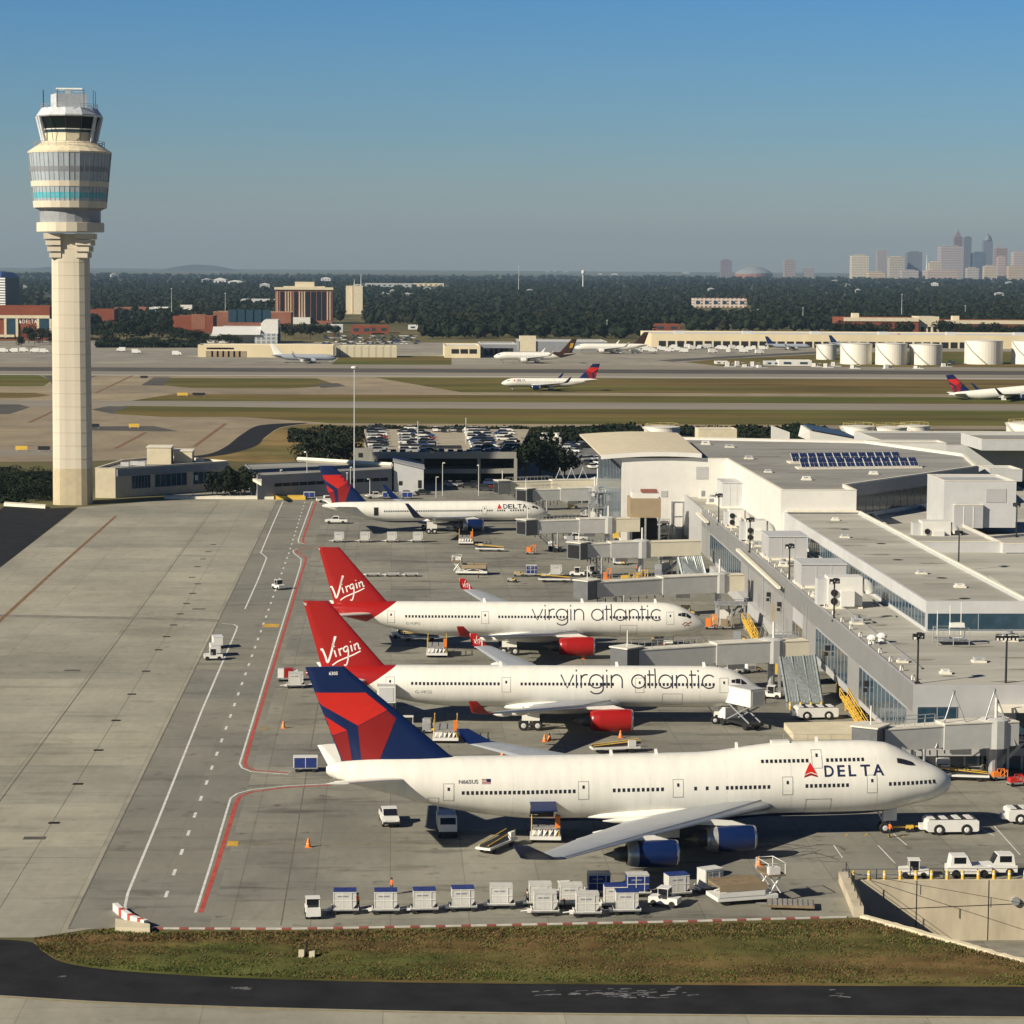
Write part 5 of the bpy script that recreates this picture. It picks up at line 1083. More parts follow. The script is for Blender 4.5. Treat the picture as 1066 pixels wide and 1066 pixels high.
def virgin(label, tip_u, nose_u, v_nose, hd, zwin, text, fin_crop, regs, wins, doors):
    S = S330(); nb = G(nose_u, v_nose, 4.13); nb = Vector((nb.x, nb.y, 0))
    t = bpy.data.objects.new('t', None); t.location = nb; t.rotation_euler = (0, 0, hd); f = on_plane(t, -2.82); bpy.data.objects.remove(t)
    D = lambda u, v: -f(u, v)[0]
    S['win'] = [(D(b_, v_), D(a_, v_), 5.85) for a_, b_, v_ in wins]; S['doors'] = [(D(u, v_), 4.75, 6.65, 1.15) for u, v_ in doors]
    A = airliner('twin_engine_airliner', label, S, nb, hd, 'red tailed airliners at the middle stands')
    u0, u1, v_ = text; x0 = -D(u0, v_); x1 = -D(u1, v_)
    for q in script_word(x0, 5.35, x1-x0, 1.7): decal('letter', q, A['bv'], -1, M_LET, A['fuselage'], .03, (3, .3))
    g = on_plane(A['root'], -.3); sg = signature(lambda x, y: g(*fin_crop(x, y)))
    decal('signature', sg, A['fbv'], -1, M_LETW, A['fin'], .025)
    p = g(*regs[0]); decal('tail_number', text_loops(regs[1], p[0], p[1], .55, .35, .02), A['fbv'], -1, M_LETW, A['fin'], .03)
    xr = -D(regs[2], regs[3]); decal('registration', text_loops(regs[4], xr, 4.5, 2.3, .42, .0), A['bv'], -1, M_LINE, A['fuselage'], .03)
    for d in (8, 20, 36): MB().side([(-d, 7.8), (-d-.5, 7.8), (-d-.55, 8.55), (-d-.2, 8.55)], -.04, .04).build('blade_antenna', M_LETW, A['fuselage'])
    for d in (9, 17.5, 26, 36, 44): decal('skin_seam', [[(-d-.025, 3.2), (-d+.025, 3.2), (-d+.025, 7.6), (-d-.025, 7.6)]], A['bv'], -1, mat('skin_seam', (.62, .60, .54), .35), A['fuselage'], .008)
    decal('hatch_seam', [[[(-14.2, 2.9), (-11.4, 2.9), (-11.4, 4.6), (-14.2, 4.6)], [(-14.13, 2.97), (-11.47, 2.97), (-11.47, 4.53), (-14.13, 4.53)]]], A['bv'], -1, M_LINE, A['fuselage'], .015)
    decal('nose_mark', [q for w_ in ([(-4.0, 4.6), (-3.5, 5.0), (-3.0, 4.75), (-2.5, 5.05)], [(-3.7, 4.35), (-3.2, 4.6), (-2.8, 4.4)]) for q in stroke(w_, .16)], A['bv'], -1, M_DRED, A['fuselage'], .02) if tip_u == 327 else None
    # emblem on the inner faces of the winglets seen from here
    q, wb = A['wl1']; decal('winglet_emblem', signature(lambda x, y: (-39.95+(x-255)*.0078, 7.75-(y-405)*.0098)), wb, -1, M_LETW, q, .02)
    return A
c2 = lambda x, y: (270+x/3.948, 560+y/3.948)
V2 = virgin('white twin engined airliner with red tail, second from the camera, catering truck at its nose', 313, 795, 722.5, R(-1.8), 0,
            (584, 744, 708), c2, ((314.5, 630.5), 'IN', 432, 716, 'G-VKSS'),
            [(427, 521, 708.4), (541, 640, 710), (673, 745, 711.5)], [(406, 707), (527, 709.5), (666, 711), (754, 713)])
V1 = virgin('white twin engined airliner with red tail, third from the camera, beside the yellow stair', 327, 734.5, 651.5, R(-1.8), 0,
            (554, 688.5, 638), lambda x, y: (270+(222+(x-170)*.852)/3.948, 560+(42+(y-270)*.845)/3.948), ((329, 573), 'FO', 422.5, 647, 'G-VUFO'),
            [(421, 500, 638.2), (518, 592, 639), (634, 688, 640.5)], [(407, 637.5), (505, 639), (698, 642)])
sgv = A7
# ---- the two-engined navy-tailed airliner at the farthest stand
def S767(): return dict(L=53.7, paint=M_AC767, finm=M_NAVY, engm=M_NAVY, wlm=M_NAVY,
 tab=[(0, 4.0, 4.2, .1, 4, 0), (.35, 3.55, 4.75, .6, 4, 0), (1.2, 3.05, 5.4, 1.15, 4, 0), (2.5, 2.65, 6.1, 1.7, 4, 0), (4.2, 2.4, 6.75, 2.15, 4, 0), (6.4, 2.27, 7.2, 2.42, 4, 0), (9, 2.25, 7.3, 2.52, 4, 0), (36, 2.25, 7.3, 2.52, 4, 0), (41, 2.8, 7.3, 2.35, 4, 0), (46, 4.0, 7.3, 1.85, 4, 0), (50, 5.0, 7.15, 1.15, 4, 0), (52.8, 5.8, 6.8, .5, 4, 0), (53.7, 6.1, 6.5, .2, 4, 0)],
 fair=(16, 32, 2.6, 2.8),
 wing=[(1.8, 16.2, 11.2, 3.1, 1.5), (2.5, 16.8, 10.4, 3.2, 1.4), (8.2, 20.9, 6.9, 3.8, .85), (16, 26.6, 4.4, 4.7, .5), (23.6, 32.2, 2.4, 5.6, .28)],
 winglet=[(23.6, 32.2, 2.4, 5.6, .26, 0), (24.4, 33.2, 1.9, 6.05, .22, .6), (25.4, 36.2, .8, 9.1, .1, 1)], tracks=(6, 11, 15),
 stab=[(.7, 44.6, 6.3, 5.9, .55), (1.6, 45.5, 5.6, 6., .5), (9.3, 50.8, 2., 6.9, .2)],
 fin=[(6.9, 42.5, 8.9, .46), (7.6, 43.6, 8.0, .42), (15.8, 51.0, 3.6, .17)],
 eng=[(7.9, 16.6, 2.3, 1.4, 5.2)],
 gear=[('nose_gear', [(5.9, -.3), (5.9, .3)], .5, .34, 2.6)]+[('main_gear', [(x, y+.57) for x in (27.7, 29.1)]+[(x, y-.57) for x in (27.7, 29.1)], .6, .42, 3.2) for y in (-4.65, 4.65)],
 cockpit=[[(2.45, 5.6), (3.2, 6.05), (3.25, 5.55), (2.65, 5.25)], [(3.32, 6.05), (4.0, 6.1), (4.0, 5.62), (3.35, 5.55)]],
 win=[(6, 9.5, 5.15), (10.5, 12.6, 5.15), (13.5, 15, 5.15), (16, 39.5, 5.15)], doors=[(4.9, 4.2, 6.05, 1.05), (15.5, 4.3, 6.1, .9), (41.2, 4.2, 6.05, 1.05)], wp=.55)
def delta_small(name, label, S, loc, hd, tri=(5.6, 12.5), side=-1, pitch=0., win=True, doorm=True):
    A = airliner(name, label, S, loc, hd, None, (side,), pitch, win)
    fin = S['fin']; zb, db, cb = fin[0][0], fin[0][1], fin[0][2]; zt, dt, ct = fin[-1][0], fin[-1][1], fin[-1][2]
    # fin box in the reference frame of the chevron art: crop coordinates of the big tail
    def f(x, y):
        k = (342-y)/(342-56.); k = k; z = zb+(zt-zb)*k; te_ref = 200+(80-200)*k; le_ref = 560+(200-560)*k; d_te = (db+cb)+((dt+ct)-(db+cb))*k; d_le = db+(dt-db)*k
        q = (x-te_ref)/(le_ref-te_ref); return (-(d_te+(d_le-d_te)*q), z)
    widget(A, f, lambda x, y: (x, y))
    w = tri[1]-tri[0]; x0 = -tri[1] if side < 0 else -tri[0]
    for k, ch in enumerate('DELTA'):
        lo = text_loops(ch, 0, 5.55, w/4.9*.72, 1.0, .02); xx = x0+1.5*(1 if side < 0 else 0)+k*(w-1.5)/4.7 if side < 0 else x0-1.7-k*(w-1.5)/4.7
        decal('letter', [[((xx+p[0]) if side < 0 else (xx-p[0]), p[1]) for p in l] for l in lo], A['bv'], side, M_DLET, A['fuselage'], .03)
    xt = x0 if side < 0 else x0-1.2
    decal('logo_triangle', [[(xt, 5.55), (xt+1.15, 5.55), (xt+.57, 6.7)]], A['bv'], side, M_BRED, A['fuselage'], .03)
    return A
nb = G(570, 534.3, 4.15); D7 = delta_small('twin_engine_airliner', 'white airliner with navy and red tail at the farthest stand, upright blue wingtip', S767(), (nb.x, nb.y, 0), R(6))
xd = -41.2; decal('open_door', [[(xd-.5, 4.2), (xd+.5, 4.2), (xd+.5, 6.0), (xd-.5, 6.0)]], D7['bv'], -1, M_DARK, D7['root'], .05)
# taxiing airliner seen from its left side, nose to the left
S = S767(); S['L'] = 46.6; sc = 46.6/53.7
for k in ('tab', 'wing', 'winglet', 'stab'): S[k] = [tuple(([q[0]*sc] if k == 'tab' else [q[0], q[1]*sc])+list(q[1:] if k == 'tab' else q[2:])) for q in S[k]]
S['fin'] = [(z, d*sc, c, t) for z, d, c, t in S['fin']]; S['fair'] = (14, 28, 2.6, 2.6); S['eng'] = [(6.5, 14.4, 2.2, 1.3, 4.6)]
S['gear'] = [('nose_gear', [(5.2, -.3), (5.2, .3)], .45, .3, 2.6)]+[('main_gear', [(x, y+.5) for x in (23.5, 24.8)]+[(x, y-.5) for x in (23.5, 24.8)], .55, .4, 3.) for y in (-3.7, 3.7)]
S['win'] = [(7, 38, 5.15)]; S['wp'] = .8; S['doors'] = []
p = G(522, 406.5); T7 = delta_small('taxiing_airliner', 'small white airliner taxiing left across the grass strips, navy and red tail', S, (p.x, p.y, 0.05), math.pi+R(1.5), side=1, tri=(5.6, 11))
T7['root'].scale = (1.05, .87, .87)
# airliner rotating for take-off at the right edge
S = S767(); S['win'] = []; S['doors'] = []
p = G(1066, 416); T8 = delta_small('departing_airliner', 'white airliner lifting off at the right edge, nose up, navy and red tail', S, (AY(990, 412, p.y).x+53, p.y, 1.2), R(0), side=-1, pitch=R(5.5), win=False)
# parked cargo jet with brown tail, nose left
S = S767(); S['paint'] = M_ACU; S['finm'] = M_BROWNU; S['engm'] = M_AC; S['wlm'] = M_AC; S['win'] = []; S['doors'] = []
p = G(514, 378); U1 = airliner('cargo_jet', 'white cargo jet with brown tail parked nose left before the freight sheds', S, (p.x, p.y, 0.02), math.pi+R(3), None, (1,), 0, False)
for sd in (1, -1): decal('tail_emblem', [[(-51.5, 10), (-49.5, 10), (-50.5, 13.2), (-52.6, 13.2)]], U1['fbv'], sd, M_GOLD, U1['fin'], .03)
S = S767(); S['paint'] = M_AC; S['finm'] = M_BROWNU; S['engm'] = M_AC; S['wlm'] = M_AC; S['win'] = []; S['doors'] = []
p = G(598, 368); U2 = airliner('cargo_jet', 'second cargo jet standing just right of the brown tailed jet', S, (p.x, p.y, 0.02), math.pi+R(3), None, (1,), 0, False)
S = S767(); S['finm'] = M_AC; S['paint'] = mat('aircraft_grey', (.30, .33, .38), .35, var=.06, scale=.5); S['engm'] = M_WING; S['wlm'] = M_WING; S['win'] = []; S['doors'] = []  # bluish grey body colour carries the shade on the parked and freight jets
p = G(350, 378); 
def scaled(A, s): A['root'].scale = (s, s, s)
U3 = airliner('parked_airliner', 'bluish grey airliner parked nose right before the long cream shed', S, (p.x, p.y, 0.02), R(2), None, (-1,), 0, False); scaled(U3, .78)
for u, v, lab, fm in ((844, 364.5, 'small jet with dark purple tail by the long cream cargo building, left of the tanks', M_NAVY), (909, 363, 'small jet with dark tail just above the white tanks, left of two', M_NAVY), (979, 361, 'small jet with reddish tail just above the white tanks, right of two', M_DRED)):
    S = S767(); S['finm'] = fm; S['paint'] = MATS['aircraft_grey']; S['engm'] = M_WING; S['wlm'] = M_WING; S['win'] = []; S['doors'] = []
    p = G(u, v); q = airliner('freight_jet', lab, S, (p.x, p.y, 0.02), R(2), None, (-1,), 0, False); scaled(q, .66)
# ------------------------------------------------------------------ jet bridges
M_JB = mat('bridge_grey', (.46, .46, .44), .5, var=.08, scale=.6); M_JBD = mat('bridge_dark', (.12, .125, .13), .6, var=.15); M_JBC = mat('bridge_cream', (.70, .64, .49), .55, var=.07, scale=.5); M_JBR = mat('bridge_roof', (.64, .61, .52), .6, var=.12, scale=.6)
M_VW2 = mat('unit_white', (.62, .61, .57), .5, var=.1)
def tun(par, a, c, w, h, m, roof=M_JBR, name='tunnel'):
    a, c = Vector(a), Vector(c); d = (c-a); dn = Vector((d.x, d.y, 0)).normalized(); q = Vector((-dn.y, dn.x, 0))*w/2; up = Vector((0, 0, h/2))
    t = MB().hexa([a-q-up, c-q-up, c+q-up, a+q-up], [a-q+up, c-q+up, c+q+up, a+q+up]).build(name, m, par, True); e = Vector((0, 0, .004)); f = Vector((0, 0, .14)); k = q*1.05
    MB().hexa([a-k+up+e, c-k+up+e, c+k+up+e, a+k+up+e], [a-k+up+f, c-k+up+f, c+k+up+f, a+k+up+f]).build('tunnel_roof', roof, t, True)
    b = MB(); L_ = d.length; n = max(2, int(L_/4.6))
    for i in range(n+1):
        p = a+d*i/n
        for s in (-1, 1): x = p+q*s*1.012; b.cbox((x.x, x.y, x.z), (.1, .06, h*.98))
    if n > 2: b.build('tunnel_ribs', m, t)
    return t
def bridge(label, wall, rot, mid, cab, z=5.5, fixed_m=M_JBC, leg=.62, face=0., stays=(), slope=.22, tm=None):
    W0, R0, Mi, Cb = G(*wall, z), G(*rot, z), G(*mid, z), G(*cab, z); R0.y = max(R0.y, W0.y-.25*abs(W0.x-R0.x)); Mi.y = max(Mi.y, R0.y-slope*abs(R0.x-Mi.x)); Cb.y = max(Cb.y, Mi.y-(slope+.1)*abs(Mi.x-Cb.x)); r = fixed('jet_bridge', label, 'jet bridge', (R0.x, R0.y, 0))
    tun(r, W0, R0, 2.9, 2.9, fixed_m, M_JBC if fixed_m is M_JBC else M_JBR, 'walkway')
    MB().lathe([(1.9, z-1.7), (1.9, z+1.75), (1.2, z+2.0)], 12, (R0.x, R0.y)).build('rotunda', M_JB, r); MB().lathe([(.55, 0), (.55, z-1.6)], 10, (R0.x, R0.y)).build('column', M_STEEL, r)
    mdl = R0+(Mi-R0); tun(r, R0, mdl, 3.1, 3.1, tm or M_JB); tun(r, mdl, Cb, 2.6, 2.6, tm or M_JB)
    d = (Cb-Mi).normalized(); c2 = Cb+d*1.3; a = math.atan2(d.y, d.x)+face
    M = Matrix.Translation(c2) @ Matrix.Rotation(a, 4, 'Z')
    cb = MB().box(-1.6, 1.7, -1.8, 1.8, -1.6, 1.7).xf(M).build('cab', M_JBD, r); MB().box(-1.75, 1.85, -1.95, 1.95, 1.705, 1.9).xf(M).build('cab_roof', M_JBR, cb)
    MB().box(1.71, 1.8, -1.4, 1.4, -1.3, 1.3).xf(M).build('cab_opening', M_DARK, cb); MB().box(-.8, .9, -1.86, -1.805, -.3, .9).xf(M).build('cab_window', M_GLASS, cb); MB().box(-1.2, -.7, -2.3, -1.81, -1.2, .6).xf(M).build('service_box', M_WHT, cb)
    p = Mi+(Cb-Mi)*leg; q = Vector((-d.y, d.x, 0))*1.5; lg = MB()
    for s in (-1, 1): lg.tube([p+q*s+Vector((0, 0, -1.2)), p+q*s*.9+Vector((0, 0, -z+.9))], .2, 8)
    lg.tube([p+q+Vector((0, 0, -1.5)), p-q+Vector((0, 0, -1.5))], .18, 6); lg.tube([p+q*.9+Vector((0, 0, -z+1)), p-q*.9+Vector((0, 0, -z+1))], .26, 6); lg.build('support', M_STEEL, r)
    for s in (-1, 1):
        for e in (-.55, .55): x = p+q*s*.9+d*e; wheel(r, x.x, x.y, .55, .55, .4)
    sd = q.normalized(); s0 = Cb-d*1.5-sd*2.0; st = MB()
    if True:
        e = s0-d*4.2
        for k in range(9): A = s0+(e-s0)*k/9; st.hexa([A-sd*.5+Vector((0, 0, -1.5-(z-1.7)*k/9)), A+sd*.3+Vector((0, 0, -1.5-(z-1.7)*k/9)), A+sd*.3-d*.45+Vector((0, 0, -1.5-(z-1.7)*k/9)), A-sd*.5-d*.45+Vector((0, 0, -1.5-(z-1.7)*k/9))], [A-sd*.5+Vector((0, 0, -1.42-(z-1.7)*k/9)), A+sd*.3+Vector((0, 0, -1.42-(z-1.7)*k/9)), A+sd*.3-d*.45+Vector((0, 0, -1.42-(z-1.7)*k/9)), A-sd*.5-d*.45+Vector((0, 0, -1.42-(z-1.7)*k/9))])
        for hh in (0, 1.): st.tube([s0-sd*.5+Vector((0, 0, -1.5+hh)), e-sd*.5+Vector((0, 0, -z+.3+hh))], .06, 5)
        st.build('service_stair', M_STEEL, r)
    # air unit, roof rail and cable carrier
    um = R0+(Mi-R0)*.6; b = MB().cbox((um.x, um.y, um.z-2.0), (2.4, 1.4, .8)); b.build('air_unit', M_VW2, r)
    for s in (-1, 1):
        e0, e1 = Mi+q*s*.75+Vector((0, 0, 1.6)), Cb+q*s*.75+Vector((0, 0, 1.5)); b = MB().tube([e0+Vector((0, 0, .9)), e1+Vector((0, 0, .9))], .05, 5)
        for k in range(7): x = e0+(e1-e0)*k/6; b.tube([x, x+Vector((0, 0, .9))], .04, 4)
        b.build('roof_rail', M_STEEL, r)
    b = MB()
    for k in range(9): x = Mi+(Cb-Mi)*k/8; hh = .5+.5*abs(math.sin(k*1.6)); b.tube([x+q*.9+Vector((0, 0, -1.5)), x+q*.95+Vector((0, 0, -1.5-hh))], .09, 4)
    b.build('cable_carrier', M_BLACK, r); b = MB().tube([c2+Vector((0, 0, 1.9)), c2+Vector((0, 0, 4.2))], .09, 5); b.build('beacon_pole', M_WHT, r)
    b = MB().tube([R0+Vector((.2, -.3, 2.0)), R0+Vector((.2, -.3, 4.4))], .2, 6); b.build('vent_stack', M_VW2, r)
    for (fa, hh) in stays:                         # A-frame masts with stays
        p = W0+(R0-W0)*fa if fa < 1 else R0+(Mi-R0)*(fa-1); t_ = p+Vector((0, 0, hh)); dd = (Mi-R0).normalized()*2.6; b = MB()
        b.tube([t_, p+dd+Vector((0, -1.5, -1.3))], .1, 5); b.tube([t_, p-dd+Vector((0, -1.5, -1.3))], .1, 5); b.tube([t_-Vector((0, 0, .1)), t_+Vector((0, 0, .3))], .22, 6); b.build('stay', M_STEEL, r)
    return r
bridge('upper cream jet bridge with stays behind the nose of the farthest airliner', (626, 505), (622, 506), (576, 510), (531, 513), 6.3, M_JBC, .5, 0, ((.3, 3), (1.3, 4.4), (1.55, 4.4), (1.8, 4.4)), tm=M_JBC)
bridge('lower grey jet bridge reaching the nose of the farthest airliner', (626, 514), (619, 515), (585, 519), (557, 523), 5.8, M_JB, .5, .5)
bridge('grey jet bridge with open cab at the empty stand in front of the white hall', (664, 546), (634, 549), (604, 551), (557, 553), 5.6, M_JBC, .5, .3)
bridge('grey jet bridge with curved cream walkway, pointing at the farther red tailed airliner', (727, 570), (672, 577), (642, 583), (619, 588), 5.6, M_JBC, .4, .5)
bridge('long jet bridge along the back of the third airliner', (772, 606), (750, 609), (690, 614), (622, 620), 5.6, M_JBC, .6, -1.2, slope=.36)
bridge('long jet bridge along the back of the second airliner', (838, 676), (805, 679), (745, 684), (664, 690), 5.6, M_JBC, .6, -1.2, slope=.3)
r = bridge('large jet bridge with white stays at the nose of the nearest airliner', (1055, 762), (1047, 773), (994, 779.5), (930, 783), 5.7, M_JB, .35, -.9, ((1.0, 5.2), (1.75, 5.2)))
# ------------------------------------------------------------------ vehicles (each kind built once, then copied)
M_VWHT = mat('vehicle_white', (.70, .69, .65), .35, var=.05, scale=1.2, spec=.5); M_VGL = mat('vehicle_glass', (.012, .014, .018), .1, spec=.6); M_ULD = mat('container_metal', (.62, .61, .57), .4, .15, var=.12, scale=1.3); M_BED = mat('dolly_steel', (.30, .30, .29), .6, .3, var=.25, scale=2)
M_VSIL = mat('vehicle_silver', (.42, .43, .44), .35, .3); M_VDRK = mat('vehicle_dark', (.03, .032, .036), .3); M_VBLU = mat('vehicle_blue', (.03, .06, .16), .3); M_VRD = mat('vehicle_red', (.24, .02, .02), .3)
M_WOODB = mat('deck_brown', (.20, .15, .09), .8, var=.3, scale=1.5)
def wheels(r, xs_, yw, rad, w=.25):
    for x in xs_:
        for y in (-yw, yw): wheel(r, x, y, rad, rad, w)
def mk_dolly():
    r = thing('container_dolly', '', 'dolly'); MB().box(-1.35, 1.35, -.85, .85, .42, .56).build('deck', M_BED, r); b = MB()
    for x in (-1.35, 1.27): b.box(x, x+.08, -.85, .85, .565, .68)
    for y in (-.85, .79): b.box(-1.26, 1.26, y, y+.06, .565, .62)
    b.build('guide_rail', M_VWHT, r); MB().tube([(-1.35, 0, .45), (-2.35, 0, .35)], .06, 6).build('drawbar', M_VWHT, r); MB().box(-1.7, -1.36, -.45, .45, .3, .5).build('front_axle', M_VWHT, r); wheels(r, (-1.0, 1.0), .7, .22, .18); return r
DOLLY = Kind(mk_dolly)
def mk_uld(m, top):
    def f():
        r = thing('freight_container', '', 'container'); MB().side([(-1.08, 0), (.72, 0), (1.1, .45), (1.1, 1.72), (-1.08, 1.72)], -.76, .76).build('shell', m, r)
        MB().box(-.98, .66, -.8, -.765, .12, 1.58).build('door', M_ULD if m is M_ULD else m, r); b = MB()
        for x in (-1.085, -.22, .64): b.box(x-.03, x+.03, -.815, -.801, .05, 1.7)
        for z in (.06, .85, 1.66): b.box(-1.05, .72 if z < .4 else 1.08, -.829, -.816, z-.03, z+.03)
        b.build('door_frame', M_WHT, r)
        MB().box(-1.1, 1.12, -.8, .8, 1.724, 1.78).build('top', top, r); MB().box(-.7, .35, -.812, -.8015, 1.2, 1.34).build('marking', M_PANELD, r); return r
    return f
ULDW = Kind(mk_uld(M_ULD, M_ULD)); ULDB = Kind(mk_uld(M_ULD, M_BLUE)); ULDC = Kind(mk_uld(M_BLUE, M_ULD))
def cart_at(u, v, rz, kind, dl, ul, grp='container dollies in the foreground row', z=0):
    p = G(u, v); DOLLY.put((p.x, p.y, .004), rz, dl, grp)
    if kind: kind.put((p.x, p.y, .57), rz, ul, grp.replace('dollies', 'containers') if 'dollies' in grp else grp)
row = [(359, 949), (401.5, 949), (441.5, 948), (481.5, 946), (521.5, 943.5)]
for i, (u, v) in enumerate(row):
    cart_at(u, v+1.5, R(1+random.uniform(-2, 2)), (ULDB, ULDB, ULDB, ULDB, ULDW)[i], f'low steel dolly under the {nth[i] if i else "leftmost"} white container of the front row', f'white freight container, {nth[i] if i else "leftmost"} of the row from the left tug', 'container dollies in the foreground row')
for i, (u, v, k, n_) in enumerate(((562, 943, ULDW, 'behind the sixth of the front row'), (567, 952, ULDW, 'sixth of the front row from the left'), (594, 944, ULDW, 'behind the seventh of the front row'), (611, 953.5, ULDW, 'seventh of the front row, with a diagonal brace'), (640, 945, ULDB, 'behind the last of the front row'), (652, 951, ULDB, 'last of the front row, beside the small white tug'))):
    cart_at(u, v, R(1), k, f'low steel dolly under the container {n_}', f'white container {n_}', 'container dollies in the foreground row')
for i, (u, v, lab, k) in enumerate(((623, 932, 'dark blue fronted container beside the white tractor', ULDC), (663, 933, 'blue fronted container left of the silver one', ULDC), (704, 933, 'silver container with blue end, third of the rear row', ULDB), (739, 927, 'silver container with dark end beside the big loader', ULDW))):
    cart_at(u, v, R((2, 4, 14, 28)[i]), k, 'steel dolly under the '+lab, lab, 'container dollies of the rear row')
def mk_tug():
    r = thing('baggage_tractor', '', 'tractor'); MB().side([(-1.5, .35), (1.5, .35), (1.5, .95), (.5, 1.05), (.35, .8), (-.45, .8), (-.5, 1.0), (-1.5, .95)], -.7, .7).build('body', M_VWHT, r)
    MB().box(-.45, .1, -.5, .5, .8, 1.25).build('seat', M_BLACK, r); MB().tube([(.4, 0, 1.0), (.2, 0, 1.35)], .05, 6).build('steering_column', M_BLACK, r); b = MB()
    for x in (-.5, .5):
        for y in (-.62, .62): b.tube([(x, y, .9), (x, y, 1.85)], .035, 5)
    b.build('cab_posts', M_VWHT, r); MB().box(-.48, .44, -.6, .6, 1.26, 1.84).build('cab_glass', M_VGL, r); MB().box(-.62, .62, -.7, .7, 1.85, 1.92).build('canopy', M_VWHT, r); wheels(r, (-.95, .95), .62, .34, .25)
    for y in (-.5, .5): MB().box(1.5, 1.53, y-.1, y+.1, .68, .82).build('headlight', M_LETW, r)
    return r
TUG = Kind(mk_tug)
def mk_pickup():
    r = thing('pickup_truck', '', 'pickup'); b = MB().side([(-2.7, .5), (2.7, .5), (2.75, .95), (1.6, 1.12), (-2.7, 1.1)], -.95, .95); b.build('body', M_VWHT, r)
    MB().side([(-.75, 1.105), (1.35, 1.125), (.75, 1.85), (-.65, 1.87)], -.84, .84).build('cab', M_VWHT, r); MB().side([(.82, 1.83), (1.33, 1.2), (1.4, 1.2), (.9, 1.83)], -.74, .74).build('windscreen', M_VGL, r)
    for s in (-1, 1): MB().hexa([(-.55, s*.845, 1.22), (1.05, s*.845, 1.22), (1.05, s*.86, 1.22), (-.55, s*.86, 1.22)], [(-.5, s*.845, 1.74), (.72, s*.845, 1.74), (.72, s*.86, 1.74), (-.5, s*.86, 1.74)]).build('side_window', M_VGL, r, True)
    MB().box(-2.6, -.85, -.8, .8, 1.105, 1.12).build('load_bed', M_BLACK, r); wheels(r, (-1.65, 1.75), .82, .4, .28); MB().box(2.752, 2.8, -.9, .9, .5, .72).build('bumper', M_BLACK, r)
    for y in (-.72, .72): MB().box(2.72, 2.77, y-.15, y+.15, .78, .93).build('headlight', M_LETW, r)
    return r
PICK = Kind(mk_pickup)
def on(kind, u, v, rz, lab, grp=None, z=.004): p = G(u, v); return kind.put((p.x, p.y, z), R(rz), lab, grp)
on(TUG, 325.5, 954, 95, 'small white tractor at the left end of the front row of containers')
on(TUG, 692, 943, 155, 'small white tractor at the right end of the front row of containers')
on(TUG, 588, 938, 190, 'white tractor with a worker beside it behind the front row')
on(PICK, 405, 857, -85, 'white pickup parked facing the camera behind the wing of the nearest airliner')
on(PICK, 350, 545, 180, 'white pickup below the tail of the farthest airliner'); on(PICK, 599, 563, 185, 'white pickup under the grey jet bridge at the empty stand')
on(PICK, 340, 523, 10, 'white pickup behind the navy tail at the end of the apron'); on(PICK, 391, 519, 200, 'white pickup behind the fuselage of the farthest airliner')
on(TUG, 290, 613.5, 120, 'lone small tractor on the service road lines with a driver in orange'); on(TUG, 222, 687, 185, 'small white tractor pulling two carts across the taxilane edge')
def mk_cart(cover):
    def f():
        r = thing('baggage_cart', '', 'cart'); MB().box(-1.5, 1.5, -.8, .8, .45, .6).build('floor', M_BED, r); b = MB()
        for x in (-1.45, -.03, 1.4): b.box(x, x+.06, -.8, -.74, .601, 1.85).box(x, x+.06, .74, .8, .601, 1.85)
        b.build('frame', M_VWHT, r); MB().box(-1.52, 1.52, -.83, .83, 1.852, 1.93).build('roof', M_VWHT, r)
        for x in (-1.38, .04): MB().box(x, x+1.35, -.79, -.77, .65, 1.8).build('curtain', cover, r)
        MB().box(-1.44, 1.4, .745, .77, .62, 1.84).build('back_panel', cover, r); MB().box(-1.49, -1.455, -.73, .73, .62, 1.84).build('end_panel', M_VWHT, r); wheels(r, (-1.05, 1.05), .65, .24, .18); MB().tube([(-1.5, 0, .45), (-2.3, 0, .35)], .05, 6).build('drawbar', M_BED, r); return r
    return f
CARTB = Kind(mk_cart(M_BLUE)); CARTW = Kind(mk_cart(M_VWHT))
on(CARTB, 318, 803, 2, 'white framed cart with blue curtains left of the big navy tail'); on(CARTW, 224, 682.5, 100, 'front white cart behind the tractor at the taxilane edge'); on(CARTW, 226.5, 674, 100, 'rear white cart of the pair at the taxilane edge')
for k, u in enumerate((322, 404, 424)): on(CARTB, u, 519.5, 0, ('blue curtained cart behind the navy tail of the farthest airliner', 'left blue curtained cart behind the blue wingtip', 'right blue curtained cart behind the blue wingtip')[k])
for k, u in enumerate((353, 380, 408, 435)):
    cart_at(u, 564.5, R(2), ULDW, f'long pale dolly under the {nth[k] if k else "leftmost"} white container below the farthest airliner', f'white container below the farthest airliner, {nth[k] if k else "leftmost"} of four', 'container dollies below the farthest airliner')
for k, u in enumerate((388, 408.5, 428)):
    p = G(u, 600); DOLLY.put((p.x, p.y, .004), R(2), f'empty pale dolly behind the third airliner, {("left", "middle", "right")[k]} of three', 'empty dollies behind the third airliner')
cart_at(553, 600, R(1), ULDC, 'steel dolly under the blue container at the empty stand', 'bright blue container standing on a dolly at the empty stand', 'container dollies at the empty stand')
cart_at(579, 600, R(1), ULDW, 'steel dolly under the white container at the empty stand', 'white container beside the bright blue one at the empty stand', 'container dollies at the empty stand')
on(TUG, 601, 600, 170, 'white tractor right of the white container at the empty stand'); on(TUG, 616, 599, 180, 'white tractor below the open cab of the curved cream bridge')
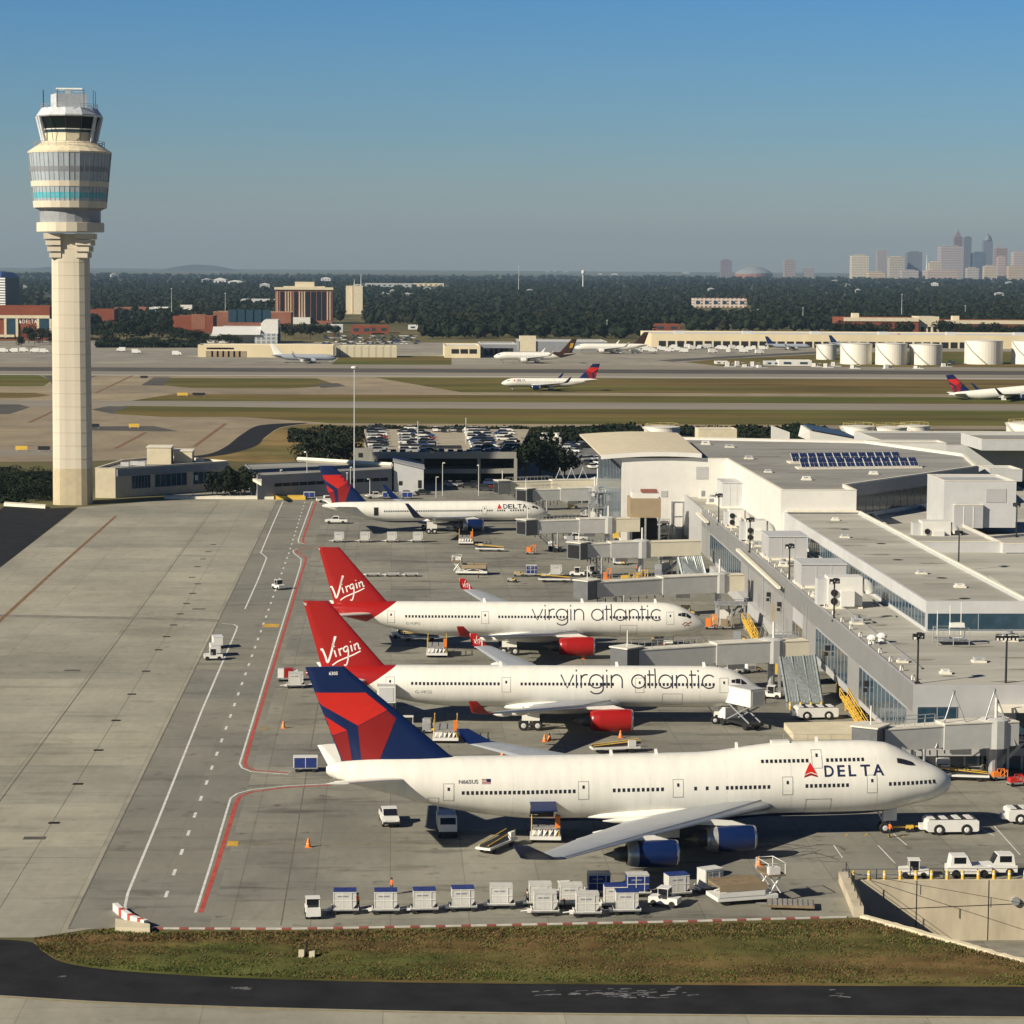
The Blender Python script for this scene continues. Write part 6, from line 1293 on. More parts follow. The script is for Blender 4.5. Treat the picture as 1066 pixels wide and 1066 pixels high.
def mk_flat():
    r = thing('flatbed_loader', '', 'loader'); MB().box(-3.2, 3.2, -.9, .9, .55, .78).build('chassis', M_VWHT, r); MB().hexa([(-3., -.5, .8), (3.4, -.5, 1.1), (3.4, .5, 1.1), (-3., .5, .8)], [(-3., -.5, .95), (3.4, -.5, 1.25), (3.4, .5, 1.25), (-3., .5, .95)]).build('belt', M_BLACK, r)
    MB().box(1.6, 2.6, -.9, -.55, .8, 1.6).build('cab', M_VWHT, r); MB().tube([(-3, -.55, 1.0), (3.3, -.55, 1.55)], .06, 5).tube([(-3, .55, 1.0), (3.3, .55, 1.55)], .06, 5).build('side_rail', M_YELP, r); wheels(r, (-2, 2), .75, .36, .26); return r
BELT = Kind(mk_flat)
on(BELT, 510, 574, 175, 'white belt loader on the open apron behind the third airliner'); on(BELT, 577, 606, 178, 'white belt loader in front of the two containers at the empty stand'); on(BELT, 640, 783, 10, 'belt loader with red rail behind the hump of the nearest airliner'); on(BELT, 437, 667, 185, 'dark belt loader under the tail of the third airliner')
def mk_loader():
    r = thing('cargo_loader', '', 'loader'); MB().box(-4.2, 2.2, -1.6, 1.6, .45, .85).build('chassis', M_VWHT, r)
    MB().box(-4.0, 1.0, -1.5, 1.5, 1.75, 1.95).build('main_deck', M_WOODB, r); MB().box(-4.0, 1.0, -1.56, -1.505, 1.4, 2.15).box(-4.0, 1.0, 1.505, 1.56, 1.4, 2.15).build('deck_side', M_BROWN, r)
    MB().box(1.1, 3.0, -1.6, 1.6, 2.6, 2.8).build('bridge_deck', M_WOODB, r); b = MB()
    for s in (-1.3, 1.3): b.tube([(-3.4, s, .9), (.5, s, 1.75)], .09, 6).tube([(-3.4, s, 1.75), (.5, s, .9)], .09, 6).tube([(1.4, s, .9), (2.6, s, 2.6)], .1, 6).tube([(2.6, s, .9), (1.4, s, 2.6)], .1, 6)
    b.build('scissor', M_VWHT, r); MB().box(1.3, 2.4, -1.6, -.8, 2.81, 3.5).build('operator_cab', M_VWHT, r); b = MB()
    for x in (1.15, 2.95):
        for y in (-1.55, 1.55): b.tube([(x, y, 2.8), (x, y, 3.9)], .05, 5)
    b.tube([(1.15, -1.55, 3.9), (2.95, -1.55, 3.9), (2.95, 1.55, 3.9), (1.15, 1.55, 3.9), (1.15, -1.55, 3.9)], .05, 5); b.build('guard_rail', M_VWHT, r)
    MB().box(-4.1, .8, -1.64, -1.6, .86, 1.35).build('side_panel', M_VWHT, r); wheels(r, (-3.2, 1.6), 1.35, .42, .35); return r
LOAD = Kind(mk_loader)
on(LOAD, 782, 937, 15, 'big white container loader with raised cab at the right end of the rear row'); on(LOAD, 486, 598, 175, 'yellow and white container loader on the open apron behind the third airliner')
p = G(823, 945); r = thing('pallet_dolly', 'low brown wooden pallet dolly right of the big loader', 'dolly', (p.x, p.y, .004), R(-8)); MB().box(-2.3, 2.3, -1.3, 1.3, .3, .55).build('deck', M_WOODB, r); b = MB()
for k in range(9): b.box(-2.2+.5*k, -1.85+.5*k, -1.25, 1.25, .555, .6)
b.build('rollers', M_BED, r); wheels(r, (-1.6, 1.6), 1.0, .2, .2); MB().tube([(-2.3, 0, .4), (-3.4, 0, .35)], .06, 5).build('drawbar', M_BED, r)
def mk_transfer():
    r = thing('lower_deck_loader', '', 'loader'); MB().box(-1.7, 1.7, -3, 3, .4, .75).build('chassis', M_VWHT, r); MB().box(-1.5, 1.5, -2.6, 2.8, 1.5, 1.7).build('deck', M_BED, r); b = MB()
    for x in (-1.5, 1.5):
        for y in (-2.6, 2.8): b.tube([(x, y, .75), (x, y, 3.1)], .07, 5)
        for z in (2.2, 2.9): b.tube([(x, -2.6, z), (x, 2.8, z)], .05, 5)
    b.build('frame', M_YELP, r); b = MB()
    for k in range(5): b.box(-1.45+.6*k, -1.2+.6*k, -2.66, -2.605, .8, 1.45); b.tube([(-1.4+.6*k, -2.7, .8), (-1.0+.6*k, -2.7, 1.45)], .05, 4)
    b.build('front_lattice', M_WHT, r); MB().box(1.05, 1.6, -2.9, -2.1, 1.72, 3.0).build('operator_post', M_ORANGE, r); wheels(r, (-1.3, 1.3), 2.3, .38, .3); return r
TRL = Kind(mk_transfer)
on(TRL, 568, 872, -4, 'container loader standing under the open cargo door of the nearest airliner'); on(TRL, 464, 770, -2, 'container loader on the stand between the second airliner and the nearest'); on(TRL, 690, 672, -2, 'container loader at the forward hold of the third airliner'); on(TRL, 455, 682, -2, 'container loader under the rear fuselage of the third airliner'); on(TRL, 485, 566, -2, 'container loader beside the engine of the farthest airliner')
on(BELT, 517, 884, 60, 'belt loader with raised dark belt by the wingtip of the nearest airliner')
def mk_lav():
    r = thing('service_truck', '', 'truck'); MB().box(-2.6, 2.6, -1.05, 1.05, .5, .8).build('chassis', M_BLACK, r); MB().side([(1.2, .8), (2.6, .8), (2.65, 1.6), (2.3, 2.4), (1.2, 2.4)], -1.0, 1.0).build('cab', M_VWHT, r); MB().side([(2.33, 2.3), (2.62, 1.62), (2.68, 1.62), (2.4, 2.3)], -.85, .85).build('windscreen', M_VGL, r)
    MB().box(-2.6, 1.1, -1.05, 1.05, .82, 2.1).build('tank', M_VSIL, r); MB().box(-2.4, .9, -.9, .9, 2.105, 2.25).build('tank_lid', M_VBLU, r); b = MB()
    for x in (-2.4, -1.0): b.tube([(x, -.9, 2.2), (x, -.9, 4.4)], .06, 5).tube([(x, .9, 2.2), (x, .9, 4.4)], .06, 5)
    b.build('lift_frame', M_WHT, r); wheels(r, (-1.7, 1.8), .9, .45, .32); return r
LAV = Kind(mk_lav); on(LAV, 465, 868, -88, 'grey and blue lavatory service truck under the tail of the nearest airliner')
def mk_cater():
    r = thing('catering_truck', '', 'truck'); MB().box(-3.6, 3.6, -1.1, 1.1, .65, .95).build('chassis', M_BLACK, r); MB().side([(2.0, .95), (3.6, .95), (3.7, 1.7), (3.3, 2.5), (2.0, 2.5)], -1.1, 1.1).build('cab', M_VWHT, r); MB().side([(3.33, 2.4), (3.66, 1.72), (3.72, 1.72), (3.4, 2.4)], -.95, .95).build('windscreen', M_VGL, r)
    MB().box(-3.5, 2.3, -1.25, 1.25, 3.3, 5.6).build('box_body', M_VWHT, r); MB().box(-3.52, 2.32, -1.27, 1.27, 5.605, 5.75).build('box_roof', M_PANEL, r); b = MB()
    for s in (-1, 1): b.tube([(-3, s, 1), (1.7, s, 3.3)], .12, 6).tube([(-3, s, 3.3), (1.7, s, 1)], .12, 6)
    b.build('scissor_lift', M_PANELD, r); MB().box(2.32, 3.7, -1.1, 1.1, 3.2, 3.35).build('platform', M_STEEL, r); b = MB()
    for s in (-1.05, 1.05): b.tube([(2.4, s, 4.4), (3.7, s, 4.4), (3.7, s, 3.35)], .05, 5)
    b.build('platform_rail', M_YELP, r); MB().box(-3.56, -3.505, -1.0, 1.0, 3.5, 5.4).build('rear_door', M_PANEL2, r); MB().box(-2.8, 1.2, -1.275, -1.252, 4.5, 5.0).build('stripe', M_PANELD, r); wheels(r, (-2.2, 2.6), 1.0, .52, .36); return r
CAT = Kind(mk_cater)
on(CAT, 771, 757, 122, 'white catering truck with raised box at the nose of the second airliner'); on(CAT, 403, 752, 88, 'white catering truck with raised box beside the rear door of the second airliner')
def mk_push():
    r = thing('aircraft_tug', '', 'tug'); MB().side([(-2.9, .5), (-2.75, .38), (2.75, .38), (2.95, .5), (2.95, 1.55), (2.7, 1.7), (-2.7, 1.7), (-2.9, 1.55)], -1.25, 1.25).build('body', M_VWHT, r)
    MB().box(-2.6, 2.6, -1.1, 1.1, 1.705, 1.76).build('deck', M_BLACK, r); b = MB()
    for x in (-2.3, -.9, .6, 2.0): b.box(x-.35, x+.35, -1.0, 1.0, 1.765, 1.84)
    b.build('deck_panel', M_VWHT, r); MB().box(-3.5, -2.9, -.5, .5, .5, 1.1).build('seat_box', M_VWHT, r)
    for x in (-1.55, 1.55):
        for y in (-1.12, 1.12): wheel(r, x, y, .62, .62, .46)
    hubs(r, [(x, y, .62) for x in (-1.55, 1.55) for y in (-1.12, 1.12)], .62, .46).build('hub', M_VWHT, r); return r
PUSH = Kind(mk_push)
pg = G(985, 866); on(PUSH, 989, 867, 2, 'big white four wheeled aircraft tug at the nose wheel of the nearest airliner'); on(PUSH, 1073, 856, 2, 'white aircraft tug cut off by the right edge of the photo'); on(PUSH, 849, 748, 5, 'white four wheeled aircraft tug in front of the sloped canopy with four bollards')
a, c = G(929, 866), G(962, 865.5); r = fixed('tow_bar', 'yellow tow bar between the nose wheel and the big aircraft tug', 'tow bar', (a.x, a.y, 0)); MB().tube([a+Vector((0, 0, .55)), c+Vector((0, 0, .6))], .11, 6).build('bar', M_YELP, r); 
for f in (.45, .6): p = a+(c-a)*f; wheel(r, p.x, p.y-.4, .25, .25, .2); wheel(r, p.x, p.y+.4, .25, .25, .2)
MB().box(a.x+1.5, a.x+2.3, a.y-.35, a.y+.35, .3, .8).build('dolly_frame', M_YELP, r)
def mk_cabtug():
    r = thing('cab_tractor', '', 'tractor'); MB().side([(-2.3, .45), (2.2, .45), (2.25, 1.1), (.4, 1.25), (-2.3, 1.15)], -.95, .95).build('body', M_VWHT, r); MB().side([(-2.1, 1.16), (.2, 1.26), (-.3, 2.3), (-1.9, 2.3)], -.85, .85).build('cab', M_VWHT, r)
    MB().side([(-.25, 2.22), (.18, 1.34), (.26, 1.34), (-.17, 2.22)], -.75, .75).build('windscreen', M_VGL, r)
    for s in (-1, 1): MB().box(-1.7, -.45, s*.858-.008, s*.858+.008, 1.5, 2.15).build('side_window', M_VGL, r)
    wheels(r, (-1.5, 1.4), .85, .45, .32); return r
CTG = Kind(mk_cabtug); on(CTG, 1008, 912, 0, 'white cab tractor parked behind the yellow bollards, nearest the right edge'); on(CTG, 1034, 910.5, 180, 'second white cab tractor parked right behind the other at the bollards'); on(TUG, 951, 913, 175, 'small white tractor parked behind the yellow bollards, left of the two cab tractors')
# loaded carts at the second tail, red unit and vehicles at the canopies
cart_at(308, 716, R(3), ULDW, 'dolly under the wrapped freight left of the second red tail', 'pale wrapped freight container left of the second red tail', 'freight dollies left of the red tail')
p = G(299, 709); r = thing('freight_stack', 'red and white freight stack on the line left of the second red tail', 'freight', (p.x, p.y, 0)); MB().box(-1.6, 1.6, -.8, .8, .4, .6).build('pallet', M_BED, r); MB().box(-.4, .9, -.6, .6, .61, 2.0).build('red_box', M_VRED, r); MB().box(-1.4, -.5, -.6, .6, .61, 1.9).box(1.0, 1.6, -.5, .5, .61, 1.7).build('white_box', M_VWHT, r); wheels(r, (-1.1, 1.1), .6, .2, .2)
on(TUG, 803, 727, 160, 'tractor with a red bonnet load at the foot of the sloped canopy'); on(TUG, 762, 702, 200, 'small tractor beside the raised catering truck'); on(BELT, 1002, 812, 170, 'white belt loader beneath the large jet bridge at the nose of the nearest airliner')
on(TUG, 425, 760, 90, 'small dark tractor left of the container loader on the second stand'); on(TUG, 417, 664, 5, 'white and blue tractor under the tail of the third airliner')
M_TOOL = mat('ground_gear_mix', (.42, .33, .17), .7, var=.5, scale=1.2)
for k, (u, v, w_, h_, m, lab) in enumerate(((648, 562, 4.5, 2.4, M_YELP, 'yellow generator cart below the cream walkway of the open cab bridge'), (632, 611, 1.8, 3.6, M_ORANGE, 'orange lift frame below the open cab of the curved bridge'), (655, 607, 3.5, 2.0, M_YELP, 'yellow air start cart under the curved cream bridge'), (668, 606, 2.6, 2.4, M_YELP, 'yellow ladder trolley under the curved cream bridge'), (676, 611, 2.4, 1.9, M_PANELD, 'dark trolley beside the middle sloped canopy'), (553, 577, 2.2, 2.0, M_ORANGE, 'orange jack trolley under the cab at the empty stand'), (740, 655, 2., 2.4, M_ORANGE, 'orange gas bottle rack at the nose of the third airliner'), (750, 652, 3., 2.6, M_TOOL, 'rusty equipment rack behind the nose of the third airliner'), (757, 655, 2.4, 2.2, M_BROWN, 'brown equipment crate beside the small yellow stair'), (810, 704, 2., 3., M_YELP, 'yellow lift mast left of the sloped canopy with bollards'), (1040, 812, 2., 1.3, M_ORANGE, 'orange barrier unit at the column of the large jet bridge'), (1058, 818, 2.2, 1.3, M_REDP, 'red fire cart at the right edge by the large jet bridge'), (557, 756, 1.4, 1.1, M_YELP, 'yellow chock trolley by the main wheels of the second airliner'))):
    p = G(u, v); r = thing('ground_equipment', lab, 'equipment', (p.x, p.y, 0), random.uniform(-.2, .2)); MB().box(-w_/2, w_/2, -.6, .6, .3, .5).build('base', M_BED, r); MB().box(-w_/2+.1, -w_*.05, -.5, .5, .505, h_*.8).build('unit', m, r); b = MB()
    for x in (0, w_*.25, w_/2-.1):
        for y in (-.5, .5): b.tube([(x, y, .5), (x, y, h_)], .06, 5)
    for y in (-.5, .5): b.tube([(0, y, h_), (w_/2-.1, y, h_)], .05, 5).tube([(0, y, .5), (w_/2-.1, y, h_)], .05, 5)
    b.build('frame', m, r); wheels(r, (-w_*.35, w_*.35), .55, .25, .2)
for k, (u, v, w_, h_, m, lab) in enumerate(((596, 566, 2.6, 1.8, M_PANELD, 'dark power unit below the open cab bridge'), (576, 570, 2.2, 1.4, M_VWHT, 'white power unit left of the bridge wheels at the empty stand'), (645, 588, 2.6, 2.6, M_VWHT, 'white water cart under the middle of the curved cream bridge'), (687, 603, 2.2, 3.0, M_STEEL, 'steel maintenance stand beside the curved cream bridge column'), (700, 616, 2.6, 1.6, M_VWHT, 'white cabinet at the foot of the middle sloped canopy'), (716, 640, 2.6, 1.7, M_TOOL, 'mixed tool rack behind the nose windows of the third airliner'), (770, 668, 2.2, 1.8, M_PANELD, 'dark drum stand on the ground below the small yellow stair'), (795, 690, 3., 2., M_YELP, 'yellow power cart under the walkway of the second bridge'), (783, 700, 2.4, 1.6, M_VWHT, 'white power cart under the walkway of the second bridge'), (822, 693, 2.2, 2.6, M_TOOL, 'rusty rack beside the sloped canopy with bollards'), (1015, 800, 3., 2.4, M_VWHT, 'white air conditioning cart below the large jet bridge'), (985, 806, 2.6, 2., M_VWHT, 'white power cart just behind the nose of the nearest airliner'), (596, 530, 2.6, 1.8, M_YELP, 'yellow cart between the two upper jet bridges'), (609, 538, 2.2, 2.2, M_VWHT, 'white cart at the rotunda column of the lower grey bridge'), (540, 600, 2., 1.0, M_TOOL, 'small mixed trolley left of the bright blue container'), (533, 606, 1.6, .9, M_BED, 'low grey trolley on the open apron near the blue container'), (447, 763, 1.8, 2.0, M_BED, 'grey stand left of the loader on the second stand'), (500, 676, 1.6, 1.2, M_YELP, 'yellow chock trolley by the wheels of the third airliner'), (470, 553, 2.4, 1.6, M_VWHT, 'white cart behind the loader of the farthest airliner'))):
    p = G(u, v); r = thing('ground_equipment', lab, 'equipment', (p.x, p.y, 0), random.uniform(-.5, .5)); MB().box(-w_/2, w_/2, -.6, .6, .3, .45).build('base', M_BED, r); MB().box(-w_/2+.05, w_*.15, -.55, .55, .455, h_).build('unit', m, r); MB().box(-w_/2+.2, w_*.05, -.58, -.552, .6, h_*.7).build('panel', M_PANELD, r)
    MB().tube([(w_*.15, -.3, h_*.6), (w_*.4, -.5, h_*.5), (w_*.55, -.7, .5), (w_*.8, -.9, .05)], .08, 6).build('hose', M_BLACK, r); MB().box(w_*.2, w_*.48, -.5, .5, .455, .7).build('battery_box', M_YELP if m is not M_YELP else M_BLACK, r); wheels(r, (-w_*.35, w_*.35), .55, .25, .2)
for k, (u, v, t_, c, lab) in enumerate(((22.4, 469.8, 4, M_YELP, 'yellow airfield sign left of the tower shaft'), (45.8, 470, 4, M_BLACK, 'black airfield sign left of the tower shaft'), (139.6, 446, 4, M_YELP, 'yellow airfield sign right of the tower on the dark taxiway patch'), (98, 446, 4, M_BLACK, 'black airfield sign just right of the tower shaft'), (207, 412.7, 6, M_BLACK, 'black airfield sign on the upper grass strip'), (190, 412.7, 5, M_YELP, 'yellow airfield sign on the upper grass strip'), (150, 394.5, 4, M_BLACK, 'small dark airfield sign by the far shoulder'))):
    p = G(u, v); r = thing('airfield_sign', lab, 'sign', (p.x, p.y, 0)); MB().box(-t_/2, t_/2, -.2, .2, .5, 1.8).build('panel', c, r); [MB().box(x-.15, x+.15, -.15, .15, 0, .5).build('leg', M_STEEL, r) for x in (-t_/2+.45, t_/2-.45)]
def mk_cone():
    r = thing('traffic_cone', '', 'cone'); MB().lathe([(.3, .05), (.09, .95), (.05, 1.0)], 10, smooth=True).build('body', M_ORANGE, r); MB().box(-.36, .36, -.36, .36, 0, .05).build('foot', M_ORANGE, r); MB().lathe([(.215, .42), (.165, .6)], 10).build('band', M_WHT, r); return r
CONE = Kind(mk_cone)
for u, v, lab in ((321, 882, 'lone orange cone on the dark yellow line left of the white pickup'), (646, 768, 'orange cone in front of the red engine of the second airliner'), (567, 772, 'left orange cone between the second airliner and the nearest'), (572, 771, 'right orange cone between the second airliner and the nearest'), (607, 686, 'orange cone in front of the red engine of the third airliner'), (790, 901, 'orange cone behind the big container loader'), (705, 884, 'orange cone beneath the outer blue engine'), (295, 758, 'orange cone on the line left of the big navy tail'), (1040, 793, 'orange cone behind the nose of the nearest airliner'), (523, 788, 'orange cone close behind the navy wingtip')): on(CONE, u, v, 0, lab)
# stand number signs, small poles
for u, v, lab in ((610, 572, 'white stand sign at the empty stand'), (612, 619, 'white stand sign behind the lettering of the third airliner')):
    p = G(u, v); r = thing('stand_sign', lab, 'sign', (p.x, p.y, 0)); MB().box(-1.2, 1.2, -.1, .1, 1.0, 2.3).build('panel', M_WHT, r); [MB().tube([(x, 0, 0), (x, 0, 1)], .07, 5).build('leg', M_STEEL, r) for x in (-.9, .9)]; MB().box(-.8, -.2, -.13, -.101, 1.25, 2.05).box(.1, .8, -.13, -.101, 1.25, 2.05).build('mark', M_PANELD, r)
# ------------------------------------------------------------------ steelwork, ducts and plant around the hall end and on the roofs
def gantry(label, u, v, w_, d_, h_, lev, braces=True):
    p = G(u, v); r = fixed('steel_gantry', label, 'steel frame', (p.x, p.y, 0)); b = MB()
    for i in range(3):
        for j in range(2): b.box(p.x+w_*i/2-.14, p.x+w_*i/2+.14, p.y+d_*j-.14, p.y+d_*j+.14, 0, h_)
    b.build('frame', M_STEEL, r)
    for k in range(lev):
        z = h_*(k+1)/lev; MB().box(p.x-.3, p.x+w_+.3, p.y-.3, p.y+d_+.3, z, z+.18).build('platform', M_PANELD if k % 2 else M_STEEL, r); b = MB()
        for zz in (.55, 1.05): b.tube([(p.x-.25, p.y-.25, z+zz), (p.x+w_+.25, p.y-.25, z+zz)], .05, 4)
        for i in range(6): b.tube([(p.x-.25+(w_+.5)*i/5, p.y-.25, z+.18), (p.x-.25+(w_+.5)*i/5, p.y-.25, z+1.05)], .045, 4)
        b.build('guard_rail', M_WHT if k % 2 else M_STEEL, r); z0 = h_*k/lev
        MB().hexa([(p.x+.3, p.y+.2, z0), (p.x+.9, p.y+.2, z0), (p.x+w_-.3, p.y+.2, z-.3), (p.x+w_-.9, p.y+.2, z-.3)], [(p.x+.3, p.y+1.2, z0+.2), (p.x+.9, p.y+1.2, z0+.2), (p.x+w_-.3, p.y+1.2, z), (p.x+w_-.9, p.y+1.2, z)]).build('stair_flight', M_STEEL, r, True)
        MB().box(p.x+w_*.1, p.x+w_*.45, p.y+d_*.5, p.y+d_*.95, z0+.2, z0+h_/lev*.7).build('plant_box', (M_PANELW, M_PANELD, M_BROWN)[k % 3], r)
    return r
gantry('tall steel stair gantry between the tan loading block and the steep canopy', 690, 562, 4, 4, 9.5, 3); gantry('grey steel gantry left of the middle sloped canopy', 688, 598, 4.5, 4, 6, 2); gantry('steel platform with boxes under the curved cream walkway', 668, 568, 6, 5, 5, 2); gantry('slender steel gantry at the glass corner of the hall', 614, 545, 3.5, 4, 7.5, 2); gantry('steel platform behind the nose of the third airliner', 748, 655, 4.5, 4, 4.2, 1); gantry('steel platform by the rotunda of the second bridge', 806, 692, 3.5, 3, 4.2, 1); gantry('steel platform under the large jet bridge at the right edge', 1028, 806, 5, 3, 4.2, 1); gantry('low steel platform below the upper cream bridge', 590, 524, 4, 4, 4, 1)
def rplant(label, u, v, z, w_, d_, h_, kind, m=None):
    p = G(u, v, z); r = fixed('roof_plant', label, 'roof plant', (p.x, p.y, z)); m = m or M_PANELW
    MB().box(p.x-w_/2-.2, p.x+w_/2+.2, p.y-.2, p.y+d_+.2, z, z+.25).build('kerb', M_COPE, r); c = MB().box(p.x-w_/2, p.x+w_/2, p.y, p.y+d_, z+.25, z+h_).build('casing', m, r)
    MB().box(p.x-w_*.35, p.x+w_*.1, p.y-.05, p.y-.002, z+.5, z+h_*.8).build('grille', M_PANELD, c)
    if kind: MB().lathe([(min(w_, d_)*.32, z+h_), (min(w_, d_)*.32, z+h_+.4)], 12, (p.x, p.y+d_/2)).build('fan', M_PANELD, c); MB().tube([(p.x+w_/2, p.y+d_/2, z+.6), (p.x+w_/2+1.2, p.y+d_/2, z+.6), (p.x+w_/2+1.2, p.y+d_/2+2, z+.6)], .18, 6).build('pipe', M_STEEL, r)
RZ = 10.52
for k, (u, v, z, w_, d_, h_, kd, m) in enumerate(((742, 525, RZ, 2.2, 2, 1.6, 1, None), (733, 519, RZ, 1.8, 2, 2.2, 0, None), (748, 521, RZ, 1.6, 2, 1.4, 1, None), (727, 511, RZ, 2., 2, 1.8, 0, M_PANEL), (788, 569, RZ, 1.4, 1.2, 1., 0, M_PANEL), (816, 590, RZ, 1.3, 1.3, .9, 1, None), (893, 650, RZ, 1.6, 1.4, .9, 1, M_PANEL), (850, 622, RZ, 1.2, 1.2, .9, 0, None), (1020, 690, RZ, 1.4, 1.2, .7, 0, M_PANEL), (985, 702, RZ, 1., 1., .6, 0, None), (940, 690, RZ, 1., 1., .6, 0, M_PANEL), (1052, 668, RZ, 1.8, 1.5, 1., 1, None), (880, 560, 14.57, 1.2, 1.2, .7, 0, M_PANEL), (960, 598, 14.57, 1.2, 1.2, .7, 0, M_PANEL), (1000, 612, 14.57, 1.3, 1.1, .6, 0, None), (870, 542, 14.57, 1., 1., .6, 0, None), (780, 478, 18.72, 1.6, 1.4, .8, 0, M_PANEL), (840, 500, 18.72, 1.6, 1.4, .8, 0, None), (760, 466, 18.72, 1.8, 1.6, .8, 0, M_PANEL), (910, 494, 18.72, 1.5, 1.4, .7, 0, None), (800, 492, 18.72, 1.2, 1.2, .7, 0, M_PANEL), (735, 463, 18.72, 1.8, 1.6, .9, 0, None))):
    rplant(f'small roof unit, {nth[k] if k else "first"} of those scattered on the terminal roofs from the hall end', u, v, z, w_, d_, h_, kd, m)
con = next(o for o in bpy.data.objects if o.name == 'concourse'); upf = next(o for o in bpy.data.objects if o.name == 'concourse_upper_floor'); hall = next(o for o in bpy.data.objects if o.name == 'terminal_hall')
M_STAIN = mat('roof_stain', (.25, .235, .19), .9, var=.35, scale=.6, coord='World'); rs = random.Random(4)
def stain(par, x, y, z, a, c):
    n = 22; ph = rs.uniform(0, 6); MB().poly([(x+a*(1+.35*math.sin(3*q+ph)+.2*math.sin(7*q))*math.cos(q), y+c*(1+.3*math.sin(2*q+ph))*math.sin(q), z) for q in [2*math.pi*i/n for i in range(n)]]).build('roof_stain', M_STAIN, par)
for k in range(9): stain(upf, rs.uniform(79.5, 89), 372+k*14+rs.uniform(-3, 3), 14.575+.002*k, rs.uniform(1, 2.2), rs.uniform(.4, 1.2))
for k in range(10): stain(con, rs.uniform(70, 75), 322+k*16+rs.uniform(-4, 4), 10.53+.002*k, rs.uniform(.8, 1.6), rs.uniform(.5, 1.3))
for k in range(4): stain(con, rs.uniform(78, 92), 320+k*10, 10.552+.002*k, rs.uniform(1.5, 3), rs.uniform(.4, .9))
for k in range(10): stain(hall, rs.uniform(80, 100), 515+k*12, 18.73+.003*k, rs.uniform(1.5, 3.4), rs.uniform(.5, 1.4))
for k in range(7): MB().box(66.6, 76.7, 334+k*29, 334.12+k*29, 10.515, 10.545).build('roof_seam', M_ROOF2, con)
for k in range(6): MB().box(77.2, 91, 512+k*20, 512.14+k*20, 18.715, 18.75).build('roof_seam', M_STAIN, hall)
for t0_, t1_, x, z in ((330, 440, 69.2, 10.75), (380, 520, 75.6, 10.8)): MB().tube([(x, t0_, z), (x+.4, t1_, z)], .12, 6).build('roof_pipe', M_STEEL, con)
for t in (400, 425, 450, 470, 537): 
    xa = 65.0+1.6*(t-T0)/233; MB().tube([(xa-.12, t, 2.2), (xa-.12, t, 9.6)], .09, 5).build('downpipe', M_STEEL, con)
for t, w_, h_, m in ((398, 1.6, 2.4, M_PANELD), (420, 2.4, 2.6, M_PANELD), (436, 3., 3., M_BROWN), (455, 2., 2.4, M_PANELD), (468, 3.2, 3.2, M_DARK)):
    xa = 65.0+1.6*(t-T0)/233; MB().box(xa-.06, xa-.036, t, t+w_, 2.06, 2.06+h_).build('wall_door', m, con)
